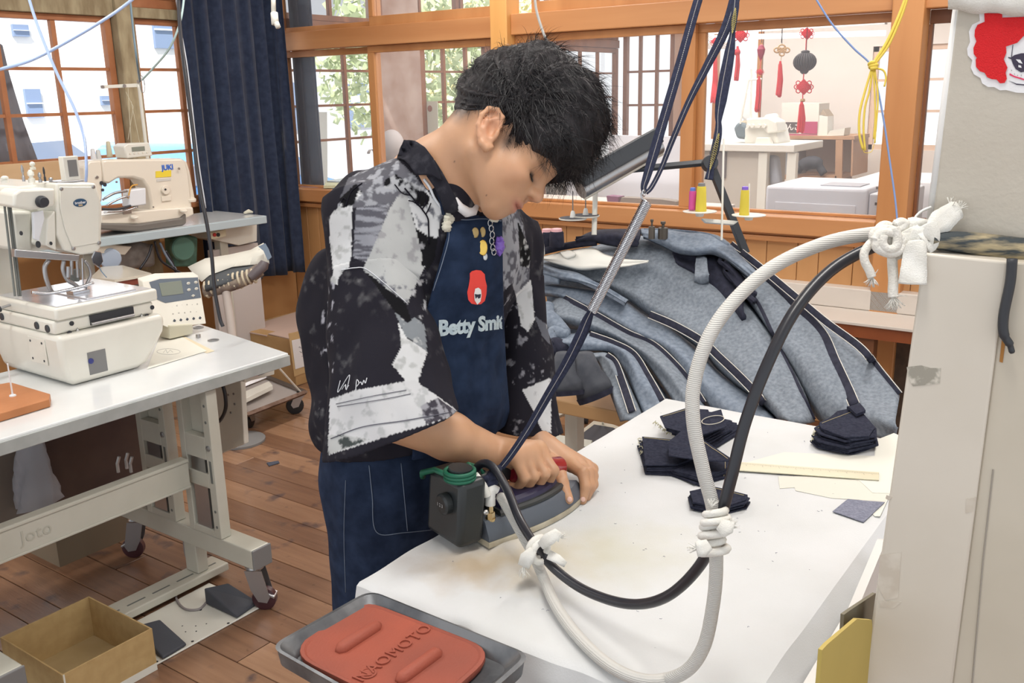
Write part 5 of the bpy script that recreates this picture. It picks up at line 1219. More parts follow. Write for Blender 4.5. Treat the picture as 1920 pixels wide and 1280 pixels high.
def surf(rows):
 R_ = np.array(rows); g = R_.reshape(-1, 3); fs = []; n, m_ = R_.shape[:2]
 for i in range(n - 1):
  for j in range(m_ - 1): fs.append((i * m_ + j, i * m_ + j + 1, (i + 1) * m_ + j + 1, (i + 1) * m_ + j))
 return BVHTree.FromPolygons([tuple(v) for v in g], fs)
def stripe(pts, w, parent, bvh, m=M_nav, edge=True, lift=.004):
 q = resample(zz(pts), 44); P_ = []
 for x, y in q:
  o_ = Vector(CAMP); d_ = (V(onD(x, y, 2)) - o_).normalized(); h = bvh.ray_cast(o_, d_)
  P_.append((h[0] - d_ * lift) if h[0] is not None else V(onD(x, y, dp(x, y) - .03)))
 rows = []
 for i, p in enumerate(P_):
  t = (P_[min(i + 1, len(P_) - 1)] - P_[max(i - 1, 0)]).normalized(); n_ = (Vector(CAMP) - p).normalized(); s_ = t.cross(n_).normalized(); rows.append([(p + s_ * w * k_ + n_ * (.002 if abs(k_) < .5 else 0))[:] for k_ in (-1, -.5, 0, .5, 1)])
 g = MB(); g.grid(rows, .0015); o = g.build('selvage_stripe', m, parent, smooth='all')
 if edge:
  for k_ in (0, 4): e = MB(); e.tube([Vector(r[k_]) + (Vector(CAMP) - Vector(r[k_])).normalized() * .001 for r in rows], .0013, 5); e.build('edge_binding', M_edge, o, smooth='all')
 return o
GJ = 'inside-out jeans in the heap'
def jeans(label, loc): return thing('jeans', loc, label, 'jeans', GJ)
j1 = jeans('topmost inside-out jeans spread wide over the heap', onD(1400, 600, 2.2))
_, r1 = band('leg', [(70, 262), (230, 225), (420, 175), (560, 150), (700, 180), (800, 250), (920, 330), (1010, 420), (1120, 560), (1230, 720), (1310, 880), (1350, 1010)], [(90, 320), (200, 355), (360, 385), (480, 445), (580, 515), (700, 590), (830, 690), (900, 770), (990, 850), (1060, 900), (1130, 960), (1170, 1000)], M_jn, j1, .0, bulge=.07, wav=.012, seed=1)
b1 = surf(r1)
_, r2 = band('leg', [(820, 140), (900, 150), (980, 205), (1100, 305), (1240, 430), (1380, 540), (1520, 640), (1640, 760), (1740, 890)], [(830, 260), (920, 350), (1010, 430), (1080, 520), (1160, 640), (1240, 780), (1330, 960), (1440, 1050), (1700, 1120)], M_jn, j1, -.02, bulge=.05, wav=.012, seed=2)
b2 = surf(r2)
stripe([(905, 200), (1000, 250), (1120, 350), (1260, 478), (1380, 600), (1440, 730), (1500, 860), (1530, 930)], .0115, j1, b2)
stripe([(960, 190), (1100, 300), (1280, 450), (1400, 550), (1560, 670), (1650, 780), (1735, 885)], .0085, j1, b2)
stripe([(1030, 400), (1090, 470), (1170, 640), (1250, 800), (1345, 1000)], .0045, j1, b1, edge=False)
j2 = jeans('inside-out jeans whose raised flap curls over the top of the heap', onD(1270, 440, 2.6))
_, r3 = band('flap', [(545, 118), (640, 118), (760, 135), (860, 140), (940, 180), (1010, 245), (1090, 325)], [(560, 165), (640, 200), (720, 240), (800, 250), (880, 245), (960, 290), (1060, 365)], M_jn2, j2, .07, mrows=16, bulge=.06, wav=.010, seed=3, n=44)
_, r4 = band('dark_cavity', [(690, 215), (800, 235), (900, 240), (960, 300), (1030, 390)], [(720, 300), (800, 345), (860, 400), (940, 470), (1010, 560)], M_nav, j2, .02, mrows=12, bulge=.03, seed=4, n=30)  # navy sheet gives the shade of the cavity below the flap
_, r5 = band('fly_piece', [(800, 250), (830, 240), (850, 250)], [(790, 370), (825, 385), (860, 370)], M_jn, j2, .06, mrows=12, bulge=.02, seed=5, n=14)
band('flap', [(905, 245), (960, 280), (1010, 330), (1060, 390)], [(940, 330), (990, 400), (1040, 450), (1070, 470)], M_nav, j2, .05, mrows=10, bulge=.03, seed=15, n=20)
stripe([(560, 122), (700, 126), (860, 146), (950, 195)], .003, j2, surf(r3), M_jn2, False)
j3 = jeans('inside-out jeans with navy waistband and white pocket cloth showing', onD(1080, 470, 2.6))
g = MB(); g.tube(bez([onD(*q, dp(*q) - .07) for q in zz([(60, 300), (50, 262), (75, 232), (160, 208), (260, 190), (340, 182)])], 8), .0105, 12); g.build('waistband', M_nav, j3, smooth='all')
_, r6 = band('waist_flap', [(240, 168), (330, 128), (440, 120), (548, 122)], [(250, 178), (330, 185), (440, 205), (530, 205)], M_nav, j3, .09, mrows=10, bulge=.03, seed=6, n=26)
band('pocket_bag', [(78, 250), (200, 222), (320, 206), (380, 236), (470, 258), (582, 266)], [(90, 262), (180, 292), (270, 312), (360, 306), (470, 298), (575, 276)], M_poc, j3, .085, mrows=10, bulge=.005, wav=.004, seed=7, n=40, th=.003)
band('pocket_bag', [(170, 225), (215, 218), (245, 232)], [(195, 258), (215, 262), (245, 246)], M_poc, j3, .100, mrows=6, bulge=.003, wav=.002, seed=8, n=10, th=.002)
_, r7 = band('leg', [(75, 268), (160, 300), (260, 320), (380, 390), (480, 445)], [(85, 330), (170, 356), (260, 372), (360, 400), (470, 470)], M_jn2, j3, .055, mrows=12, bulge=.05, seed=9, n=30)
j9 = jeans('greyish inside-out jeans layer deep within the heap, seen only between the others', onD(1120, 620, 2.7))
band('leg', [(90, 300), (300, 330), (560, 470), (800, 650), (980, 820), (1180, 1000)], [(150, 720), (260, 740), (420, 800), (600, 900), (800, 980), (1100, 1040)], M_jn2, j9, -.10, mrows=16, bulge=.02, seed=19, n=40)
specs = [('second inside-out jeans down, its navy stripe running to the table corner', [(50, 362), (180, 380), (330, 400), (470, 450), (570, 520), (700, 590), (820, 690), (920, 790), (1080, 900), (1180, 1000)], [(70, 432), (170, 440), (340, 520), (480, 610), (640, 690), (740, 790), (840, 930), (900, 1000), (1000, 1050), (1100, 1080)], -.015, [(585, 515), (700, 565), (830, 640), (900, 705), (1000, 800), (1080, 885), (1130, 960)], 10, M_jn2),
         ('third inside-out jeans down, falling over behind the table edge', [(110, 470), (190, 432), (340, 505), (480, 590), (610, 650), (700, 735), (790, 850), (860, 960)], [(130, 560), (220, 580), (310, 600), (440, 650), (540, 720), (620, 820), (690, 920), (740, 1000)], .010, [(190, 440), (340, 520), (480, 600), (600, 655), (700, 745), (770, 830), (830, 925)], 11, M_jn),
         ('fourth inside-out jeans down, with a wide navy stripe', [(110, 610), (220, 600), (330, 600), (440, 640), (520, 680), (590, 780), (670, 910), (700, 980)], [(130, 670), (230, 690), (330, 690), (410, 700), (460, 770), (500, 860), (540, 960), (560, 1010)], .035, [(310, 610), (420, 650), (510, 700), (575, 800), (640, 915)], 12, M_jn2),
         ('lowest inside-out jeans, its leg hanging outermost beside the dark hems', [(120, 720), (220, 690), (320, 690), (400, 692), (460, 760), (510, 870), (560, 980)], [(140, 770), (230, 760), (320, 745), (350, 740), (380, 820), (410, 900), (450, 1010)], .060, [(385, 705), (425, 740), (460, 830), (505, 965)], 13, M_jn)]
for lb, up, lo, off, st, sd, mm in specs:
 j = jeans(lb, onD(1150, 640, 2.4)); _, rws = band('leg', up, lo, mm, j, off, mrows=18, bulge=.05, wav=.008, seed=sd, n=54)
 stripe(st, .0095, j, surf(rws))
for i_, (pts, r_, mm, lb) in enumerate([([(50, 372), (100, 352), (170, 360)], .016, M_jn2, 'rolled denim edge below the waistband at the end of the heap'), ([(120, 470), (112, 520), (150, 560), (200, 600)], .026, M_jn2, 'soft rolled denim fold low at the end of the heap'), ([(130, 640), (150, 600), (210, 610)], .022, M_jn2, 'small rolled denim fold under the third jeans'), ([(135, 700), (150, 660), (200, 680)], .024, M_nav, 'dark round denim roll at the bottom of the heap end')]):
 g = MB(); p_ = bez([onD(*q, dp(*q) - .04) for q in zz(pts)], 8); g.tube(p_, [r_ * (.55 + .45 * math.sin(PI * (k_ + 1) / (len(p_) + 1))) for k_ in range(len(p_))], 12); tag(g.build('denim_roll', mm, None, smooth='all'), lb, 'fabric')
for i_, (pts, lb) in enumerate([([(190, 780), (215, 830), (220, 885)], 'dark cuff hanging under the heap behind the sleeve'), ([(290, 780), (320, 840), (345, 900)], 'wider dark cuff hanging under the heap beside the striped leg')]):
 t_ = thing('trouser_cuff', onD(*zz([pts[0]])[0], 2.38), lb, 'fabric'); p_ = [onD(*q, 2.38) for q in zz(pts)]
 g = MB(); g.tube([p_[0] + np.array([0, 0, .05]), p_[0], p_[1], p_[1] * .4 + p_[2] * .6], [.02, .040, .046, .050], 18); g.build('cuff_cloth', mat('charcoal_cloth', (.05, .055, .07), .95, col2=(.08, .085, .10), scale=30), t_, smooth='all')
 g = MB(); g.tube([p_[1] * .4 + p_[2] * .6, p_[2]], [.052, .050], 18); g.build('navy_hem', M_nav, t_, smooth=True)
g = MB(); g.grid([[onD(*q, dp(*q) - .02) for q in zz([(75, 500), (100, 470), (140, 500), (190, 575)])], [onD(*q, dp(*q) - .03) for q in zz([(110, 570), (125, 580), (150, 600), (180, 600)])]], .003); tag(g.build('pocket_cloth', M_poc), 'white pocket cloth tongue sticking out low on the heap', 'fabric')
# ================================================================ sewing machines and their tables
def eY(name, poly, Y, th, m, parent, bev=0.0, smooth=False, mb=None):
 P_ = [onY(x, y, Y) for x, y in poly]; g = mb or MB(); g.prism(P_, (0, th, 0)); return g if mb else g.build(name, m, parent, bev=bev, smooth=smooth)
def eX(name, poly, X, th, m, parent, bev=0.0, smooth=False):
 P_ = [onX(x, y, X) for x, y in poly]; g = MB(); g.prism(P_, (th, 0, 0)); return g.build(name, m, parent, bev=bev, smooth=smooth)
def eZ(name, poly, Z, th, m, parent, bev=0.0, smooth=False):
 P_ = [onZ(x, y, Z) for x, y in poly]; g = MB(); g.prism(P_, (0, 0, th)); return g.build(name, m, parent, bev=bev, smooth=smooth)
def disc(name, p, n_, r, h, m, parent, seg=18, sx=1.0, ring=None):
 g = MB(); g.lathe([(r, 0), (r, h * .8), (r * .9, h), (.0001, h)] if not ring else [(r, 0), (r, h), (ring, h), (ring, h * .3), (.0001, h * .3)], p, n_, seg, sx=sx); return g.build(name, m, parent, smooth=True)
M_mach = mat('machine_cream', (.76, .75, .68), 0.32, coat=.35, col2=(.72, .71, .64), scale=8); M_mach2 = mat('machine_ivory', (.76, .70, .60), 0.35, coat=.3)
M_wtop = mat('table_laminate', (.72, .74, .74), 0.22, coat=.5, col2=(.66, .68, .69), scale=5); M_tedge = mat('laminate_edge', (.42, .44, .43), 0.6, col2=(.36, .38, .37), scale=20)
M_leg = mat('leg_cream', (.56, .55, .48), 0.4, col2=(.50, .49, .42), scale=6, coat=.1); M_legd = mat('leg_slot', (.16, .17, .16), .6)
M_chr = mat('chrome', (.62, .64, .68), 0.12, 1.0); M_stl = mat('brushed_steel', (.42, .42, .43), 0.32, .9); M_dk = mat('dark_plastic', (.03, .033, .04), .5); M_gry = mat('mid_grey', (.20, .20, .20), .5)
M_bed = mat('polished_bed', (.74, .76, .80), 0.10, .55)
T1Z = .72; T1Y, T1YB = 2.19, 2.76; T1X = 1.865; LX = 1.596
t1 = thing('sewing_table', (1.2, 2.45, 0), 'white laminate machine table with cream steel stand, nearest the camera', 'table')
g = MB(); g.prism([(.45, T1Y, T1Z), (T1X, T1Y, T1Z), (T1X + .10, T1YB, T1Z), (.45, T1YB, T1Z)], (0, 0, -.038)); g.build('tabletop', M_wtop, t1, bev=.004)
g = MB(); g.box((.45, T1Y - .006, T1Z - .039), (T1X, T1Y - .0005, T1Z - .006)); g.build('edge_strip', M_tedge, t1, bev=.002)
for (x, y) in ((420, 652), (392, 628)):
 disc('grommet', onZ(x - 20, y - 14, T1Z + .0005), (0, 0, 1), .018, .002, M_stl, t1, ring=.010)
def foot(x, nm='foot_beam'):
 g = MB(); g.box((x - .033, 2.07, .150), (x + .033, 2.74, .212)); o = g.build(nm, M_leg, t1, bev=.004); g = MB(); g.box((x - .034, 2.062, .149), (x + .034, 2.0695, .213)); g.build('end_cap', M_gry, o, bev=.003); return o
foot(LX); foot(.86)
def channel(x, y0, y1):
 g = MB(); z0, z1 = .2135, .675
 g.box((x - .006, y0, z0), (x + .03, y0 + .030, z1)); g.box((x - .006, y1 - .026, z0), (x + .03, y1, z1)); g.box((x + .022, y0 + .030, z0), (x + .03, y1 - .026, z1))
 g.box((x - .006, y0 + .030, .46), (x + .020, y1 - .026, .53)); g.box((x - .006, y0 + .030, .37), (x + .020, y1 - .026, .415)); g.box((x - .006, y0 + .030, z0), (x + .020, y1 - .026, .235))
 o = g.build('leg', M_leg, t1, bev=.002)
 s = MB(); s.box((x - .002, y0 + .045, .235), (x + .012, y1 - .040, .46)); s.build('inner_slide', M_stl, o)
 for z_ in (.25, .30, .58, .63): s = MB(); s.lathe([(.0045, 0), (.0045, .001), (.0001, .001)], (x - .006, y0 + .015, z_), (-1, 0, 0), 10); s.build('screw', M_legd, o)
 s = MB(); s.lathe([(.009, 0), (.009, .004), (.006, .005), (.0001, .005)], (x - .006, y0 + .015, .500), (-1, 0, 0), 6); s.build('bolt', M_stl, o)
 s = MB(); s.box((x - .0065, y0 + .010, .39), (x - .0055, y0 + .020, .46)); s.build('slot', M_legd, o)
for x in (LX - .03, .84): channel(x, 2.20, 2.35); channel(x, 2.42, 2.57)
g = MB(); g.box((.89, 2.30, .365), (1.545, 2.335, .455)); g.box((.89, 2.296, .365), (1.545, 2.2995, .372)); g.box((.89, 2.296, .446), (1.545, 2.2995, .455)); rl_ = g.build('cross_beam', M_leg, t1, bev=.003)
text_on('embossed_mark', 'Joto', .05, (1.08, 2.2995, .41), (1, 0, 0), (0, 0, 1), mat('leg_relief', (.48, .47, .40), .5), rl_)
for x in (LX,): g = MB(); g.box((x - .02, 2.36, .045), (x + .02, 2.42, .149)); g.build('bracket', M_leg, t1, bev=.003)
g = MB(); g.box((1.245, 2.345, .018), (1.68, 2.43, .044)); fb = g.build('footrest_bar', M_leg, t1, bev=.004)
for k_ in range(5): s = MB(); x_ = 1.255 + k_ * .085; s.box((x_, 2.375, .0442), (x_ + .06, 2.381, .0448)); s.build('slot', M_legd, fb)
def caster(x, y, par, r=.036, rot=0.0, dark=mat('caster_maroon', (.06, .02, .025), .4), top=.15, mst=M_stl, brake=True):
 R_ = Rz(rot); c_ = Vector((x, y, r)); q = lambda a, b, z: c_ + R_ @ Vector((a, b, z - r))
 g = MB(); g.lathe([(.006, 0), (.027, .001), (.029, .006), (.026, .012), (.010, .014)], (x, y, top - .016), seg=20); o = g.build('caster', mst, par, smooth=True)
 g = MB()
 for s_ in (-1, 1): g.prism([q(-.026, s_ * .018, top - .017), q(.026, s_ * .018, top - .017), q(.044, s_ * .018, r + .010), q(.034, s_ * .018, r - .008), q(.008, s_ * .018, r - .004), q(-.012, s_ * .018, r + .035)], R_ @ Vector((0, .002 * s_, 0)))
 g.box((-.001, -.001, -.001), (.001, .001, .001)); g.v[-8:] = [tuple(q(a, b, z)) for a, b, z in [(-.02, -.016, top - .020), (.02, -.016, top - .020), (.02, .016, top - .020), (-.02, .016, top - .020), (-.02, -.016, top - .016), (.02, -.016, top - .016), (.02, .016, top - .016), (-.02, .016, top - .016)]]
 g.build('fork', mst, o)
 g = MB(); a_ = q(.022, -.012, r); b_ = q(.022, .012, r); g.tube([a_, a_ * .9 + b_ * .1, a_ * .1 + b_ * .9, b_], [r * .85, r, r, r * .85], 22); g.build('wheel', dark, o, smooth=True)
 if brake: g = MB(); g.prism([q(.026, -.018, r + .030), q(.058, -.018, r + .012), q(.056, -.018, r + .004), q(.026, -.018, r + .020)], R_ @ Vector((0, .036, 0))); g.build('brake_pedal', mst, o, bev=.002)
 return o
caster(LX, 2.105, t1, rot=-1.0); caster(LX, 2.70, t1, rot=2.2); caster(.86, 2.105, t1, rot=-1.2)
eY('switch_box', [(459, 697), (515, 680), (515, 702), (459, 717)], 2.30, .05, M_mach, t1, bev=.003)
for nm, pl, mm in [('red_switch', [(467, 695), (483, 690), (484, 704), (468, 708)], mat('switch_red', (.55, .02, .02), .4)), ('black_switch', [(484, 690), (495, 687), (496, 700), (485, 704)], M_dk)]: eY(nm, pl, 2.297, .006, mm, t1)
text_on('switch_text', 'OFF ON', .008, onY(486, 698, 2.2955), (1, 0, 0), (0, 0, 1), mat('label_white', (.8, .8, .8), .6), t1)
mb_ = eX('motor_box', [(366, 715), (450, 690), (458, 832), (386, 862)], 1.86, .02, M_mach, t1, bev=.003)
for (x, y) in [(372, 770), (398, 762), (432, 752), (425, 768), (398, 775), (420, 735), (430, 733)]: disc('screw', onX(x + 8, y + 5, 1.859), (-1, 0, 0), .004, .002, M_stl, mb_, 10)
c_ = onX(425, 700, 1.858)
for k_ in range(7): g = MB(); a = PI + k_ * PI / 6; d1, d2 = Vector((0, math.cos(a), math.sin(a))) * .012, Vector((0, math.cos(a), math.sin(a))) * .026; g.tube([V(c_) + d1, V(c_) + d2], .0022, 5); g.build('vent_slit', M_dk, mb_)
g = MB(); g.tube(bez([onX(372, 700, 1.80), onX(370, 735, 1.80), onX(374, 775, 1.80), onX(390, 794, 1.80), onX(410, 790, 1.80), onX(423, 765, 1.80), onX(420, 730, 1.80), onX(408, 704, 1.80)], 8), .006, 10); g.build('cable', M_blk, t1, smooth='all')
g = MB()
for (x, y) in [(222, 885), (238, 878), (246, 885)]: p = onY(x, y, 2.30); g.tube([p, p + np.array([0, 0, .025]), p + np.array([.006, -.004, .045])], .005, 6)
tag(g.build('spool_hook', M_stl, t1), kind='stuff')
pb = thing('foot_pedal', (1.44, 2.2, 0), 'white steel pedal board with two dark grey rubber treadles under the near machine', 'pedal')
g = MB(); g.prism([onZ(x, y, .006) for x, y in [(392, 1092), (490, 1136), (294, 1244), (205, 1190)]], (0, 0, -.005)); g.build('plate', M_mach, pb, bev=.002)
M_rub = mat('grey_rubber', (.055, .06, .075), .7, bump=.2, bscale=300)
for i_, (bl, br, fr, fl_) in enumerate([((382, 1102), (428, 1092), (484, 1127), (444, 1155)), ((255, 1172), (300, 1160), (350, 1205), (305, 1232))]):
 z0_, z1_ = .016, .062; A_ = [onZ(*bl, z1_), onZ(*br, z1_), onZ(*fr, z0_), onZ(*fl_, z0_)]; g = MB(); g.hexa([np.array([a[0], a[1], .008]) for a in A_] + A_); tr_ = g.build('treadle', M_rub, pb, bev=.004)
for (x, y) in [(376, 1143), (428, 1168), (361, 1202), (294, 1240), (485, 1135), (342, 1173), (367, 1173), (387, 1169), (368, 1183), (348, 1184)]: disc('hole', onZ(x, y, .0063), (0, 0, 1), .0042 if y > 1130 and x not in (342, 367, 387, 368, 348) else .0022, .0004, M_dk, pb, 10)
g = MB(); g.tube(bez([onZ(344, 1010, .15), onZ(350, 1045, .08), onZ(372, 1060, .05), onZ(372, 1085, .03), onZ(345, 1100, .012), onZ(330, 1118, .010), onZ(345, 1140, .010), onZ(372, 1142, .010), onZ(388, 1128, .012)], 8), .0035, 8); g.build('pedal_cord', mat('grey_cord', (.30, .27, .27), .5), pb, smooth='all')
M_card = mat('cardboard', (.50, .35, .16), .85, col2=(.44, .30, .13), scale=30, bump=.1); M_cardd = mat('cardboard_inside', (.42, .31, .16), .9, col2=(.36, .26, .12), scale=10)
def open_box(name, x0, x1, y0, y1, h, z0, th, label, cat='box', m=M_card, rot=0, group=None):
 b_ = thing(name, ((x0 + x1) / 2, (y0 + y1) / 2, z0), label, cat, group)
 for nm, a, c in [('side', (x0, y0, z0), (x1, y0 + th, z0 + h)), ('side', (x0, y1 - th, z0), (x1, y1, z0 + h)), ('side', (x0, y0 + th, z0), (x0 + th, y1 - th, z0 + h)), ('side', (x1 - th, y0 + th, z0), (x1, y1 - th, z0 + h)), ('bottom', (x0 + th, y0 + th, z0), (x1 - th, y1 - th, z0 + th))]:
  g = MB(); g.box(a, c); g.build(nm, m if nm == 'side' else M_cardd, b_)
 return b_
bx0, by0 = onZ(142, 1272, .03)[0], 2.20
ob = open_box('cardboard_tray', .985, 1.235, 2.085, 2.385, .125, 0, .004, 'open shallow yellow-brown cardboard box on the floor near the camera')
g = MB(); g.box((.986, 2.0842, .001), (1.235, 2.0848, .022)); g.build('paper_strip', M_pap, ob)
g = MB(); g.box((.986, 2.0835, .022), (.990, 2.0849, .125)); g.build('corner_tear', M_pap, ob)
g = MB(); rr = random.Random(3); c0_ = Vector((1.10, 2.22, .0045)); g.add([c0_] + [c0_ + Vector((math.cos(a) * (.03 + .015 * rr.random()), math.sin(a) * (.02 + .01 * rr.random()), .0004)) for a in np.linspace(0, 2 * PI, 18, endpoint=False)], [(0, 1 + i, 1 + (i + 1) % 18) for i in range(18)]); g.build('rust_stain', mat('stain_brown', (.16, .07, .03), .9), ob)
BM = thing('sewing_machine', onZ(150, 700, T1Z), 'cream buttonhole sewing machine with an oval blue badge on the near table', 'sewing machine', 'sewing machines')
zp = .942; c0p, c1p, c2p = onZ(103, 579, zp), onZ(310, 541, zp), onZ(4, 554, zp)
yb_ = c0p[1]; xa, xb = c0p[0], c1p[0] - .01
g = MB(); g.box((xa, yb_, zp - .036), (xb, yb_ + .34, zp)); g.build('bed_cover', M_mach, BM, bev=.008, bseg=3, smooth=True)
g = MB(); g.box((xa + .012, yb_ + .012, zp + .0004), (xb - .012, yb_ + .33, zp + .0016)); bedp = g.build('bed_plate', M_bed, BM, bev=.001)
g = MB(); g.box((xa + .11, yb_ + .03, zp + .0018), (xb - .05, yb_ + .20, zp + .005)); g.build('slide_plate', M_bed, BM, bev=.001)
g = MB(); g.box((xa - .004, yb_ + .012, zp - .075), (xb - .012, yb_ + .35, zp - .0365)); g.build('mid_body', M_mach, BM, bev=.008, bseg=3, smooth=True)
g = MB(); g.box((xa + .10, yb_ + .006, zp - .068), (xa + .235, yb_ + .013, zp - .040)); g.build('slot', M_dk, BM)
g = MB(); g.cyl((xa + .10, yb_ + .004, zp - .064), (xa + .232, yb_ + .004, zp - .064), .005, 12); g.build('slide_rod', M_stl, BM, smooth=True)
for (x, y) in [(130, 624), (275, 592), (134, 606), (285, 576)]: disc('bolt', onY(x, y, yb_ + .012), (0, -1, 0), .0065, .003, M_dk, BM, 16)
def tri_sign(px, py, s_, parent, Yp, nm='warning_sign'):
 c_ = V(onY(px, py, Yp)); o = None
 for k_, (sc, mm, lf) in enumerate([(1.0, M_dk, .0003), (.82, mat('sign_white', (.8, .8, .78), .5), .0006), (.3, M_dk, .0009)]):
  g = MB(); g.prism([c_ + Vector((-s_ * sc, -lf, -s_ * .8 * sc)), c_ + Vector((s_ * sc, -lf, -s_ * .8 * sc)), c_ + Vector((0, -lf, s_ * sc))], (0, .0002, 0)); o = g.build(nm if not o else 'sign_face', mm, o or parent)
tri_sign(146, 621, .011, BM, yb_ + .011); tri_sign(266, 594, .011, BM, yb_ + .011)
prof = [(xa - .010, zp - .076), (xb + .004, zp - .076), (xb + .006, zp - .10), (xb - .002, zp - .13), (xb - .03, zp - .165), (xb - .07, T1Z + .012), (xb - .10, T1Z + .002), (xa + .02, T1Z + .002), (xa + .004, T1Z + .012), (xa - .008, T1Z + .06)]
g = MB(); g.prism([(x, yb_ - .012, z) for x, z in prof], (0, .36, 0)); lb = g.build('lower_body', M_mach, BM, bev=.014, bseg=4, smooth=True)
g = MB(); g.box((xa + .065, yb_ - .0135, T1Z + .02), (xa + .12, yb_ - .0118, T1Z + .085)); g.build('recess', M_gry, lb, bev=.003)
disc('needle_knob', (xa + .072, yb_ - .014, T1Z + .06), (0, -1, 0), .008, .003, mat('blue_plug', (.03, .04, .20), .4), lb, 14)
g = MB(); g.box((xa - .0118, yb_ + .06, T1Z + .055), (xa - .0095, yb_ + .15, T1Z + .13)); cp = g.build('cover_plate', M_mach, BM, bev=.003)
for yy in (.075, .135):
 for z_ in (.067, .118): disc('screw', (xa - .0119, yb_ + yy, T1Z + z_), (-1, 0, 0), .0035, .001, M_dk, cp, 10)
for yy, z_ in ((.045, zp - .060), (.10, zp - .058), (.29, zp - .055)): disc('bolt', (xa - .0045, yb_ + yy, z_), (-1, 0, 0), .011, .003, M_dk, BM, 16)
g = MB(); g.tube([(xa - .03, yb_ + .24, zp - .02), (xa - .11, yb_ + .24, zp - .035)], [.010, .0115], 16); g.build('black_handle', M_dk, BM, smooth=True)
g = MB(); g.tube([(xa, yb_ + .24, zp - .016), (xa - .03, yb_ + .24, zp - .02)], .004, 10); g.build('handle_rod', M_stl, BM, smooth=True)
yh = yb_ + .10
def HX(px, py, Y=None): return onY(px, py, yh if Y is None else Y)
hx0, hx1 = HX(106, 400)[0], HX(190, 400)[0]; hz1, hz0 = HX(140, 343)[2], HX(140, 475)[2]
g = MB(); g.prism([HX(106, 343), HX(180, 343), HX(188, 372), HX(192, 385), HX(190, 462), HX(184, 474), HX(152, 478), HX(120, 470), HX(106, 440)], (0, .13, 0)); hd_ = g.build('head', M_mach, BM, bev=.006, bseg=3, smooth=True)
g = MB(); g.prism([HX(112, 350, yh - .004), HX(176, 350, yh - .004), HX(187, 380, yh - .004), HX(186, 455, yh - .004), HX(136, 464, yh - .004), HX(122, 430, yh - .004), HX(113, 390, yh - .004)], (0, .004, 0)); fp = g.build('face_plate', M_mach, BM, bev=.003, smooth=True)
for (x, y) in [(115, 354), (175, 350), (138, 466), (186, 455)]: disc('screw', HX(x, y, yh - .0045), (0, -1, 0), .0055, .0015, M_stl, fp, 12)
M_badge = mat('badge_blue', (.02, .075, .16), .3)
oc = V(HX(150, 380, yh - .0045)); g = MB(); g.lathe([(.0115, 0), (.0115, .001), (.0001, .0011)], oc, (0, -1, 0), 28, xdir=(1, 0, 0), sx=1.75); g.build('badge', M_badge, fp)
text_on('badge_text', 'brother', .0105, oc + Vector((0, -.0012, .0005)), (1, 0, 0), (0, 0, 1), mat('badge_silver', (.75, .77, .8), .4), fp, bold=.0003)
g = MB(); q_ = oc + Vector((0, -.0013, -.0068)); g.box((q_.x - .006, q_.y - .0003, q_.z - .0022), (q_.x + .006, q_.y, q_.z + .0022)); g.build('badge_tab', mat('badge_tan', (.55, .42, .25), .5), fp)
g = MB(); g.box((hx0 - .05, yh + .10, hz0 + .005), (hx1 - .03, yh + .50, hz1 - .004)); g.build('arm', M_mach, BM, bev=.012, bseg=3, smooth=True)
g = MB(); g.box((hx0 - .06, yh + .40, T1Z + .01), (hx1 - .06, yh + .52, hz0 + .01)); g.build('column', M_mach, BM, bev=.012, bseg=3, smooth=True)
g = MB(); g.prism([HX(26, 363, yh - .03), HX(38, 355, yh - .03), HX(104, 353, yh - .03), HX(104, 386, yh - .03), HX(60, 394, yh - .03), HX(26, 388, yh - .03)], (0, .09, 0)); mbx = g.build('motor_cover', M_mach, BM, bev=.007, bseg=3, smooth=True)
p = HX(77, 378, yh - .031); g = MB(); g.lathe([(.0165, 0), (.0165, .006), (.014, .008), (.014, .016), (.012, .018), (.0001, .018)], p, (0, -1, 0), 24); g.build('adjusting_knob', M_dk, mbx, smooth=True)
eY('bright_guard', [(62, 398), (82, 394), (84, 410), (74, 452), (64, 448)], yh - .02, .012, mat('pale_guard', (.70, .72, .76), .25), BM, bev=.003)
for (x, y, r) in [(71, 458, .0095), (95, 456, .005), (39, 437, .006)]: disc('black_cap', HX(x, y, yh - .005), (0, -1, 0), r, .004, M_dk, BM, 16, sx=.7)
g = MB(); g.prism([HX(104, 395, yh - .002), HX(88, 410, yh - .002), HX(86, 460, yh - .002), HX(106, 470, yh - .002)], (0, .08, 0)); g.build('side_casing', M_mach, BM, bev=.004, smooth=True)
eY('neck_casing', [(20, 395), (62, 395), (62, 470), (30, 470)], yh + .08, .30, M_mach, BM, bev=.01, smooth=True)
g = MB(); g.prism([HX(28, 467, yh), HX(150, 478, yh), HX(148, 490, yh), HX(28, 482, yh)], (0, .02, 0)); g.build('drive_rail', M_stl, BM, bev=.002)
for pts, r in [([(92, 487), (84, 500), (86, 520), (93, 540), (98, 548)], .0065), ([(120, 488), (118, 505), (126, 524), (140, 533), (148, 540)], .0060), ([(158, 488), (167, 500), (170, 515), (164, 530), (160, 540)], .0050)]:
 g = MB(); g.tube(bez([HX(x, y, yh + .02) for x, y in pts], 6), r, 8); g.build('clamp_arm', M_stl, BM, smooth='all')
for (a, b_, r) in [((134, 486), (134, 515), .005), ((144, 486), (146, 520), .004), ((154, 484), (156, 536), .0022), ((128, 500), (128, 520), .006)]:
 g = MB(); g.tube([HX(*a, yh + .01), HX(*b_, yh + .01)], r, 10); g.build('needle_bar', M_stl if r > .003 else M_chr, BM, smooth=True)
g = MB(); g.prism([HX(135, 506, yh + .03), HX(152, 504, yh + .03), HX(150, 528, yh + .03), HX(138, 528, yh + .03)], (0, .02, 0)); g.build('hook_block', M_legd, BM, bev=.003)
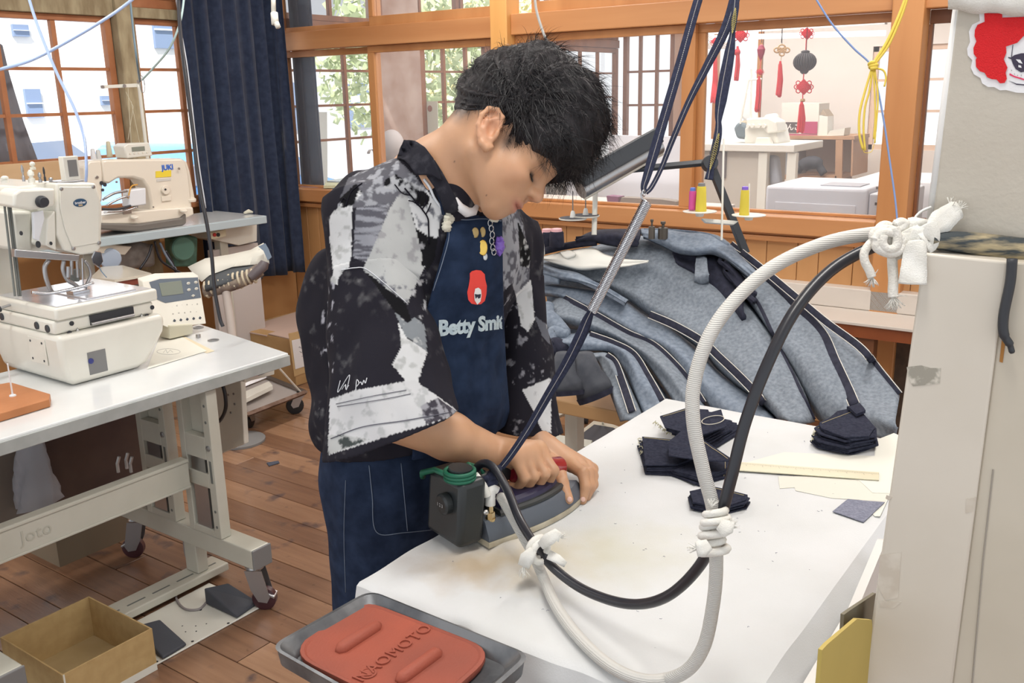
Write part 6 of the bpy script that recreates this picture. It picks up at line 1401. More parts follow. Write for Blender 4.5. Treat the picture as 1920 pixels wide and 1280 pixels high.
g = MB(); g.tube(bez([HX(60, 548, yh), HX(90, 550, yh), HX(120, 545, yh), HX(150, 538, yh), HX(175, 530, yh)], 5), .0045, 8); g.build('clamp_foot', M_chr, BM, smooth='all')
g = MB(); c_ = zp + .012; g.box((HX(140, 540)[0], yh + .01, zp + .004), (HX(172, 540)[0], yh + .05, zp + .014)); g.build('throat_plate', M_chr, BM, bev=.002)
for k_, x in enumerate((6, 13, 17)): g = MB(); g.tube([HX(x, 365, yh + .05), HX(x + 22, 555, yh + .05)], .0032, 8); g.build('side_rod', M_legd, BM, smooth=True)
for (x, y, r, h, mm) in [(45, 340, .004, .045, M_stl), (60, 342, .009, .035, M_mach), (62, 318, .0075, .022, mat('cream_cap', (.72, .70, .60), .4)), (76, 342, .005, .028, M_stl), (85, 340, .003, .040, M_dk), (96, 342, .006, .014, M_stl), (10, 342, .010, .018, M_mach)]:
 b0 = HX(x, y, yh + .06); g = MB(); g.lathe([(r, 0), (r, h * .3), (r * .6, h * .35), (r * .6, h * .5), (r * .95, h * .55), (r * .95, h * .8), (r * .4, h)], b0, seg=14); g.build('tension_post', mm, BM, smooth=True)
g = MB(); p0_, p1_ = HX(124, 342, yh + .03), HX(146, 292, yh + .03); g.box((p0_[0], yh + .03, p0_[2]), (p1_[0], yh + .055, p1_[2])); tw = g.build('top_bracket', M_mach, BM, bev=.002)
g = MB(); g.box((p0_[0] + .012, yh + .0285, p0_[2] + .015), (p1_[0] - .007, yh + .0299, p1_[2] - .010)); g.build('slot', M_gry, tw)
g = MB(); g.box((HX(112, 345)[0], yh + .01, hz1 + .0005), (HX(162, 345)[0], yh + .05, hz1 + .006)); g.build('base_plate', M_stl, BM, bev=.001)
eY('wiper_hook', [(172, 483), (178, 470), (190, 472), (194, 490), (186, 502), (176, 494)], yh - .005, .006, M_chr, BM, bev=.002)
g = MB(); g.tube(bez([HX(184, 494, yh), HX(190, 508, yh), HX(200, 520, yh - .01)], 6), .0016, 6); g.build('air_tube', mat('steel_blue_tube', (.16, .24, .34), .4), BM, smooth='all')
sb_ = thing('spool_stand', onZ(20, 760, T1Z), 'plywood thread stand base with a clear upright pin at the table edge', 'stand')
g = MB(); g.prism([onZ(x, y, T1Z + .022) for x, y in [(-60, 790), (-60, 730), (20, 716), (94, 738), (92, 748), (0, 775)]], (0, 0, -.021)); g.build('plywood_base', mat('red_plywood', (.48, .19, .07), .5, col2=(.40, .15, .05), scale=12), sb_, bev=.002)
p = onZ(24, 742, T1Z + .022); g = MB(); g.lathe([(.009, 0), (.008, .003), (.003, .005), (.0022, .010), (.0018, .085), (.0025, .088)], p, seg=12); g.build('pin', mat('clear_plastic', (.75, .76, .78), .2), sb_, smooth=True)
CP = thing('control_panel', onZ(350, 615, T1Z), 'cream operation panel with grey screen beside the near machine', 'panel')
yp = 2.66; A_ = lambda x, y, o=0.0: onY(x, y, yp + (y - 600) * -.0009 - .0 + o)
def pan(name, pts, m, th, parent, lift=0.0, bev=0.0):
 g = MB(); g.prism([A_(x, y, -lift) for x, y in pts], (0, th, .01 * th / .03)); return g.build(name, m, parent, bev=bev)
cb_ = pan('casing', [(268, 528), (300, 519), (372, 516), (387, 607), (318, 615), (280, 600)], M_mach, .03, CP, bev=.003)
pan('bezel', [(280, 529), (300, 523), (371, 520), (377, 558), (310, 568), (292, 560)], mat('slate_panel', (.10, .13, .17), .4), .001, cb_, .0012)
pan('screen', [(298, 531), (340, 526), (344, 550), (304, 555)], mat('lcd_green', (.20, .23, .20), .15), .001, cb_, .0024)
for (x, y) in [(353, 531), (367, 529), (354, 543), (368, 541)]: disc('button', A_(x, y, -.0026), (0, -1, 0), .0048, .0016, M_mach, cb_, 14, sx=1.5)
disc('button', A_(362, 554, -.0026), (0, -1, 0), .005, .0016, M_mach, cb_, 4, sx=1.6)
for k_ in range(5): disc('button', A_(327 + k_ * 12, 601 - k_ * 1.3, -.0014), (0, -1, 0), .0058, .0012, mat('slate_button', (.07, .09, .12), .4), cb_, 4)
for k_ in range(6): text_on('symbol', '.=:+-o'[k_], .012, A_(322 + k_ * 9.5, 574 - k_ * .9, -.0014), (1, 0, 0), (0, 0, 1), M_gry, cb_)
for k_ in range(5): text_on('symbol', 'o=x+-'[k_], .012, A_(324 + k_ * 11, 588 - k_ * 1.1, -.0014), (1, 0, 0), (0, 0, 1), M_gry, cb_)
eY('foot', [(318, 610), (362, 607), (362, 626), (318, 636)], yp - .02, .06, mat('panel_foot', (.60, .58, .46), .5), CP, bev=.004)
disc('knob', onZ(372, 632, T1Z + .002), (0, 0, 1), .008, .010, M_stl, CP, 16)
dr = paper([(300, 630), (328, 624), (388, 658), (276, 692)], T1Z + .0012, M_pap, 'white sheet with a pencilled oval lying beside the near machine', th=.0008)
cc_ = onZ(316, 659, T1Z + .0022); g = MB(); g.tube([cc_ + np.array([math.cos(a) * .028, math.sin(a) * .045, 0]) for a in np.linspace(0, 2 * PI, 25)], .0005, 4); g.build('pencil_oval', M_gry, dr)
g = MB(); g.tube([onZ(x, y, T1Z + .0022) for x, y in [(306, 661), (311, 655), (314, 662), (319, 656), (324, 660)]], .0006, 4); g.build('pencil_mark', M_gry, dr)
paper([(328, 622), (402, 658), (388, 662), (300, 634)], T1Z + .0004, mat('buff_card', (.66, .58, .42), .8), 'buff card edge sticking out under the white sheet', 'buff_card')
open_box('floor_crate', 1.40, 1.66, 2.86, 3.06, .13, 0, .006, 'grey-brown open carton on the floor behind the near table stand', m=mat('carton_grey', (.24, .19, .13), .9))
bp = onY(40, 880, 2.75); g = MB(); rows = []
for j in range(10):
 t = j / 9; rows.append([(bp[0] + .02 + math.cos(a) * (.015 + .05 * t ** .8) * (1 + .25 * math.sin(a * 5 + j)), 2.72 + math.sin(a) * (.012 + .03 * t), .60 - .30 * t) for a in np.linspace(0, 2 * PI, 20, endpoint=False)])
g.grid(rows, closed=True); tag(g.build('plastic_bag', glass_mat('clear_bag', (.8, .85, .92), haze=.5, hcol=(.75, .78, .85)), None, smooth='all'), 'clear plastic bag hanging beneath the near machine table', 'bag')
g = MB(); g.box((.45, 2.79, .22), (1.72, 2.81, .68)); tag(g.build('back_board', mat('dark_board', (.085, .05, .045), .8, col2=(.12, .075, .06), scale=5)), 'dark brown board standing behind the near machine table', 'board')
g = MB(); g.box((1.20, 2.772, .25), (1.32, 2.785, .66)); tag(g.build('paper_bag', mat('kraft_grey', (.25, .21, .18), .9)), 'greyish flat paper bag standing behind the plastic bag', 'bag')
T2Z = .89; y2, y2b = 3.92, 4.33
t2 = thing('sewing_table', (2.8, 4.1, 0), 'blue-grey edged machine table standing by the navy curtain', 'table')
P2 = [onZ(x, y, T2Z) for x, y in [(185, 436), (232, 441), (500, 404)]]
g = MB(); g.prism([(2.05, y2 + .03, T2Z), (2.40, y2 + .02, T2Z), (2.47, y2, T2Z), (P2[2][0], P2[2][1], T2Z), (P2[2][0] + .02, y2b, T2Z), (2.05, y2b, T2Z)], (0, 0, -.04)); g.build('tabletop', mat('blue_grey_top', (.42, .50, .54), .3, coat=.3), t2, bev=.004)
g = MB(); g.prism([(2.06, y2 + .04, T2Z + .0006), (2.40, y2 + .03, T2Z + .0006), (2.48, y2 + .012, T2Z + .0006), (P2[2][0] - .01, P2[2][1] + .01, T2Z + .0006), (P2[2][0], y2b - .01, T2Z + .0006), (2.06, y2b - .01, T2Z + .0006)], (0, 0, .001)); g.build('top_sheet', M_wtop, t2)
eY('drawer_box', [(395, 428), (450, 421), (482, 420), (482, 452), (448, 460), (395, 448)], y2 + .10, .16, M_mach, t2, bev=.003)
sw = eY('switch_plate', [(395, 436), (424, 430), (424, 443), (395, 449)], y2 + .05, .01, mat('switch_cream', (.72, .66, .48), .5), t2, bev=.002)
for (x, mm) in ((402, mat('switch_red2', (.5, .03, .03), .4)), (409, M_dk)): disc('switch_button', onY(x, 440, y2 + .048), (0, -1, 0), .010, .004, mm, sw, 12)
for x_ in (2.30, 3.05): g = MB(); g.box((x_, y2 + .12, 0), (x_ + .05, y2 + .17, T2Z - .041)); g.build('leg', M_leg, t2, bev=.003); g = MB(); g.box((x_, y2 - .05, 0), (x_ + .05, y2b, .05)); g.build('foot', M_leg, t2, bev=.003)
mo = thing('machine_motor', onY(270, 480, 4.0), 'grey motor with pipes and cables under the far machine table', 'motor')
eY('motor_body', [(215, 470), (262, 452), (292, 460), (294, 500), (215, 508)], 4.02, .12, mat('motor_grey', (.28, .26, .24), .6, col2=(.20, .18, .17), scale=30), mo, bev=.02, smooth=True)
disc('fan_cover', onY(206, 484, 3.98), (-.4, -1, 0), .048, .02, mat('fan_blue', (.36, .42, .52), .5), mo, 20)
eY('green_casing', [(325, 446), (355, 440), (372, 445), (370, 500), (328, 500)], 4.06, .08, mat('green_casing', (.10, .22, .17), .6, col2=(.06, .14, .10), scale=20), mo, bev=.01, smooth=True)
disc('pulley_guard', onY(340, 465, 4.04), (-.2, -1, 0), .060, .03, mat('green_guard', (.12, .27, .21), .5), mo, 24)
eY('junction_box', [(180, 456), (248, 462), (235, 478), (180, 474)], 3.97, .05, M_mach2, mo, bev=.004)
for k_, pts in enumerate([[(285, 458), (278, 480), (262, 505)], [(300, 455), (312, 480), (330, 505)], [(290, 452), (300, 485), (318, 500), (340, 512)], [(310, 470), (322, 490), (332, 515)]]): g = MB(); g.tube(bez([onY(x, y, 3.96) for x, y in pts], 6), .006, 7); g.build('cable', M_blk if k_ != 1 else mat('grey_blue_cable', (.2, .24, .3), .5), mo, smooth='all')
JM = thing('sewing_machine', onZ(270, 420, T2Z), 'ivory arched sewing machine with blue lettering on the far table', 'sewing machine', 'sewing machines')
yj = 3.99
pj = lambda L_: [(x, y) for x, y in L_]
eY('arm', [(190, 301), (200, 299), (340, 297), (347, 300), (353, 320), (357, 350), (362, 400), (283, 409), (283, 380), (278, 352), (268, 338), (250, 333), (222, 334), (212, 340), (205, 345), (192, 342)], yj, .11, M_mach2, JM, bev=.010, smooth=True)
eY('head', [(158, 312), (168, 302), (190, 300), (193, 330), (192, 376), (184, 388), (172, 385), (160, 350)], yj - .01, .12, M_mach2, JM, bev=.008, smooth=True)
eY('bed', [(190, 404), (230, 398), (300, 392), (362, 388), (364, 402), (352, 408), (262, 420), (190, 420)], yj - .03, .16, M_mach2, JM, bev=.006, smooth=True)
eY('base', [(188, 418), (262, 420), (340, 408), (350, 400), (350, 419), (342, 424), (262, 434), (240, 434), (186, 430)], yj - .045, .20, mat('base_brown', (.15, .135, .12), .6), JM, bev=.008, smooth=True)
eY('belt_cover', [(340, 300), (350, 302), (356, 320), (366, 372), (360, 380), (345, 372)], yj + .03, .10, M_mach2, JM, bev=.006, smooth=True)
disc('oil_cup', onY(356, 376, yj + .02), (0, -.2, 1), .030, .012, M_mach2, JM, 20)
p = onY(314, 314, yj - .0015); text_on('lettering', 'JUKI', .034, p, (1, 0, 0), (0, 0, 1), mat('letter_blue', (.015, .13, .60), .4), JM, bold=.0012)
eY('yellow_label', [(292, 321), (321, 319), (321, 331), (292, 333)], yj - .002, .0015, mat('yellow_label', (.80, .62, .05), .5), JM)
eY('warning_strip', [(294, 336), (321, 334), (321, 338), (294, 341)], yj - .002, .0015, mat('pale_label', (.6, .58, .54), .5), JM)
disc('dial', onY(309, 356, yj - .001), (0, -1, 0), .022, .012, M_mach2, JM, 24); disc('dial_hub', onY(310, 355, yj - .0135), (0, -1, 0), .005, .003, M_dk, JM, 12)
eY('dial_bracket', [(303, 368), (321, 366), (322, 376), (304, 378)], yj - .006, .005, M_mach2, JM, bev=.002)
eY('clamp_box', [(244, 356), (274, 352), (275, 384), (242, 388)], yj - .05, .06, mat('clamp_white', (.74, .76, .80), .3), JM, bev=.006, smooth=True)
for pts, r, mm in [([(196, 372), (215, 362), (238, 358)], .006, M_stl), ([(200, 385), (225, 372), (242, 368)], .005, M_chr), ([(192, 392), (220, 392), (245, 386)], .006, M_dk), ([(195, 398), (230, 396), (258, 388)], .004, M_chr), ([(170, 385), (172, 400)], .004, M_stl), ([(240, 372), (246, 350), (258, 346)], .003, mat('orange_wire', (.7, .35, .05), .5))]:
 g = MB(); g.tube(bez([onY(x, y, yj - .05) for x, y in pts], 5), r, 8); g.build('lever', mm, JM, smooth='all')
for (x, y, r) in [(182, 332, .006), (190, 343, .009), (196, 346, .009), (192, 356, .007), (193, 374, .005), (218, 341, .005), (180, 333, .004), (335, 316, .006), (258, 377, .004), (287, 388, .004)]: disc('screw', onY(x, y, yj - .011), (0, -1, 0), r, .005, M_dk if r > .006 else M_stl, JM, 12)
disc('foot_cap', onY(252, 408, yj - .048), (0, -.3, 1), .018, .008, M_mach2, JM, 14); disc('foot_cap', onY(344, 396, yj - .048), (0, -.3, 1), .018, .008, M_mach2, JM, 14)
eY('name_plate', [(230, 392), (246, 390), (247, 400), (231, 402)], yj - .034, .003, M_stl, JM)
cpd = thing('display_unit', onY(258, 292, yj + .05), 'small cream display unit sitting on top of the far machine', 'display')
eY('casing', [(232, 275), (240, 269), (280, 267), (287, 292), (238, 297)], yj + .01, .09, M_mach, cpd, bev=.005, smooth=True)
eY('lcd', [(247, 276), (271, 274), (272, 282), (248, 284)], yj + .008, .001, mat('lcd_grey', (.22, .24, .20), .2), cpd)
for k_ in range(5): disc('button', onY(244 + k_ * 8, 288 - k_ * .6, yj + .009), (0, -1, 0), .004, .002, M_mach2, cpd, 10)
ts = thing('thread_stand', onZ(276, 410, T2Z), 'thin cream thread mast with cross arm before the weathered post', 'stand')
g = MB(); q_ = onY(276, 290, 4.2); g.tube([(q_[0], q_[1], T2Z + .002), q_, onY(261, 165, 4.2), onY(258, 158, 4.2)], .008, 10); g.build('mast', M_mach, ts, smooth='all')
g = MB(); g.prism([onY(189, 160, 4.2), onY(262, 156, 4.2), onY(262, 163, 4.2), onY(190, 166, 4.2)], (0, .006, 0)); g.build('cross_arm', M_mach, ts, bev=.001)
for (x, y) in ((192, 163), (233, 161), (259, 153)): disc('arm_screw', onY(x, y, 4.198), (0, -1, 0), .008, .006, M_stl, ts, 10)
g = MB(); c_ = onY(267, 158, 4.19); g.tube([c_ + np.array([math.cos(a) * .012, 0, math.sin(a) * .040]) for a in np.linspace(0, 2 * PI, 19)], .0022, 6); g.build('wire_loop', M_stl, ts, smooth='all')
g = MB()
for a, b_ in [((240, 165), (246, 270)), ((236, 172), (250, 200)), ((250, 200), (240, 262)), ((246, 190), (262, 268))]: g.tube([onY(*a, 4.18), onY(*b_, 4.18)], .0009, 4)
tag(g.build('thread', mat('cream_thread', (.7, .68, .55), .8), ts), kind='stuff')
for k_, (x, y, h, c) in enumerate([(206, 290, .07, (.60, .55, .40)), (176, 296, .05, (.7, .7, .72)), (186, 298, .05, (.62, .62, .60))]):
 g = MB(); g.lathe([(.014, 0), (.009, h), (.003, h + .002)], onY(x, y + 4, 4.15), seg=14); tag(g.build('thread_cone', mat('cone_%d' % k_, c, .8), None, smooth=True), ['beige thread cone behind the arched machine head', 'white thread cone just behind the blue tube', 'grey thread cone beside the beige one behind the arched machine'][k_], 'thread')
g = MB(); g.tube([onZ(458, 399, T2Z + .012), onZ(466, 396, T2Z + .016), onZ(474, 398, T2Z + .010)], [.006, .012, .005], 8); tag(g.build('cloth_scrap', M_flow, None, smooth='all'), 'tiny crumpled cloth scrap on the far table corner', 'fabric')
lbn = thing('low_bench', onY(230, 520, 3.4), 'small bench with glossy cream top and red-brown edge behind the near machine', 'bench')
g = MB(); tp_ = [onZ(x, y, .76) for x, y in [(190, 500), (230, 497), (284, 512), (215, 524), (170, 520)]]; g.prism(tp_, (0, 0, -.012)); g.build('bench_top', mat('cream_gloss', (.72, .68, .58), .2, coat=.5), lbn)
g = MB(); g.prism([np.array(p) + np.array([0, .004, -.0125]) for p in tp_], (0, 0, -.025)); g.build('bench_edge', mat('red_brown_edge', (.22, .055, .035), .5), lbn)
g = MB(); c_ = sum(np.array(p) for p in tp_) / 5; g.box((c_[0] - .1, c_[1] - .05, 0), (c_[0] + .1, c_[1] + .05, .72)); g.build('pedestal', M_gry, lbn)
# ================================================================ curtains
M_cur = mat('navy_curtain', (.012, .020, .048), .95, col2=(.022, .034, .070), scale=30, sheen=.15, bump=.15, bscale=900)
def curtain(name, path, z0, z1, fold, amp, label, m=M_cur, thick=.003, seed=1, hem=0.0, cat='curtain'):
 """path: plan polyline; folds grow toward the hem"""
 P_ = np.array(bez([(x, y, 0) for x, y in path], 30))[:, :2]; s_ = np.r_[0, np.cumsum(np.linalg.norm(np.diff(P_, axis=0), axis=1))]; L_ = s_[-1]; n = int(L_ / .012)
 t = np.linspace(0, L_, n); X = np.interp(t, s_, P_[:, 0]); Y = np.interp(t, s_, P_[:, 1]); dx, dy = np.gradient(X), np.gradient(Y); l = np.hypot(dx, dy); nx, ny = -dy / l, dx / l
 rows = []
 for j in range(26):
  v = j / 25; ph = 2 * PI * t / fold + 1.3 * np.sin(t * 7 + seed) + .5 * np.sin(v * 3 + t * 3); a = amp * (.55 + .45 * v) * (1 + .35 * np.sin(t * 11 + seed))
  w = a * np.sin(ph) + a * .3 * np.sin(2.3 * ph + v * 2); rows.append(np.stack([X + nx * w, Y + ny * w, z1 + (z0 - z1) * v + hem * v * np.sin(ph * .5) * .5 + 0 * t], 1))
 g = MB(); g.grid(np.array(rows), thick); o = g.build(name, m, None, smooth='all'); return tag(o, label, cat)
def zat(px, py, X=None, Y=None): return (onX(px, py, X) if X else onY(px, py, Y))[2]
cx0 = onY(350, 150, 4.32)[0]
curtain('curtain', [(cx0 + .02, 4.33), (cx0 + .25, 4.31), (3.73, 4.31), (3.77, 4.24)], zat(540, 505, X=3.80), 2.6, .085, .026, 'long navy curtain hanging in gathered folds in front of the window corner', hem=.012)
curtain('curtain', [(3.985, 4.42), (3.985, 4.33), (3.99, onX(598, 200, 3.99)[1])], .962, 2.5, .10, .014, 'navy curtain seen through the partition glass behind the gathered one', seed=4)
M_sheer = mat('sheer_grey', (.62, .63, .68), .9); M_sheer2 = mat('sheer_shade', (.24, .24, .27), .9); M_sheer.node_tree.nodes['Principled BSDF'].inputs['Alpha'].default_value = .85
curtain('sheer_curtain', [(3.245, 4.40), (3.30, 4.39), (3.36, 4.40)], 1.0, 2.5, .05, .006, 'pale grey sheer strip beside the navy curtain', m=M_sheer, seed=2)
g = MB(); A_ = [onY(x, y, 4.56) for x, y in [(-30, 60), (5, 85), (18, 140), (45, 230), (82, 330)]]; B_ = [onY(x, y, 4.56) for x, y in [(-60, 60), (-60, 90), (-60, 140), (-60, 230), (-60, 330)]]
g.grid([[A_[i] * (1 - v) + B_[i] * v + np.array([0, .02 * math.sin(v * 14), 0]) for v in np.linspace(0, 1, 14)] for i in range(5)], .002); tag(g.build('sheer_curtain', M_sheer2, None, smooth='all'), 'grey sheer sheet slanting across the first paned window', 'curtain')
g = MB(); a_, b_ = onY(0, 309, 4.36), onY(124, 336, 4.36); g.box((a_[0] - .15, 4.36, b_[2]), (b_[0], 4.385, a_[2])); tag(g.build('timber_board', mat('light_timber', (.62, .42, .24), .6, col2=(.54, .34, .18), scale=9, stretch=(.3, 1, 1)), None, bev=.003), 'light timber board behind the near machine below the window', 'board')
# ================================================================ between the tables: pressing stool, board, cart, carton
gb = onY(430, 560, 4.05); g = MB(); a_, b_ = onY(396, 470, 4.05), onY(500, 640, 4.05); g.box((a_[0], 4.05, .12), (b_[0], 4.08, a_[2])); tag(g.build('grey_board', mat('board_grey', (.50, .45, .43), .8), None), 'grey flat board leaning behind the pressing stand', 'board')
st = thing('pressing_stand', onZ(418, 720, 0), 'round-headed pressing stand with corded dark pad between the tables', 'stand')
dS = 4.15
g = MB(); g.tube([onD(422, 530, dS), onD(434, 616, dS), onD(445, 760, dS)], [.020, .019, .019], 14); g.build('column', mat('stand_beige', (.52, .46, .42), .5), st, smooth=True)
c_ = onD(447, 790, dS + .02); g = MB(); g.lathe([(.11, 0), (.11, .01), (.03, .025)], (c_[0], c_[1], .001), seg=24); g.build('foot', M_gry, st, smooth=True)
g = MB(); g.tube(bez([onD(383, 545, dS), onD(410, 540, dS), (onD(455, 525, dS)), onD(488, 505, dS + .02)], 6), .030, 12); pd = g.build('pad', mat('cord_brown', (.16, .12, .11), .9, col2=(.30, .25, .20), scale=26, bump=.5, bscale=90), st, smooth='all')
g = MB()
for k_ in range(11): t = k_ / 10; c_ = onD(388 + 88 * t, 543 - 26 * t, dS); coil(g, c_, CAMR @ np.array([1, -.25, 0]), .032, .0055, .9, .004, seg=6, ph=k_)
tag(g.build('cord_winding', mat('cord_cream', (.60, .53, .40), .9), st, smooth='all'), kind='stuff')
g = MB(); g.tube([onD(470, 520, dS - .02), onD(494, 498, dS - .02), onD(497, 490, dS - .02)], [.020, .024, .018], 12); g.build('end_knob', mat('knob_grey', (.14, .12, .13), .4), st, smooth=True)
fc = [[onD(x, y, dS + o) for x, y, o in r] for r in [[(385, 520, 0), (420, 503, .03), (462, 494, .05), (486, 493, .05)], [(383, 534, -.03), (420, 520, -.02), (462, 506, 0), (487, 500, 0)], [(384, 540, -.05), (420, 530, -.04), (462, 514, -.02), (485, 505, -.02)]]]
g = MB(); g.grid(fc, .02); tag(g.build('folded_cloth', mat('cloth_slate', (.09, .10, .11), .95, bump=.4, bscale=300), None, smooth='all'), 'dark slate folded cloth lying on the pressing stand', 'cloth')
g = MB(); g.grid([[onD(x, y, dS + o) for x, y, o in r] for r in [[(352, 500, .02), (385, 484, .06), (430, 477, .08), (470, 468, .08), (494, 455, .08)], [(362, 512, .0), (392, 500, .03), (440, 491, .05), (478, 478, .04), (502, 468, .04)], [(378, 528, -.02), (392, 516, 0), (435, 500, .02), (472, 496, .02), (505, 494, .02)]]], .002)
tag(g.build('pattern_paper', M_pap, None, smooth='all'), 'white paper pattern draped over the pressing stand', 'paper')
g = MB(); g.grid([[onD(x, y, dS - .0) for x, y in [(484, 462), (497, 456)]], [onD(x, y, dS - .0) for x, y in [(494, 470), (503, 466)]], [onD(x, y, dS) for x, y in [(502, 488), (509, 482)]]], .006); tag(g.build('blue_sheet', mat('blue_grey_sheet', (.18, .24, .32), .7), None), 'blue-grey sheet corner tucked behind the white paper pattern', 'paper')
g = MB(); g.tube(bez([onD(x, y, 2.95) for x, y in [(333, -30), (338, 60), (350, 160), (362, 250), (372, 340), (388, 420), (397, 480), (402, 540), (412, 595), (418, 612)]], 8), .0060, 8); tag(g.build('hanging_cable', M_blk, None, smooth='all'), 'black cable hanging from the ceiling along the curtain edge', 'cable')
g = MB(); g.tube(bez([onD(x, y, 3.4) for x, y in [(328, -20), (336, 40), (349, 110), (358, 180), (372, 300), (386, 390)]], 8), .0022, 6); tag(g.build('hanging_line', mat('cord_grey', (.5, .52, .56), .6), None, smooth='all'), 'thin pale cord hanging beside the black cable', 'cord')
ct = thing('dolly', (2.75, 3.45, 0), 'small low steel dolly on two black casters by the carton', 'cart')
ca, cb2 = onZ(470, 805, 0), onZ(568, 775, 0); zr_ = .115
M_rust = mat('rusty_steel', (.10, .055, .035), .6, .4, col2=(.20, .13, .10), scale=30)
F_ = [onZ(455, 755, zr_), onZ(572, 733, zr_), onZ(505, 700, zr_), onZ(440, 715, zr_)]
F_ = [onZ(x, y, zr_) for x, y in [(462, 778), (573, 735), (500, 706), (440, 730)]]
for i in range(4): g = MB(); g.tube([F_[i], F_[(i + 1) % 4]], .012, 4); g.build('frame_bar', M_rust if i == 0 else M_stl, ct)
g = MB(); g.prism([np.array(p) * .97 + np.array(sum(F_) / 4) * .03 - np.array([0, 0, .012]) for p in F_], (0, 0, .003)); g.build('tray_plate', mat('tray_pale', (.42, .38, .36), .5, .3), ct)
g = MB(); g.prism([onZ(x, y, zr_ + .012) for x, y in [(452, 745), (505, 722), (512, 730), (460, 756)]], (0, 0, .022)); g.build('white_bar', M_mach, ct, bev=.002)
for (a, b_) in [((452, 712), (462, 778)), ((520, 686), (564, 735))]: g = MB(); g.tube([onZ(*a, .33 if a[0] < 500 else .30), onZ(*b_, zr_)], .005, 6); g.build('stay_rod', M_mach, ct, smooth=True)
caster(ca[0], ca[1] + .02, ct, r=.038, rot=.4, dark=mat('black_wheel', (.015, .015, .018), .5), top=.10, brake=False); caster(cb2[0], cb2[1] + .02, ct, r=.042, rot=2.6, dark=mat('black_wheel2', (.015, .015, .018), .5), top=.108, brake=False)
cz = .30; k0 = onZ(556, 724, 0); kx0, ky0 = onX(556, 640, k0[0]), 0
bxX, bxY = k0[0], k0[1] - .0
cf = thing('carton', (bxX + .22, bxY + .35, 0), 'large cardboard carton with a taped handwritten note standing by the panelled partition', 'box')
bxX1 = XP - .03; czt = onX(545, 636, bxX)[2]; ya_ = bxY; yb2 = ya_ + .50
g = MB(); g.box((bxX, ya_, 0), (bxX1, yb2, czt)); g.build('body', mat('carton_brown', (.47, .29, .13), .8, col2=(.40, .24, .10), scale=10), cf, bev=.004)
M_cart = mat('carton_top', (.52, .38, .32), .8)
g = MB(); g.box((bxX - .004, ya_ + .20, czt + .001), (bxX1 - .06, ya_ + .45, czt + .007), Ry(-.03)); g.build('flap', M_cart, cf); g = MB(); g.box((bxX, ya_ + .004, czt + .001), (bxX1 - .02, ya_ + .19, czt + .006), Rx(.03)); g.build('flap', M_cart, cf)
sy_ = ya_ - .0015
yF = ya_
def cfp(px, py, l=.0): return onY(px, py, yF - l)
g = MB(); g.prism([cfp(x, y, .002) for x, y in [(541, 625), (592, 614), (596, 690), (552, 706)]], (0, .0012, 0)); g.build('tape_strip', mat('tape_tan', (.52, .36, .18), .4), cf)
g = MB(); g.prism([cfp(x, y, .004) for x, y in [(547, 638), (588, 629), (593, 680), (554, 692)]], (0, .001, 0)); nt_ = g.build('note', mat('note_paper', (.72, .71, .72), .8), cf)
rr = random.Random(4); g = MB()
for (x, y) in [(566, 643), (560, 652), (572, 650), (562, 660), (572, 658), (566, 668), (575, 666), (570, 676)]:
 pts = [cfp(x + k_ * 2.5 + rr.uniform(-1, 1), y - k_ * .6 + rr.uniform(-2, 2), .0046) for k_ in range(5)]; g.tube(pts, .0010, 4)
tag(g.build('handwriting', mat('ink_grey', (.12, .12, .15), .7), nt_), kind='stuff')
o = piece_mesh([np.array(onZ(x, y, .004)) for x, y in [(500, 867), (522, 863), (524, 867), (504, 873)]], .003, .001, 31, m=mat('slate_scrap', (.06, .07, .10), .9), name='floor_scrap'); tag(o, 'small slate fabric scrap lying on the floorboards', 'fabric')
# ================================================================ hanging air tubes by the windows
M_tub = mat('blue_clear_tube', (.42, .55, .85), .12, coat=.6)
for pts, r, m_, nm, lb in [
 ([(0, 130, 2.6), (60, 112, 2.6), (140, 70, 2.62), (215, 24, 2.65), (262, -12, 2.7)], .0046, M_tub, 'air_tube', 'pale blue air tube slanting across the first window'),
 ([(45, -40, 2.5), (58, 10, 2.5), (78, 68, 2.5), (108, 140, 2.5), (140, 205, 2.5), (158, 260, 2.5), (162, 315, 2.5), (161, 340, 2.52)], .0040, M_tub, 'air_tube', 'blue air tube hanging down to the near machine head'),
 ([(243, -10, 4.0), (249, 50, 4.0), (256, 110, 4.0), (262, 152, 4.15)], .0045, mat('slate_tube', (.14, .22, .28), .4), 'air_hose', 'slate air hose dropping to the cream thread mast'),
 ([(346, -10, 3.9), (338, 40, 3.9), (318, 90, 3.95), (285, 130, 4.1), (266, 150, 4.18)], .0045, mat('mint_tube', (.50, .68, .68), .2), 'air_hose', 'mint green tube curving down past the second window')]:
 g = MB(); g.tube(bez([onD(x, y, d) for x, y, d in pts], 8), r, 8); tag(g.build(nm, m_, None, smooth='all'), lb, 'tube')
g = MB(); g.tube([onD(512, -20, 3.6), onD(513, 24, 3.6)], .009, 8); g.tube([onD(514, 24, 3.6), onD(516, 46, 3.6)], .014, 8); g.tube([onD(518, 42, 3.58), onD(522, 52, 3.58)], .010, 8); tag(g.build('curtain_cord', M_mach, None, smooth='all'), 'short white pull cord end hanging against the navy curtain', 'cord', kind='stuff')
g = MB(); g.tube(bez([onD(x, y, 2.9) for x, y in [(1002, -20), (1005, 15), (1014, 48), (1026, 80)]], 6), .0042, 8); tag(g.build('hanging_tube', mat('grey_tube', (.5, .5, .48), .4), None, smooth='all'), 'pale tube hanging behind the hair before the timber beam', 'tube')
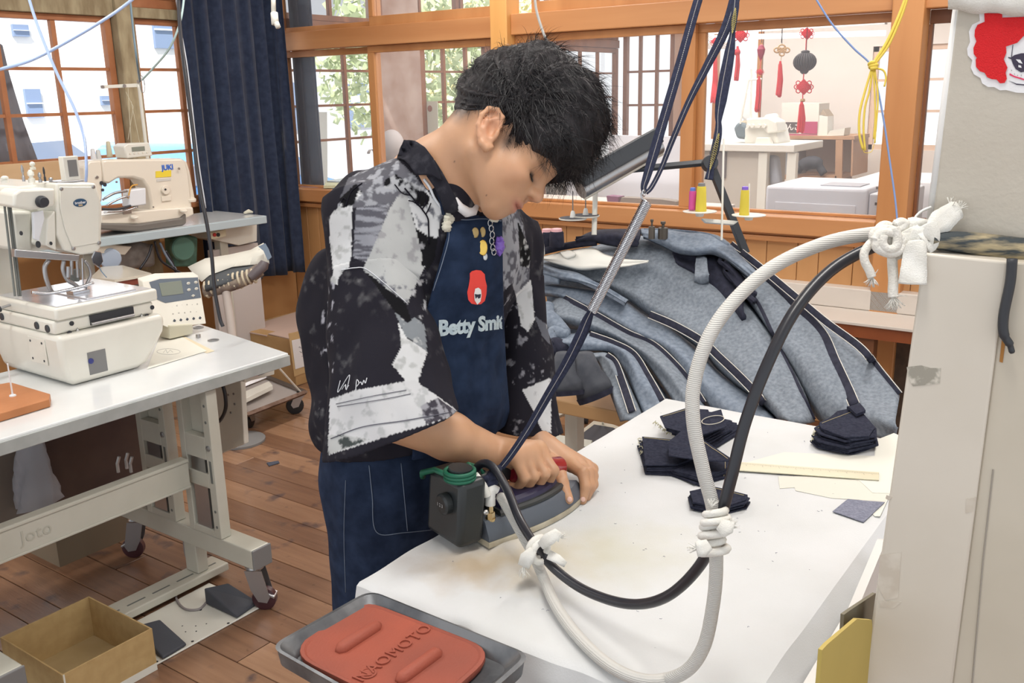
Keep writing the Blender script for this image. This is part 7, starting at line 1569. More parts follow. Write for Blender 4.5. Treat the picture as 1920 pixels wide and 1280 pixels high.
# ================================================================ denim straps and spring holding up the iron
M_str = mat('strap_denim', (.012, .015, .038), .9, col2=(.022, .027, .06), scale=200, bump=.3, bscale=900); M_sth = mat('strap_thread', (.45, .43, .42), .8); M_sty = mat('strap_thread_yellow', (.50, .42, .12), .8)
sd_ = 1.36
def strap(name, pts, w, parent, side=0.0, yellow=False, rows_n=12):
 P_ = bez([onD(x, y, d) for x, y, d in pts], rows_n); ws = np.interp(np.linspace(0, 1, len(P_)), np.linspace(0, 1, len(w)), w) if hasattr(w, '__len__') else [w] * len(P_)
 V_ = [V(p) for p in P_]; rows = []
 for i, p in enumerate(V_):
  t = (V_[min(i + 1, len(V_) - 1)] - V_[max(i - 1, 0)]).normalized(); n_ = (Vector(CAMP) - p).normalized(); s_ = t.cross(n_).normalized(); rows.append([(p + s_ * ws[i] * k_) for k_ in (-1, -.4, .4, 1)])
 g = MB(); g.grid([[q[:] for q in r] for r in rows], .0022); o = g.build(name, M_str, parent, smooth='all')
 g = MB()
 for k_ in ((0.0,) if not yellow else (-.4, .4)):
  for i in range(0, len(rows) * 2 - 3):
   f0, f1 = i / 2, i / 2 + .32; a = rows[int(f0)][0].lerp(rows[int(f0)][3], .5 + k_ * .5 + side); a2 = rows[min(int(f0) + 1, len(rows) - 1)][0].lerp(rows[min(int(f0) + 1, len(rows) - 1)][3], .5 + k_ * .5 + side)
   p0_, p1_ = a.lerp(a2, f0 % 1), a.lerp(a2, min(1, f0 % 1 + .32)); n_ = (Vector(CAMP) - p0_).normalized() * .0016; n0_ = -n_ * 0 + n_; g.tube([p0_ + n0_ + n_, p1_ + n0_ + n_], .00055, 4)
 tag(g.build('topstitching', M_sty if yellow else M_sth, o), kind='stuff'); return o
SP = thing('denim_strap', onD(1211, 360, sd_), 'stitched navy denim strap looped down from the ceiling to the steel spring', 'strap')
strap('long_strap', [(1318, -30, sd_), (1300, 30, sd_), (1275, 120, sd_), (1250, 205, sd_), (1228, 280, sd_), (1213, 330, sd_), (1207, 350, sd_), (1209, 362, sd_)], [.0062, .0066, .0068, .0070, .0075, .0060, .0045, .0035], SP)
strap('return_strap', [(1385, -30, sd_ + .01), (1362, 50, sd_ + .01), (1325, 125, sd_ + .01), (1292, 190, sd_ + .01), (1262, 260, sd_ + .01), (1240, 315, sd_ + .01), (1222, 350, sd_ + .005), (1211, 362, sd_)], [.0078, .0075, .0060, .0048, .0042, .0036, .0035, .0032], SP)
S2 = thing('denim_strap', onD(1330, 336, sd_ - .02), 'twisted navy denim strap end with yellow zigzag stitching hanging free', 'strap')
strap('hanging_end', [(1382, -30, sd_ - .02), (1378, 20, sd_ - .02), (1373, 66, sd_ - .02), (1366, 110, sd_ - .02), (1357, 160, sd_ - .02), (1348, 215, sd_ - .02), (1347, 245, sd_ - .02), (1342, 275, sd_ - .02), (1335, 305, sd_ - .02), (1329, 337, sd_ - .02)], [.004, .0055, .0035, .0072, .0085, .0080, .0040, .0058, .0060, .0040, .0062], S2, side=.12)
def zigzag(a, b_, w, n, parent, d_):
 g = MB(); a, b_ = V(onD(*a, d_)), V(onD(*b_, d_)); t = (b_ - a); s_ = t.normalized().cross((Vector(CAMP) - a).normalized())
 for sg in (-1, 1): g.tube([a + t * (i / n) + s_ * w * (1 if i % 2 else -1) * sg * math.sin(PI * (i + .5) / (n + 1)) for i in range(n + 1)], .00055, 4)
 tag(g.build('zigzag_stitching', M_sty, parent), kind='stuff')
zigzag((1348, 250), (1331, 318), .0040, 18, S2, sd_ - .026); zigzag((1379, 15), (1373, 62), .0035, 14, S2, sd_ - .026)
sa, sb2 = onD(1213, 378, sd_ + .0), onD(1109, 583, 1.40)
SG = thing('spring', sb2, 'long close-wound steel spring between the denim straps', 'spring')
g = MB(); ax_s = V(sb2 - sa); Ls = ax_s.length; a1 = ax_s.normalized().orthogonal().normalized(); a2 = ax_s.normalized().cross(a1); pts = []; N_ = 74
for i in range(N_ * 10 + 1): an = 2 * PI * i / 10; pts.append(V(sa) + ax_s * (i / (N_ * 10)) + (a1 * math.cos(an) + a2 * math.sin(an)) * .0074)
g.tube(pts, .00115, 5); g.build('coil', M_chr, SG, smooth='all')
g = MB(); g.tube([V(sa), V(sb2)], .0060, 10); g.build('coil_core', M_stl, SG, smooth=True)
g = MB(); g.tube(bez([sa, onD(1204, 372, sd_), onD(1202, 364, sd_), onD(1208, 358, sd_), onD(1213, 362, sd_)], 6), .0012, 6); g.tube([onD(1207, 362, sd_ - .004) + np.array([math.cos(a) * .004, 0, math.sin(a) * .005]) for a in np.linspace(0, 2 * PI, 12)], .0011, 6); tag(g.build('hook', M_chr, SG, smooth='all'), kind='stuff')
S3 = thing('denim_strap', onD(960, 900, 1.5), 'lower navy denim strap running from the spring to the iron', 'strap')
strap('tie_strap', [(1109, 582, 1.40), (1100, 600, 1.41), (1085, 635, 1.42), (1060, 685, 1.44), (1025, 745, 1.465), (990, 805, 1.485), (960, 850, 1.495), (940, 876, 1.50)], [.0045, .0068, .0080, .0076, .0070, .0062, .0058, .0055], S3)
strap('second_layer', [(1110, 584, 1.41), (1098, 620, 1.42), (1072, 670, 1.435), (1042, 720, 1.46), (1008, 775, 1.48), (975, 828, 1.495), (946, 868, 1.505)], [.0035, .0050, .0060, .0055, .0050, .0050, .0045], S3, side=-.2)
g = MB(); kk = onD(918, 905, 1.485); coil(g, kk, CAMR @ np.array([.2, 1, 0]), .008, .0055, 1.6, .012, wob=.3); g.tube(bez([onD(938, 876, 1.50), onD(925, 888, 1.487), onD(916, 905, 1.480), onD(922, 918, 1.478)], 4), [.005, .006, .008, .009, .009, .009, .009, .008, .007, .006, .006, .005, .004], 8); g.build('knot', M_str, S3, smooth='all')
# ================================================================ work lamp, thread stands, thread cones behind the heap
M_lblk = mat('lamp_black', (.035, .04, .048), .35); LD = 2.62
LP = thing('work_lamp', onD(1395, 470, LD), 'black jointed work lamp with a long steel tube head behind the hair', 'lamp')
g = MB()
A_, B_ = onD(1085, 345, LD - .10), onD(1232, 262, LD); dl_ = V(B_ - A_).normalized(); up_ = V(-CAMR[:, 1]); up_ = (up_ - dl_ * up_.dot(dl_)).normalized(); sd2 = dl_.cross(up_)
def lpt(p, a, b_): return V(p) + up_ * a + sd2 * b_
g.prism([lpt(A_, .030, -.03), lpt(A_, .034, .03), lpt(A_, -.012, .03), lpt(A_, -.012, -.03)], V(B_ - A_)); g.build('shade', M_lblk, LP, bev=.004)
g = MB(); g.tube([lpt(A_, -.018, -.005), lpt(B_, -.018, -.005)], .024, 16); g.build('reflector', M_stl, LP, smooth=True)
g = MB(); g.tube([lpt(A_, -.040, -.005), lpt(B_, -.040, -.005)], .007, 10); g.build('tube', mat('tube_glass', (.62, .58, .50), .3), LP, smooth=True)
g = MB(); g.prism([onD(1138, 322, LD), onD(1170, 300, LD), onD(1203, 285, LD), (onD(1204, 296, LD)), onD(1180, 312, LD), onD(1160, 326, LD)], V(CAMR[:, 2]) * .03); g.build('bracket', M_lblk, LP, bev=.002)
for a, b_, w in [((1168, 319), (1332, 304), .010), ((1334, 312), (1398, 475), .014)]: g = MB(); g.tube([onD(*a, LD), onD(*b_, LD)], w, 4); g.build('arm', M_lblk, LP, bev=.001)
disc('joint', onD(1329, 308, LD - .02), -CAMR[:, 2], .022, .03, M_lblk, LP, 20)
CD = 2.50; CS = thing('cone_stand', onD(1352, 470, CD), 'white two-dish thread stand holding yellow cones before the window', 'stand')
g = MB(); g.tube([onD(1357, 260, CD), onD(1353, 450, CD)], .0030, 8); g.build('mast', M_mach, CS, smooth=True)
g = MB(); g.prism([onD(1316, 409, CD), onD(1386, 414, CD), onD(1376, 421, CD), onD(1324, 417, CD)], V(CAMR[:, 2]) * .02); g.build('cross_arm', M_mach, CS, bev=.002)
M_dish = mat('white_dish', (.76, .73, .66), .4); M_yel = mat('yellow_thread', (.66, .53, .06), .8, bump=.3, bscale=600)
def cone(px, py, d, h, r0, r1, m, label, core=None, grp='thread cones behind the heap'):
 b0 = onD(px, py, d); t = thing('thread_cone', b0, label, 'thread', grp); g = MB(); g.lathe([(r0 * .96, 0), (r0, .003), (r1, h - .003), (r1 * .9, h)], b0, seg=20); g.build('winding', m, t, smooth=True)
 if core is not None: g = MB(); g.lathe([(r1 * .8, h), (r1 * .75, h + .008), (r1 * .5, h + .009)], b0, seg=16); g.build('core', core, t, smooth=True)
for x, y in [(1312, 397), (1404, 404)]:
 g = MB(); g.lathe([(.010, -.012), (.012, -.004), (.044, .0), (.045, .002), (.040, .003), (.0001, .001)], onD(x, y, CD), seg=30); g.build('dish', M_dish, CS, smooth=True)
 g = MB(); g.tube([onD(x, y, CD), onD(x + (1 if x > 1350 else 0), y - (60 if x > 1350 else 50), CD)], .0018, 6); g.build('spindle', M_ptfe, CS, smooth=True)
cone(1314, 398, CD - .001, .069, .0150, .0120, M_yel, 'yellow thread cone with a grey core on the thread stand', M_gry)
cone(1395, 404, CD - .001, .068, .0130, .0108, M_yel, 'yellow thread cone with a violet core on the thread stand', mat('violet_core', (.22, .12, .60), .4))
cone(1298, 393, CD + .014, .050, .0100, .0095, mat('magenta_thread', (.60, .08, .30), .7), 'magenta thread cone with a blue band behind the yellow cone', mat('blue_core', (.12, .2, .6), .4))
D2 = 2.62; ES = thing('spindle_stand', onD(1112, 430, D2), 'empty two-disc spindle stand beside the nose and lips', 'stand')
g = MB(); g.tube([onD(1117, 330, D2), onD(1114, 440, D2)], .0075, 10); g.build('mast', M_mach, ES, smooth=True)
M_felt = mat('dark_felt', (.07, .075, .09), .9)
for x, y in [(1074, 409), (1098, 404)]:
 b0 = onD(x, y, D2 - .01 * (x < 1090)); g = MB(); g.lathe([(.038, -.003), (.0395, 0), (.037, .001), (.0001, .001)], b0, seg=30); g.build('disc', M_dish, ES, smooth=True); g = MB(); g.lathe([(.037, .0012), (.037, .0022), (.0001, .0022)], b0, seg=30); g.build('felt', M_felt, ES)
 g = MB(); g.lathe([(.0085, .0023), (.0055, .018), (.003, .021)], b0, seg=14); g.build('holder', M_ptfe, ES, smooth=True)
 g = MB(); g.tube([b0 + np.array([0, 0, .02]), b0 + np.array([0, 0, .075])], .0016, 6); g.build('spindle', M_gry, ES, smooth=True)
for i_, (x, y, lb, mm, r) in enumerate([(1044, 462, 'large navy thread cone with pink core near the denim heap', M_nav, .022), (1026, 462, 'second navy thread cone half hidden behind the large one', M_nav, .021), (1014, 468, 'navy thread cone farthest behind beside the tablet', M_nav, .018), (1006, 478, 'white thread cone with pink core below the navy cones', mat('white_thread', (.68, .68, .64), .8), .024)]):
 cone(x, y, 2.72 + (.05 if i_ in (1, 2) else 0) - (.06 if i_ == 3 else 0), .044 if i_ < 3 else .036, r, r * .92, mm, lb, mat('pink_core', (.75, .42, .45), .6))
tbt = thing('tablet', onD(992, 505, 2.66), 'white framed tablet screen standing behind the sleeve', 'tablet')
g = MB(); g.prism([onD(x, y, 2.66) for x, y in [(960, 425), (1002, 430), (1009, 436), (993, 520), (945, 515)]], V(CAMR[:, 2]) * .012); g.build('frame', M_dish, tbt, bev=.002)
g = MB(); g.prism([onD(x, y, 2.655) for x, y in [(965, 432), (1000, 437), (986, 512), (950, 508)]], V(CAMR[:, 2]) * .001); g.build('screen', mat('tablet_screen', (.10, .14, .20), .1, col2=(.4, .46, .52), scale=60, thr=(.55, .7)), tbt)
for x, y, r, h, lb in [(1243, 434, .014, .020, 'dark oily metal machine head part with a top screw behind the heap'), (1222, 434, .009, .026, 'smaller dark metal post beside the spring top')]:
 g = MB(); g.lathe([(r, -.02), (r, h * .5), (r * .9, h * .55), (r * .3, h * .6), (r * .3, h), (r * .5, h + .002), (r * .5, h + .008), (.0001, h + .009)], onD(x, y, 2.62), seg=16); tag(g.build('machine_post', mat('oily_metal', (.10, .085, .07), .4, .5), None, smooth=True), lb, 'machine')
for pts, r in [([(1193, 232), (1196, 240), (1190, 262)], .003)]: pass
stt = thing('sewing_table', onZ(1200, 720, 0), 'cream machine table under the heap of jeans with a treadle below', 'table')
hx, hy = 2.62, .98
g = MB(); g.box((2.12, 1.0, .60), (2.75, 1.75, .64)); g.build('tabletop', mat('shelf_wood', (.52, .30, .13), .6), stt, bev=.004)
for x_ in (2.6,):
 for y_ in (1.1, 1.6): g = MB(); g.box((x_, y_, .05), (x_ + .05, y_ + .05, .599)); g.build('leg', M_leg, stt, bev=.003)
bA, bB = onZ(1030, 770, .12), onZ(1120, 735, .12)
g = MB(); g.tube([onZ(1020, 785, .10), onZ(1140, 730, .10)], .030, 4); g.build('foot_bar', M_leg, stt); g = MB(); g.tube([onZ(1030, 770, .1), onZ(1050, 700, .35)], .02, 4); g.build('brace', M_leg, stt)
g = MB(); g.tube([onZ(1015, 822, .06), onZ(1110, 838, .06)], .030, 4); g.build('foot_bar', M_leg, stt)
g = MB(); g.prism([onZ(x, y, .05) for x, y in [(1058, 836), (1113, 793), (1150, 800), (1180, 812), (1130, 850)]], (0, 0, .012)); tp2 = g.build('treadle', M_leg, stt, bev=.002); g = MB(); g.prism([onZ(x, y, .063) for x, y in [(1067, 833), (1114, 797), (1150, 803), (1170, 814), (1128, 846)]], (0, 0, .004)); g.build('treadle_mat', M_rub, tp2)
g = MB(); g.tube([onZ(1130, 794, .06), onZ(1138, 750, .30), onZ(1150, 700, .5)], .005, 6); g.build('treadle_rod', M_mach, stt, smooth=True)
cc2 = onZ(1098, 796, 0); caster(cc2[0], cc2[1], stt, r=.03, rot=.5, dark=M_dk, top=.11, mst=mat('dark_green_steel', (.05, .07, .06), .5), brake=False)
rt = thing('work_table', (3.3, 1.0, 0), 'long cream-topped work table with a red-brown apron along the partition', 'table')
M_crm = mat('cream_laminate', (.66, .60, .54), .5, col2=(.62, .56, .50), scale=3)
zt_ = .60; q1, q2 = onZ(1530, 597, zt_), onZ(1700, 615, zt_)
xt = (q1[0] + q2[0]) / 2; yL = onX(1470, 560, xt)[1]
g = MB(); g.box((xt, -.4, zt_ - .012), (XP - .05, yL + .5, zt_)); g.build('tabletop', M_crm, rt, bev=.002)
g = MB(); g.box((xt + .01, -.4, zt_ - .060), (xt + .03, yL + .5, zt_ - .0125)); g.build('apron_board', mat('red_brown_wood', (.28, .075, .02), .5, col2=(.22, .055, .015), scale=8), rt)
g = MB(); g.box((xt + .35, -.4, zt_ + .001), (XP - .06, yL + .42, zt_ + .085)); g.build('raised_shelf', M_crm, rt, bev=.004)
g = MB()
for k_ in range(9): y_ = -.35 + k_ * .16; b = MB(); b.box((xt + .25, y_, 0), (xt + .265, y_ + .157, zt_ - .061)); b.build('back_plank', mat('dark_plank', (.12, .075, .045), .8) if k_ == 0 else bpm, rt) if k_ else None; bpm = mat('dark_plank2', (.11, .07, .045), .8, col2=(.07, .045, .03), scale=20) if k_ == 0 else bpm
for y_ in (-.3, .9): g = MB(); g.box((xt + .03, y_, 0), (xt + .09, y_ + .06, zt_ - .061)); g.build('leg', M_dark, rt) if False else g.build('leg', W_dark, rt)
YC = .24
g = MB(); g.prism([onY(x, y, .30) for x, y in [(1500, 1290), (1590, 1140), (1645, 1010), (1660, 1010), (1660, 1290)]], (0, -.012, 0)); tag(g.build('upright_sheet', mat('panel_white', (.70, .68, .65), .5), None), 'plain white upright panel beneath the table edge by the column', 'panel')
for pts, Y_, mm, lb, nm in [([(1574, 1180), (1576, 1150), (1590, 1140), (1636, 1110), (1640, 1180), (1600, 1300), (1560, 1300)], .255, mat('olive_card', (.20, .18, .13), .8), 'dark olive card leaning behind the mustard one', 'olive_card'), ([(1527, 1300), (1534, 1216), (1544, 1205), (1600, 1158), (1628, 1160), (1640, 1300)], .235, mat('mustard_card', (.50, .38, .10), .7, col2=(.46, .35, .09), scale=6), 'mustard yellow card leaning against the cream column', 'mustard_card')]:
 g = MB(); g.prism([onY(x, y, Y_) for x, y in pts], (0, -.004, 0)); tag(g.build(nm, mm), lb, 'card')
# ================================================================ the cream column with its patch, bar and knots
CN = thing('steel_column', onD(1800, 1280, .98), 'cream painted steel column with peeled tape, nearest the camera', 'column')
M_col = mat('cream_paint', (.66, .61, .53), .42, col2=(.61, .56, .48), scale=5, coat=.1, bump=.03, bscale=200)
h_f = ray(1790, 640); h_f[2] = 0; CDp_ = 1; h_f /= np.linalg.norm(h_f); h_r = np.array([h_f[1], -h_f[0], 0])
_hf = CAMR[:, 2].copy(); _hf[2] = 0; _hf /= np.linalg.norm(_hf); _k = (ray(1790, 640) @ h_f) / (ray(1790, 640) @ _hf); CDp = .95 * _k
def colp(px, py, off=0.0):
 r = ray(px, py); return CAMP + r * ((CDp + off) / (r @ h_f))
colR = lambda y: 1890 - (y - 490) * .1335
g = MB(); fp_ = [colp(1732, 474), colp(1890, 490), colp(1785, 1290), colp(1617, 1290)]; g.prism(fp_, h_f * .05); front = g.build('front_plate', M_col, CN, bev=.003, bseg=3, smooth=True)
g = MB(); g.prism([colp(1889, 491, .006), colp(2060, 500, .006), colp(1960, 1290, .006), colp(1784, 1290, .006)], h_f * .05); g.build('side_plate', mat('cream_paint_darker', (.58, .53, .44), .5, col2=(.53, .48, .39), scale=6), CN, bev=.002)  # side plate in a darker cream than the front plate
g = MB(); g.tube([colp(1868, 640, .011), colp(1835, 900, .011), colp(1810, 1290, .011)][:0] or [colp(1862, 880, .005), colp(1843, 1050, .005), colp(1822, 1290, .005)], .0008, 4); g.build('panel_seam', mat('seam_grey', (.35, .32, .28), .8), CN)
M_tape = mat('peeled_tape', (.34, .32, .27), .9, col2=(.66, .62, .54), scale=90, thr=(.50, .66))
for pts in ([(1700, 688), (1728, 685), (1745, 690), (1764, 690), (1762, 718), (1735, 722), (1712, 724), (1704, 712)],): g = MB(); g.prism([colp(x, y, -.0006) for x, y in pts], h_f * .0005); g.build('tape_remnant', M_tape, front)
M_scf = mat('scuff', (.56, .50, .42), .6, col2=(.66, .61, .53), scale=40, thr=(.4, .6))
for pts in ([(1650, 1040), (1690, 1035), (1684, 1120), (1660, 1125), (1646, 1100)], [(1648, 1125), (1690, 1128), (1676, 1140), (1650, 1138)], [(1812, 935), (1830, 932), (1826, 958), (1810, 962)], [(1662, 928), (1674, 931), (1666, 938), (1660, 934)]): g = MB(); g.prism([colp(x, y, -.0005) for x, y in pts], h_f * .0004); g.build('scuff_mark', M_scf, front)
g = MB(); g.prism([colp(x, y, .0050) for x, y in [(1892, 590), (1891, 588), (1888, 620), (1880, 680), (1874, 678), (1880, 620)]], h_f * .0008); g.build('rust_streak', mat('rust_orange', (.38, .17, .04), .8), CN)
UB = .99 * _k; CU = thing('cloth_board', colp(1840, 430, .06), 'cream cloth-covered upright board above the column', 'board')
def upp(px, py, o=0.0): r = ray(px, py); return CAMP + r * ((UB + o) / (r @ h_f))
g = MB(); g.prism([upp(1797, -40), upp(2060, -40), upp(2060, 500), upp(1735, 500)], h_f * .03); g.build('cover', mat('cream_cloth_board', (.54, .50, .43), .85, col2=(.50, .455, .385), scale=8, bump=.3, bscale=160), CU, bev=.004, smooth=True)
g = MB(); g.tube([upp(1800, -30, .004), upp(1764, 250, .004), upp(1744, 412, .004)], .004, 8); g.build('edge_cord', mat('edge_white', (.75, .74, .72), .7), CU, smooth='all')
g = MB(); q_ = resample([(1778, 14), (1800, 18), (1830, 22), (1862, 22), (1900, 26), (1960, 30)], 24); g.grid([[upp(x, y - 60 + k_ * (60 + 2.0 * math.sin(x * .7)) / 3, -.004 - .006 * math.sin(PI * k_ / 3.2)) for k_ in range(4)] for x, y in q_], .004); g.build('fringe_cloth', M_rag, CU, smooth='all')
pt = thing('emblem_patch', upp(1880, 160, -.003), 'big red curly-haired emblem patch on white backing stuck to the cream board', 'patch')
def zp6(pts): return [(1740 + x / 7.111, y / 7.111) for x, y in pts]
def flat(name, pts, m, o, parent, th=.0012):
 g = MB(); g.prism([upp(x, y, o) for x, y in pts], h_f * th); return g.build(name, m, parent)
M_pw = mat('patch_white', (.80, .80, .82), .85, bump=.2, bscale=400); M_pr = mat('patch_red', (.74, .012, .018), .95, bump=.8, bscale=900, sheen=.2); M_pb = mat('patch_black', (.04, .03, .06), .6); M_pl = mat('patch_lip', (.72, .04, .12), .7)
def cloud(c, sx, seed): return c
flat('backing', zp6([(680, 160), (690, 280), (590, 330), (545, 420), (560, 560), (520, 650), (530, 740), (590, 800), (570, 900), (610, 990), (700, 1040), (720, 1110), (800, 1160), (880, 1160), (960, 1205), (1040, 1200), (1180, 1235), (1500, 1250), (1900, 1250), (1900, 160)]), M_pw, -.0014, pt)
flat('hair', zp6([(750, 175), (990, 180), (990, 235), (1280, 225), (1600, 220), (1800, 400), (1600, 480), (1275, 480), (1190, 570), (1040, 620), (1045, 700), (1010, 790), (1060, 900), (1035, 970), (1052, 1050), (1020, 1105), (960, 1110), (915, 1060), (850, 1055), (790, 1030), (755, 970), (690, 950), (640, 890), (635, 800), (650, 770), (610, 720), (605, 640), (645, 550), (620, 480), (625, 400), (660, 330), (755, 290)]), M_pr, -.0030, pt)
flat('glasses', zp6([(1065, 760), (1110, 765), (1150, 735), (1240, 710), (1400, 705), (1420, 760), (1380, 900), (1290, 955), (1240, 965), (1170, 920), (1130, 850), (1110, 790), (1075, 775)]), M_pb, -.0020, pt, .0004)
for pl_ in ([(1170, 790), (1230, 795), (1262, 850), (1210, 835)], [(1205, 865), (1240, 875), (1248, 905), (1205, 895)]): flat('lens_glint', zp6(pl_), M_pw, -.0024, pt, .0003)
flat('lips', zp6([(1090, 975), (1150, 1010), (1280, 1050), (1500, 1080), (1500, 1100), (1280, 1070), (1150, 1030), (1085, 1000)]), M_pl, -.0020, pt, .0004)
flat('chin_line', zp6([(1080, 1075), (1180, 1115), (1300, 1125), (1500, 1120), (1500, 1135), (1300, 1140), (1180, 1130)]), M_pb, -.0020, pt, .0004)
flat('temple_line', zp6([(1128, 600), (1136, 600), (1118, 760), (1108, 760)]), M_pb, -.0020, pt, .0004)
for x, y in [(1110, 930), (1150, 980), (1190, 1000), (1230, 1030), (1240, 995)]: flat('freckle', zp6([(x, y), (x + 8, y), (x + 8, y + 12), (x, y + 12)]), M_gry, -.0020, pt, .0004)
WB = thing('wooden_bar', upp(1850, 470, -.03), 'weathered blackened wooden bar the rope and rag are tied to', 'bar')
pv = [onD(1748, 450, .985), onD(1800, 454, .98), onD(1860, 462, .975), onD(1930, 472, .97), onD(2000, 480, .965)]
g = MB(); g.tube(bez(pv, 6), [.009, .0095, .010, .010, .0105, .011, .0112, .0115, .012, .0122, .0124, .0126, .0128, .013, .013, .0132, .0134, .0136, .0138, .014, .014, .0142, .0144, .0145, .0146][:25], 8); g.build('bar', mat('black_worn_wood', (.40, .33, .20), .8, col2=(.045, .055, .06), scale=22, stretch=(1, 1, 5), thr=(.42, .58), bump=.6, bscale=70), WB, smooth='all')
g = MB(); g.tube(bez([colp(1898, 485, -.006), colp(1894, 530, -.006), colp(1882, 590, -.006), (colp(1882, 625, -.006)), colp(1893, 645, -.006), colp(1898, 662, -.006)], 6), [.0050] * 20 + [.0042] * 5 + [.003] * 5 + [.002], 8); tag(g.build('rubber_strip', M_dk, None, smooth='all'), 'black rubber strip end hanging down the corner of the column', 'strip')
def zr7(pts): return [(1600 + x / 5.334, 370 + y / 5.334) for x, y in pts]
rk = MB(); RD = 1.0
for pts, r, d_ in [([(250, 320), (300, 280), (370, 300), (420, 380), (480, 440), (500, 520), (440, 580), (360, 560)], .0052, RD), ([(230, 430), (200, 380), (240, 330), (320, 320), (420, 330), (490, 300), (510, 260), (470, 250), (420, 280)], .0052, RD - .008), ([(210, 430), (260, 360), (340, 350), (430, 370), (490, 440), (480, 520), (400, 560), (300, 540), (230, 490), (240, 420)], .0050, RD - .012), ([(340, 300), (370, 380), (360, 470), (390, 550)], .0055, RD - .004),
                   ([(215, 420), (160, 470), (110, 550), (115, 640), (160, 730), (185, 800)], .0046, RD - .006), ([(390, 560), (390, 650), (395, 740), (400, 830), (395, 930), (400, 1000)], .0054, RD - .004), ([(410, 300), (440, 400), (420, 500), (340, 520), (290, 460), (300, 380)], .0050, RD - .014)]:
 rk.tube(bez([onD(*q, d_) for q in zr7(pts)], 6), r, 8)
tuft(rk, onD(*zr7([(400, 985)])[0], RD - .004), CAMR @ np.array([0, 1, 0]), 34, .016, .0011, 21); tuft(rk, onD(*zr7([(190, 800)])[0], RD - .006), CAMR @ np.array([0, 1, 0]), 22, .011, .0010, 22); tuft(rk, onD(*zr7([(420, 270)])[0], RD), CAMR @ np.array([.1, -1, 0]), 14, .006, .0010, 23)
tag(rk.build('rope_knot', M_rope, None, smooth='all'), 'thick frayed cotton rope knotted round the hose at the column top', 'rope')
rg = MB()
for pts, w, d_ in [([(520, 330), (560, 400), (600, 450), (640, 490)], .013, RD - .010), ([(540, 300), (620, 300), (700, 310), (770, 340)], .010, RD - .006), ([(560, 380), (640, 400), (720, 400), (790, 380)], .011, RD - .014), ([(620, 480), (560, 420), (540, 360)], .010, RD - .012), ([(700, 280), (740, 360), (740, 440), (690, 470)], .012, RD - .016)]:
 ribbon(rg, bez([onD(*q, d_) for q in zr7(pts)], 5), w, .004)
ribbon(rg, bez([onD(*q, RD - .018) for q in zr7([(770, 330), (840, 270), (930, 200), (1010, 140), (1060, 120)])], 5), [.005, .006, .008, .009, .010, .011, .0125, .013, .013, .0125, .012, .012, .0115, .011, .0105, .010, .010, .009, .009, .008, .007], .003)
ribbon(rg, bez([onD(*q, RD - .020) for q in zr7([(620, 430), (620, 520), (610, 640), (600, 760), (590, 870)])], 5), [.007, .008, .009, .0095, .010, .0105, .011, .0115, .012, .012, .0125, .0125, .0125, .013, .013, .013, .013, .013, .013, .0135, .0135], .0025)
rg.tube(bez([onD(*q, RD - .004) for q in zr7([(780, 430), (860, 460), (940, 520), (1010, 575)])], 5), .0062, 10)
tuft(rg, onD(*zr7([(1050, 120)])[0], RD - .018), CAMR @ np.array([.5, -.7, 0]), 18, .010, .0009, 31); tuft(rg, onD(*zr7([(980, 100)])[0], RD - .018), CAMR @ np.array([-.1, -1, 0]), 8, .012, .0008, 32)
tag(rg.build('rag_knot', M_rag, None, smooth='all'), 'white cotton rag knotted to the wooden bar beside the rope', 'tie', 'ties on the hose')
g = MB(); g.tube(bez([onD(x, y, 1.0) for x, y in [(1712, 424), (1716, 408), (1728, 396), (1746, 388)]], 6), .0014, 6); tag(g.build('thin_cord', M_ptfe, None, smooth='all'), 'thin white cord arching behind the rag knot', 'cord')
M_raf = mat('yellow_raffia', (.74, .56, .08), .5); M_blw = mat('blue_line', (.22, .33, .62), .4)
RF = thing('raffia_bundle', onD(1637, 125, 2.2), 'yellow raffia ties knotted on a blue line before the orange post', 'string'); rD = 2.2
g = MB()
for pts in [[(1700, -10), (1685, 30), (1662, 80), (1638, 118)], [(1703, -10), (1690, 30), (1666, 84), (1640, 120)]]: g.tube(bez([onD(x, y, rD) for x, y in pts], 6), .0035, 6)
g.build('upper_tie', M_raf, RF, smooth='all')
g = MB(); coil(g, onD(1637, 124, rD), CAMR @ np.array([0, 1, 0]), .008, .004, 2.2, .007); g.build('knot', M_raf, RF, smooth='all')
for pts, r in [([(1634, 130), (1622, 170), (1612, 210), (1611, 250), (1618, 280)], .0030), ([(1636, 130), (1630, 170), (1622, 200), (1619, 240), (1622, 282)], .0026), ([(1638, 130), (1640, 180), (1641, 220), (1638, 260)], .0022), ([(1640, 130), (1646, 180), (1643, 230), (1640, 268)], .0022), ([(1642, 128), (1656, 132), (1661, 145), (1658, 162)], .0024), ([(1618, 280), (1622, 286), (1634, 284), (1640, 268)], .0008)]:
 g = MB(); g.tube(bez([onD(x, y, rD) for x, y in pts], 6), r, 5); g.build('strand', M_raf, RF, smooth='all')
g = MB(); g.tube(bez([onD(x, y, rD + .01) for x, y in [(1525, -10), (1560, 45), (1600, 90), (1632, 120), (1642, 150), (1656, 220), (1668, 300), (1678, 370), (1683, 420)]], 8), .0022, 6); tag(g.build('blue_line', M_blw, None, smooth='all'), 'thin blue line slanting down across the clear window to the knots', 'line')
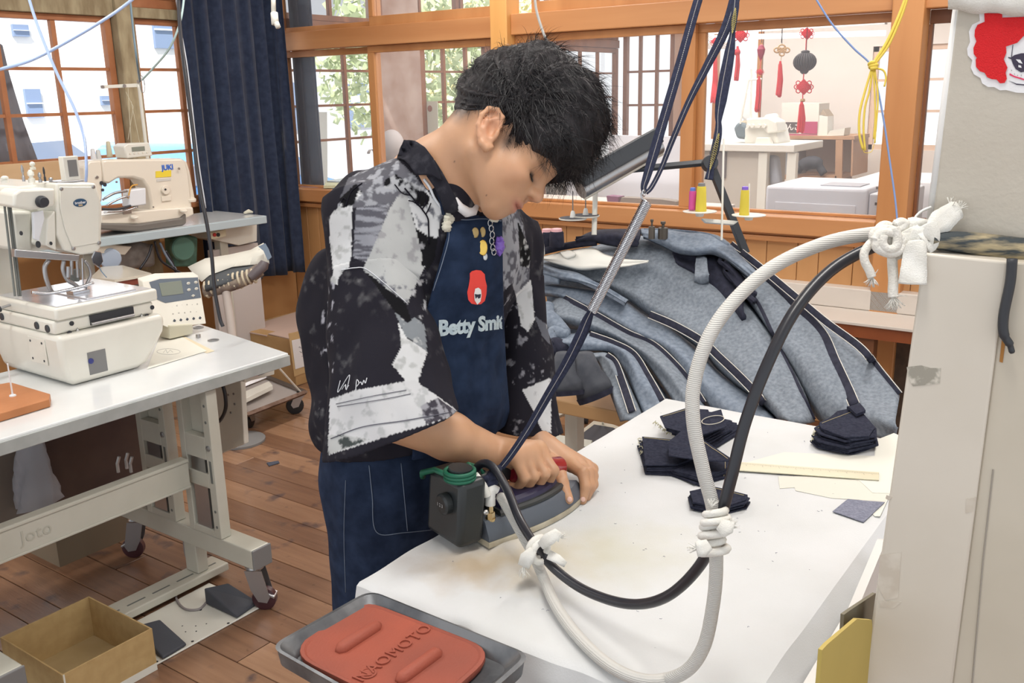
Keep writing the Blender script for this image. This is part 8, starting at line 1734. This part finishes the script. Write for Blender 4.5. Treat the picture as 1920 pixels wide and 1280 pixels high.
# ================================================================ in the next room
M_knot = mat('red_knot', (.62, .03, .045), .8); M_tas = mat('red_tassel', (.62, .04, .05), .9); M_gold2 = mat('pale_gold', (.50, .32, .16), .6); M_bk = mat('black_lantern', (.05, .045, .05), .7)
OD = 4.9; PXM = OD / FPX
def orn(lb, x, y0):
 p = onD(x, y0, OD); t = thing('hanging_ornament', p, lb, 'ornament', 'knotted ornaments hanging behind the glass'); g = MB(); g.tube([p, (p[0], p[1], 2.8)], .0016, 4); g.build('hanging_thread', M_bk, t); return t
def tassel(p, x, y0, y1, w):
 rr = random.Random(int(x)); g = MB()
 for i in range(26): a = rr.uniform(-1, 1); b_ = rr.uniform(-.4, .4); g.tube([V(onD(x + a * w * .25, y0, OD)) + V(CAMR[:, 2]) * b_ * .02, V(onD(x + a * w * .5, (y0 + y1) / 2, OD)) + V(CAMR[:, 2]) * b_ * .03, V(onD(x + a * w * .5 + (y1 - y0) * -.05, y1 - rr.random() * 6, OD)) + V(CAMR[:, 2]) * b_ * .03], .0034, 4)
 tag(g.build('tassel', M_tas, p), kind='stuff'); g = MB(); g.tube([onD(x, y0 - 5, OD), onD(x, y0 + 2, OD)], [.006, w * .3 * PXM], 8); g.build('tassel_cap', M_knot, p, smooth=True)
def dia(p, x, y, s_, m=M_knot, loops=True):
 g = MB(); c_ = V(onD(x, y, OD)); R_ = V(CAMR[:, 0]); U_ = -V(CAMR[:, 1]); N2 = V(CAMR[:, 2]); k_ = s_ * PXM
 for sg in (1, -1):
  for i in range(-3, 4): a = (R_ + U_ * sg) * .5; b_ = (R_ - U_ * sg) * .5; g.tube([c_ + b_ * k_ * i / 3.2 - a * k_, c_ + b_ * k_ * i / 3.2 + a * k_], k_ * .13, 5)
 if loops:
  for dx, dy in ((1, 0), (-1, 0), (.75, .75), (-.75, .75), (.75, -.75), (-.75, -.75)): q = c_ + R_ * dx * k_ * 1.0 + U_ * dy * k_ * .7; g.tube([q + (R_ * math.cos(t) + U_ * math.sin(t)) * k_ * .28 for t in np.linspace(0, 2 * PI, 13)], k_ * .07, 5)
 tag(g.build('knot', m, p, smooth='all'), kind='stuff')
def cordl(p, pts, r=.0018, m=M_knot): g = MB(); g.tube([onD(x, y, OD) for x, y in pts], r, 5); g.build('cord', m, p)
o1 = orn('small red knotted ornament with curling loops, first behind the straps', 1341, 60)
g = MB()
for sx in (-1, 1):
 for k_ in range(4): c_ = onD(1341 + sx * 14, 79, OD); r_ = (5 + k_ * 3.2) * PXM; g.tube([V(c_) + V(CAMR[:, 0]) * r_ * math.cos(t) + V(CAMR[:, 1]) * r_ * .8 * math.sin(t) for t in np.linspace(0, 5.3, 16)], .0018, 5)
tag(g.build('wire_scroll', M_gold2, o1, smooth='all'), kind='stuff'); dia(o1, 1341, 78, 8); tassel(o1, 1341, 105, 194, 9)
o2 = orn('red fan-shaped ornament next to the twisted strap end', 1386, 57); dia(o2, 1388, 66, 13); tassel(o2, 1383, 92, 152, 9); g = MB(); g.lathe([(.001, -.02), (.015, -.01), (.018, 0), (.015, .01), (.001, .02)], onD(1382, 98, OD), seg=12); g.build('bead', M_knot, o2, smooth=True)
o3 = orn('slender ornament with a dark red spindle bead and red tassel', 1428, 55); cordl(o3, [(1428, 50), (1428, 80)], m=M_bk); g = MB(); g.lathe([(.001, -.050), (.018, -.012), (.022, .012), (.012, .032), (.004, .036)], onD(1427, 97, OD), seg=8); g.build('spindle_bead', mat('dark_red_bead', (.34, .03, .07), .5), o3); cordl(o3, [(1427, 110), (1425, 130)]); dia(o3, 1425, 135, 6); tassel(o3, 1423, 148, 210, 7)
o4 = orn('ornament with a pale gold cloud-shaped loop above a red tassel', 1465, 80); cordl(o4, [(1467, 50), (1466, 84)], m=M_bk); g = MB(); c_ = onD(1466, 94, OD); R_, U_ = V(CAMR[:, 0]), -V(CAMR[:, 1])
for cx2, cy2, rr_ in [(-9, 0, 5.5), (9, 0, 5.5), (0, 5, 6.5), (0, -7, 4.5), (-4, 1, 4), (4, 1, 4)]: g.tube([V(c_) + R_ * (cx2 + rr_ * math.cos(t)) * PXM + U_ * (cy2 + rr_ * .8 * math.sin(t)) * PXM for t in np.linspace(0, 2 * PI, 15)], .0042, 6)
tag(g.build('cloud_loop', M_gold2, o4, smooth='all'), kind='stuff'); cordl(o4, [(1465, 106), (1464, 114)], m=M_gold2); tassel(o4, 1463, 120, 182, 9)
o5 = orn('large ornament with a black ribbed lantern, red knot and red tassel', 1510, 120); dia(o5, 1513, 63, 11); cordl(o5, [(1512, 74), (1511, 94)], .004)
g = MB(); R0 = 20 * PXM; c_ = onD(1509, 116, OD)
for k_ in range(12): a0 = PI * k_ / 12; g.tube([V(c_) + Vector((math.cos(a0), math.sin(a0), 0)) * R0 * math.sin(t) * (1 + .0) + Vector((0, 0, 1)) * R0 * .82 * math.cos(t) for t in np.linspace(0, 2 * PI, 20)], .0042, 5)
g.lathe([(R0 * .3, -R0 * .78), (R0 * .75, -R0 * .55), (R0 * .95, 0), (R0 * .75, R0 * .55), (R0 * .3, R0 * .78)], c_, seg=20); g.lathe([(R0 * .35, R0 * .78), (R0 * .42, R0 * .95), (R0 * .2, R0 * 1.05)], c_, seg=14); g.lathe([(R0 * .2, -R0 * 1.1), (R0 * .4, -R0 * .9), (R0 * .35, -R0 * .76)], c_, seg=14)
tag(g.build('lantern', M_bk, o5, smooth='all'), kind='stuff'); cordl(o5, [(1507, 138), (1506, 150)], .003); dia(o5, 1507, 163, 14); cordl(o5, [(1505, 176), (1505, 192)], .003); g = MB(); g.tube([onD(1505, 186, OD), onD(1505, 190, OD)], .012, 10); g.build('bead', M_gold2, o5); tassel(o5, 1503, 196, 250, 14)
PRd = 4.35
pr = thing('printer', onX(1540, 405, PRd), 'wide white office printer just behind the partition sill', 'printer')
px0, px1 = onX(1434, 380, PRd), onX(1625, 400, PRd); pz = onX(1450, 348, PRd)[2]
g = MB(); g.box((PRd, px1[1], .70), (PRd + .50, px0[1], pz)); g.build('body', mat('printer_white', (.74, .77, .84), .4), pr, bev=.015, bseg=3, smooth=True)
g = MB(); g.box((PRd - .006, px1[1] + .05, .80), (PRd - .0005, px0[1] - .05, onX(1500, 380, PRd)[2])); g.build('front_tray', mat('printer_panel', (.78, .81, .88), .35), pr, bev=.003)
g = MB(); g.box((PRd + .08, px1[1] + .06, pz + .0005), (PRd + .24, px1[1] + .24, pz + .004)); g.build('output_slot', mat('printer_grey', (.42, .44, .50), .4), pr)
g = MB(); g.box((PRd + .01, px1[1] - .13, .70), (PRd + .5, px1[1] - .002, pz - .02)); sd3 = g.build('side_unit', mat('printer_white2', (.72, .74, .80), .4), pr, bev=.008)
for z_, m_ in ((.965, M_dk), (1.035, M_gry)): g = MB(); g.box((PRd + .006, px1[1] - .10, z_), (PRd + .0095, px1[1] - .03, z_ + .012)); g.build('vent_slot', m_, sd3)
g = MB(); g.box((PRd - .05, px1[1] - .2, 0), (PRd + .6, px0[1] + .1, .699)); tag(g.build('printer_cabinet', M_crm, None), 'pale low cabinet top under the office printer', 'cabinet')
g = MB(); a_, b_ = onX(1600, 335, 5.0), onX(1680, 350, 5.0); g.box((5.0, b_[1] - .6, .8), (5.5, a_[1], a_[2])); tag(g.build('white_cabinet', mat('cab_white', (.78, .78, .80), .4), None, bev=.01), 'white cabinet top standing behind the printer', 'cabinet')
ot = thing('overlock_table', onX(1400, 300, 6.2), 'grey machine table standing behind the ornaments in the next room', 'table'); XO = 6.2
a_, b_ = onX(1240, 268, XO), onX(1490, 266, XO); g = MB(); g.box((XO, b_[1], a_[2] - .05), (XO + .6, a_[1], a_[2] + .0)); g.build('tabletop', mat('otop', (.70, .68, .62), .4), ot, bev=.006)
g = MB(); g.box((XO + .05, onX(1425, 300, XO)[1], .2), (XO + .5, a_[1] - .02, a_[2] - .055)); g.build('cabinet_front', mat('grey_beige', (.52, .48, .42), .6), ot)
for x in (1428, 1482): p = onX(x, 300, XO); g = MB(); g.box((XO + .02, p[1] - .03, 0), (XO + .07, p[1] + .03, a_[2] - .055)); g.build('leg', M_mach, ot)
g = MB(); p0_, p1_ = onX(1325, 285, XO - .01), onX(1355, 335, XO - .01); g.box((XO + .035, p1_[1], p1_[2]), (XO + .0495, p0_[1], p0_[2])); g.build('dark_opening', mat('opening', (.14, .12, .12), .7), ot)
ov = thing('overlocker', onX(1420, 262, XO + .1), 'cream overlock machine with a clipboard of covers behind the ornaments', 'sewing machine')
XV = XO + .12
def vX(name, pts, th, m, bev=.004, X=XV, parent=ov): g = MB(); g.prism([onX(x, y, X) for x, y in pts], (th, 0, 0)); return g.build(name, m, parent, bev=bev)
vX('base', [(1395, 270), (1395, 240), (1410, 232), (1452, 234), (1460, 270)], .25, M_mach, .012); vX('head', [(1398, 222), (1440, 220), (1456, 228), (1458, 248), (1438, 250), (1430, 240), (1400, 242)], .18, M_mach, .010, XV - .03); vX('front_tray', [(1415, 272), (1418, 258), (1440, 258), (1446, 272)], .06, M_dish, .004, XV - .08)
for x in (1404, 1412, 1424, 1434): disc('tension_dial', onX(x, 236, XV - .035), (-1, 0, 0), .014, .02, M_dish, ov, 12)
for a, b_ in [((1408, 226), (1409, 130)), ((1388, 232), (1404, 150)), ((1404, 150), (1428, 148))]: g = MB(); g.tube([onX(*a, XV), onX(*b_, XV)], .006, 6); g.build('thread_mast', M_dish, ov)
for i_, (pts, mm, lb, nm) in enumerate([([(1388, 180), (1398, 165), (1412, 175), (1416, 225), (1400, 232), (1388, 220)], mat('white_cloth_far', (.78, .78, .78), .9), 'white cloth hanging behind the overlock machine', 'cloth'), ([(1374, 240), (1384, 228), (1400, 236), (1402, 262), (1380, 260)], mat('slate_cloth_far', (.14, .18, .20), .9), 'slate cloth bundle beside the overlock machine', 'cloth'), ([(1384, 230), (1400, 222), (1418, 226), (1420, 240), (1402, 246), (1388, 240)], mat('beige_bundle', (.60, .52, .38), .9), 'beige cloth bundle on top of the slate one', 'cloth'), ([(1430, 216), (1452, 212), (1462, 236), (1436, 238)], M_pap, 'white paper sheet standing on the overlock machine', 'paper'), ([(1440, 290), (1456, 294), (1462, 345), (1442, 350)], mat('blueish_cloth', (.5, .54, .62), .9), 'pale blue cloth hanging from the grey machine table', 'cloth')]):
 g = MB(); g.prism([onX(x, y, XV + .10 - .1 * (i_ in (1, 4))) for x, y in pts], (.08, 0, 0)); tag(g.build(nm, mm, None, bev=.02, smooth=True), lb, nm)
SX = 7.2; sf = thing('shelf_unit', onX(1540, 335, SX), 'open brown wooden shelf unit against the far cream wall', 'shelf')
M_shb = mat('shelf_brown', (.50, .30, .18), .6, col2=(.42, .24, .14), scale=6)
def sX(name, pts, th, m, X=SX, parent=sf, bev=0.0): g = MB(); g.prism([onX(x, y, X) for x, y in pts], (th, 0, 0)); return g.build(name, m, parent, bev=bev)
sX('top_board', [(1460, 255), (1602, 255), (1602, 262), (1460, 260)], .4, M_shb); sX('side_board', [(1567, 262), (1580, 262), (1574, 540), (1561, 538)], .02, M_shb); sX('side_board', [(1597, 261), (1600, 261), (1598, 330), (1595, 330)], .4, M_shb); sX('lower_board', [(1460, 328), (1568, 330), (1568, 338), (1460, 336)], .4, M_shb); sX('back_board', [(1460, 260), (1598, 262), (1597, 335), (1460, 335)], .01, mat('shelf_back', (.56, .46, .38), .8), SX + .4)
bx = thing('carton', onX(1500, 255, SX + .1), 'white and maroon printed fruit carton on top of the brown shelf', 'box')
sX('box_body', [(1466, 193), (1536, 194), (1534, 256), (1463, 254)], .25, mat('box_white', (.70, .66, .60), .7), SX + .1, bx); lbp = sX('black_label', [(1466, 229), (1497, 229), (1497, 249), (1465, 248)], .002, mat('label_black', (.10, .08, .08), .6), SX + .095, bx); sX('maroon_label', [(1503, 228), (1533, 228), (1532, 251), (1502, 250)], .002, mat('label_maroon', (.42, .06, .14), .6), SX + .095, bx); sX('maroon_strip', [(1464, 250), (1532, 252), (1532, 256), (1464, 255)], .002, mat('label_maroon2', (.40, .10, .16), .6), SX + .095, bx)
text_on('label_text', 'りんご', .055, onX(1482, 239, SX + .092), (0, -1, 0), (0, 0, 1), mat('label_letter', (.85, .82, .78), .6), lbp, bold=.001)
for pts, mm, lb, nm, X_ in [([(1536, 216), (1552, 218), (1551, 254), (1534, 256)], M_dish, 'white narrow box standing beside the printed carton', 'box', SX + .05), ([(1538, 214), (1543, 205), (1552, 218)], mat('card_brown2', (.4, .32, .24), .8), 'brown card flap on top of the narrow white box', 'card', SX + .05), ([(1556, 245), (1584, 240), (1582, 254), (1550, 255)], M_pap, 'slanted white papers at the end of the brown shelf', 'paper', SX + .02)]: g = MB(); g.prism([onX(x, y, X_) for x, y in pts], (.15, 0, 0)); tag(g.build(nm, mm), lb, nm)
g = MB(); g.tube(bez([onX(1497, 322, SX), onX(1510, 308, SX), onX(1530, 306, SX), onX(1545, 326, SX)], 5), [.02] * 3 + [.05] * 9 + [.03] * 4, 10); tag(g.build('black_bag', mat('black_bag', (.05, .05, .06), .8), None, smooth='all'), 'black bag slumped on the lower board of the brown shelf', 'bag')
bm_ = [mat('binder_a', (.34, .32, .31), .7), mat('binder_b', (.45, .43, .42), .7), mat('binder_c', (.28, .29, .30), .7)]
for k_, x in enumerate(range(1461, 1496, 5)): g = MB(); y0_ = 277 + (k_ * 7) % 9; g.prism([onX(q, w, SX + .05) for q, w in [(x, y0_), (x + 4, y0_), (x + 4, 328), (x, 328)]], (.2, 0, 0)); tag(g.build('binder', bm_[k_ % 3]), ['first', 'second', 'third', 'fourth', 'fifth', 'sixth', 'seventh'][k_] + ' grey binder from the overlock machine side on the brown shelf', 'binder', 'grey binders on the brown shelf')
XB = 5.0; g = MB(); g.prism([onX(x, y, XB) for x, y in [(1141, 253), (1276, 256), (1268, 640), (1060, 600), (1060, 300), (1141, 300)]], (.02, 0, 0)); tag(g.build('white_board', mat('board_white', (.76, .79, .86), .5), None), 'large white board standing in the next room behind the lamp', 'board')
g = MB(); g.tube([onX(1020, 300, 4.6), onX(1066, 302, 4.6)], .006, 6); _q = onX(1043, 301, 4.6); g.tube([_q, (_q[0], _q[1], 2.8)], .003, 5); tag(g.build('hanging_rail', M_stl), 'thin steel hanging rail with grey streaked cloth behind the glass', 'rail')
g = MB(); q_ = resample([(1024, 366), (1034, 365), (1045, 366), (1060, 367), (1062, 367)], 16); g.grid([[onX(x, y - k_ * 14, 4.6 + .02 * math.sin(x * .9)) for k_ in range(5)] for x, y in q_], .004); tag(g.build('grey_cloth', mat('streak_cloth', (.45, .45, .44), .9, col2=(.62, .61, .58), scale=30), None, smooth='all'), 'grey streaked cloth hanging in the next room beside the nose', 'cloth')
for pts, mm, lb in [([(1137, 367), (1160, 369), (1158, 381), (1139, 380)], mat('plum_box', (.22, .08, .16), .6), 'small plum coloured box on the sill behind the white board'), ([(1165, 370), (1240, 374), (1268, 378), (1266, 392), (1162, 382)], mat('taupe_bin', (.26, .22, .18), .7), 'long taupe box on the sill below the white board')]: g = MB(); g.prism([onX(x, y, 4.05) for x, y in pts], (.06, 0, 0)); tag(g.build('box', mm), lb, 'box')
g = MB(); g.box((4.02, 1.75, 0), (4.30, 3.2, .945)); tag(g.build('side_cabinet', M_crm, None, bev=.004), 'low cream cabinet just behind the partition sill', 'cabinet')
g = MB(); Zm = .962; g.prism([onZ(x, y, Zm) for x, y in [(607, 353), (612, 343), (690, 330), (700, 352)]], (0, 0, .014)); tag(g.build('magazine', mat('cream_pages', (.60, .60, .40), .8), None), 'cream edged magazine pile on the sill inside the left glass bay', 'magazine')
g = MB(); g.prism([onZ(x, y, Zm + .015) for x, y in [(613, 341), (660, 333), (700, 336), (690, 344)]], (0, 0, .006)); tag(g.build('magazine', mat('blue_cover', (.45, .50, .62), .3), None), 'blue covered magazine lying on top of the cream edged pile', 'magazine')
g = MB(); q_ = onX(735, 272, 4.6); g.cyl((q_[0], q_[1], 0), (q_[0], q_[1], q_[2] - .34), .03, 12); _mhs = g
mh = thing('mannequin_head', onX(735, 300, 4.6), 'pale grey mannequin head seen through the glass behind the shoulder', 'mannequin'); MHF = Fld(.02)
mc_ = V(onX(735, 272, 4.6)); MHF.ell(mc_[:], (.085, .075, .10)).ell((mc_ + Vector((-.06, .045, -.05)))[:], (.055, .05, .065)).cone((mc_ + Vector((-.115, .085, -.02)))[:], (mc_ + Vector((-.125, .095, -.045)))[:], .008, .013).cone((mc_ + Vector((0, 0, -.05)))[:], (mc_ + Vector((.02, -.02, -.2)))[:], .05, .055).ell((mc_ + Vector((.03, -.02, -.27)))[:], (.11, .16, .08))
_mhs.build('stand_pole', M_gry, mh, smooth=True)
vv, qq = sdf_mesh(MHF, np.array(mc_[:]) - .36, np.array(mc_[:]) + .22, .012); mesh_obj('head', relax(vv, qq, 1), qq, mat('mannequin_grey', (.50, .47, .47), .6), mh)
g = MB(); g.prism([onX(x, y, 5.2) for x, y in [(752, 190), (820, 190), (822, 262), (754, 265)]], (.004, 0, 0)); po = g.build('poster', mat('poster_pale', (.60, .62, .54), .7)); tag(po, 'pale poster with small brown and orange marks behind the glass', 'poster')
rr = random.Random(8)
for k_ in range(12): g = MB(); c_ = onX(756 + rr.random() * 50, 198 + rr.random() * 26, 5.198); s_ = .012 + rr.random() * .016; g.lathe([(s_, 0), (s_ * .9, .001), (.0001, .001)], c_, (-1, 0, 0), 9); g.build('printed_mark', [mat('mark_brown', (.30, .14, .10), .8), mat('mark_orange', (.60, .25, .10), .8)][k_ % 2] if k_ < 2 else po.children[k_ % 2].data.materials[0], po)
g = MB(); g.prism([onX(x, y, 5.4) for x, y in [(718, 110), (780, 108), (772, 190), (758, 590), (730, 590)]], (.02, 0, 0)); tag(g.build('mauve_board', mat('mauve_board', (.30, .24, .25), .8)), 'mauve grey upright board behind the glass left of the poster', 'board')
g = MB(); g.prism([onX(x, y, 4.3) for x, y in [(592, 210), (613, 210), (614, 345), (596, 345)]], (.002, 0, 0)); tag(g.build('notice', M_pap), 'narrow white notice sheet behind the partition glass by the curtain', 'paper')
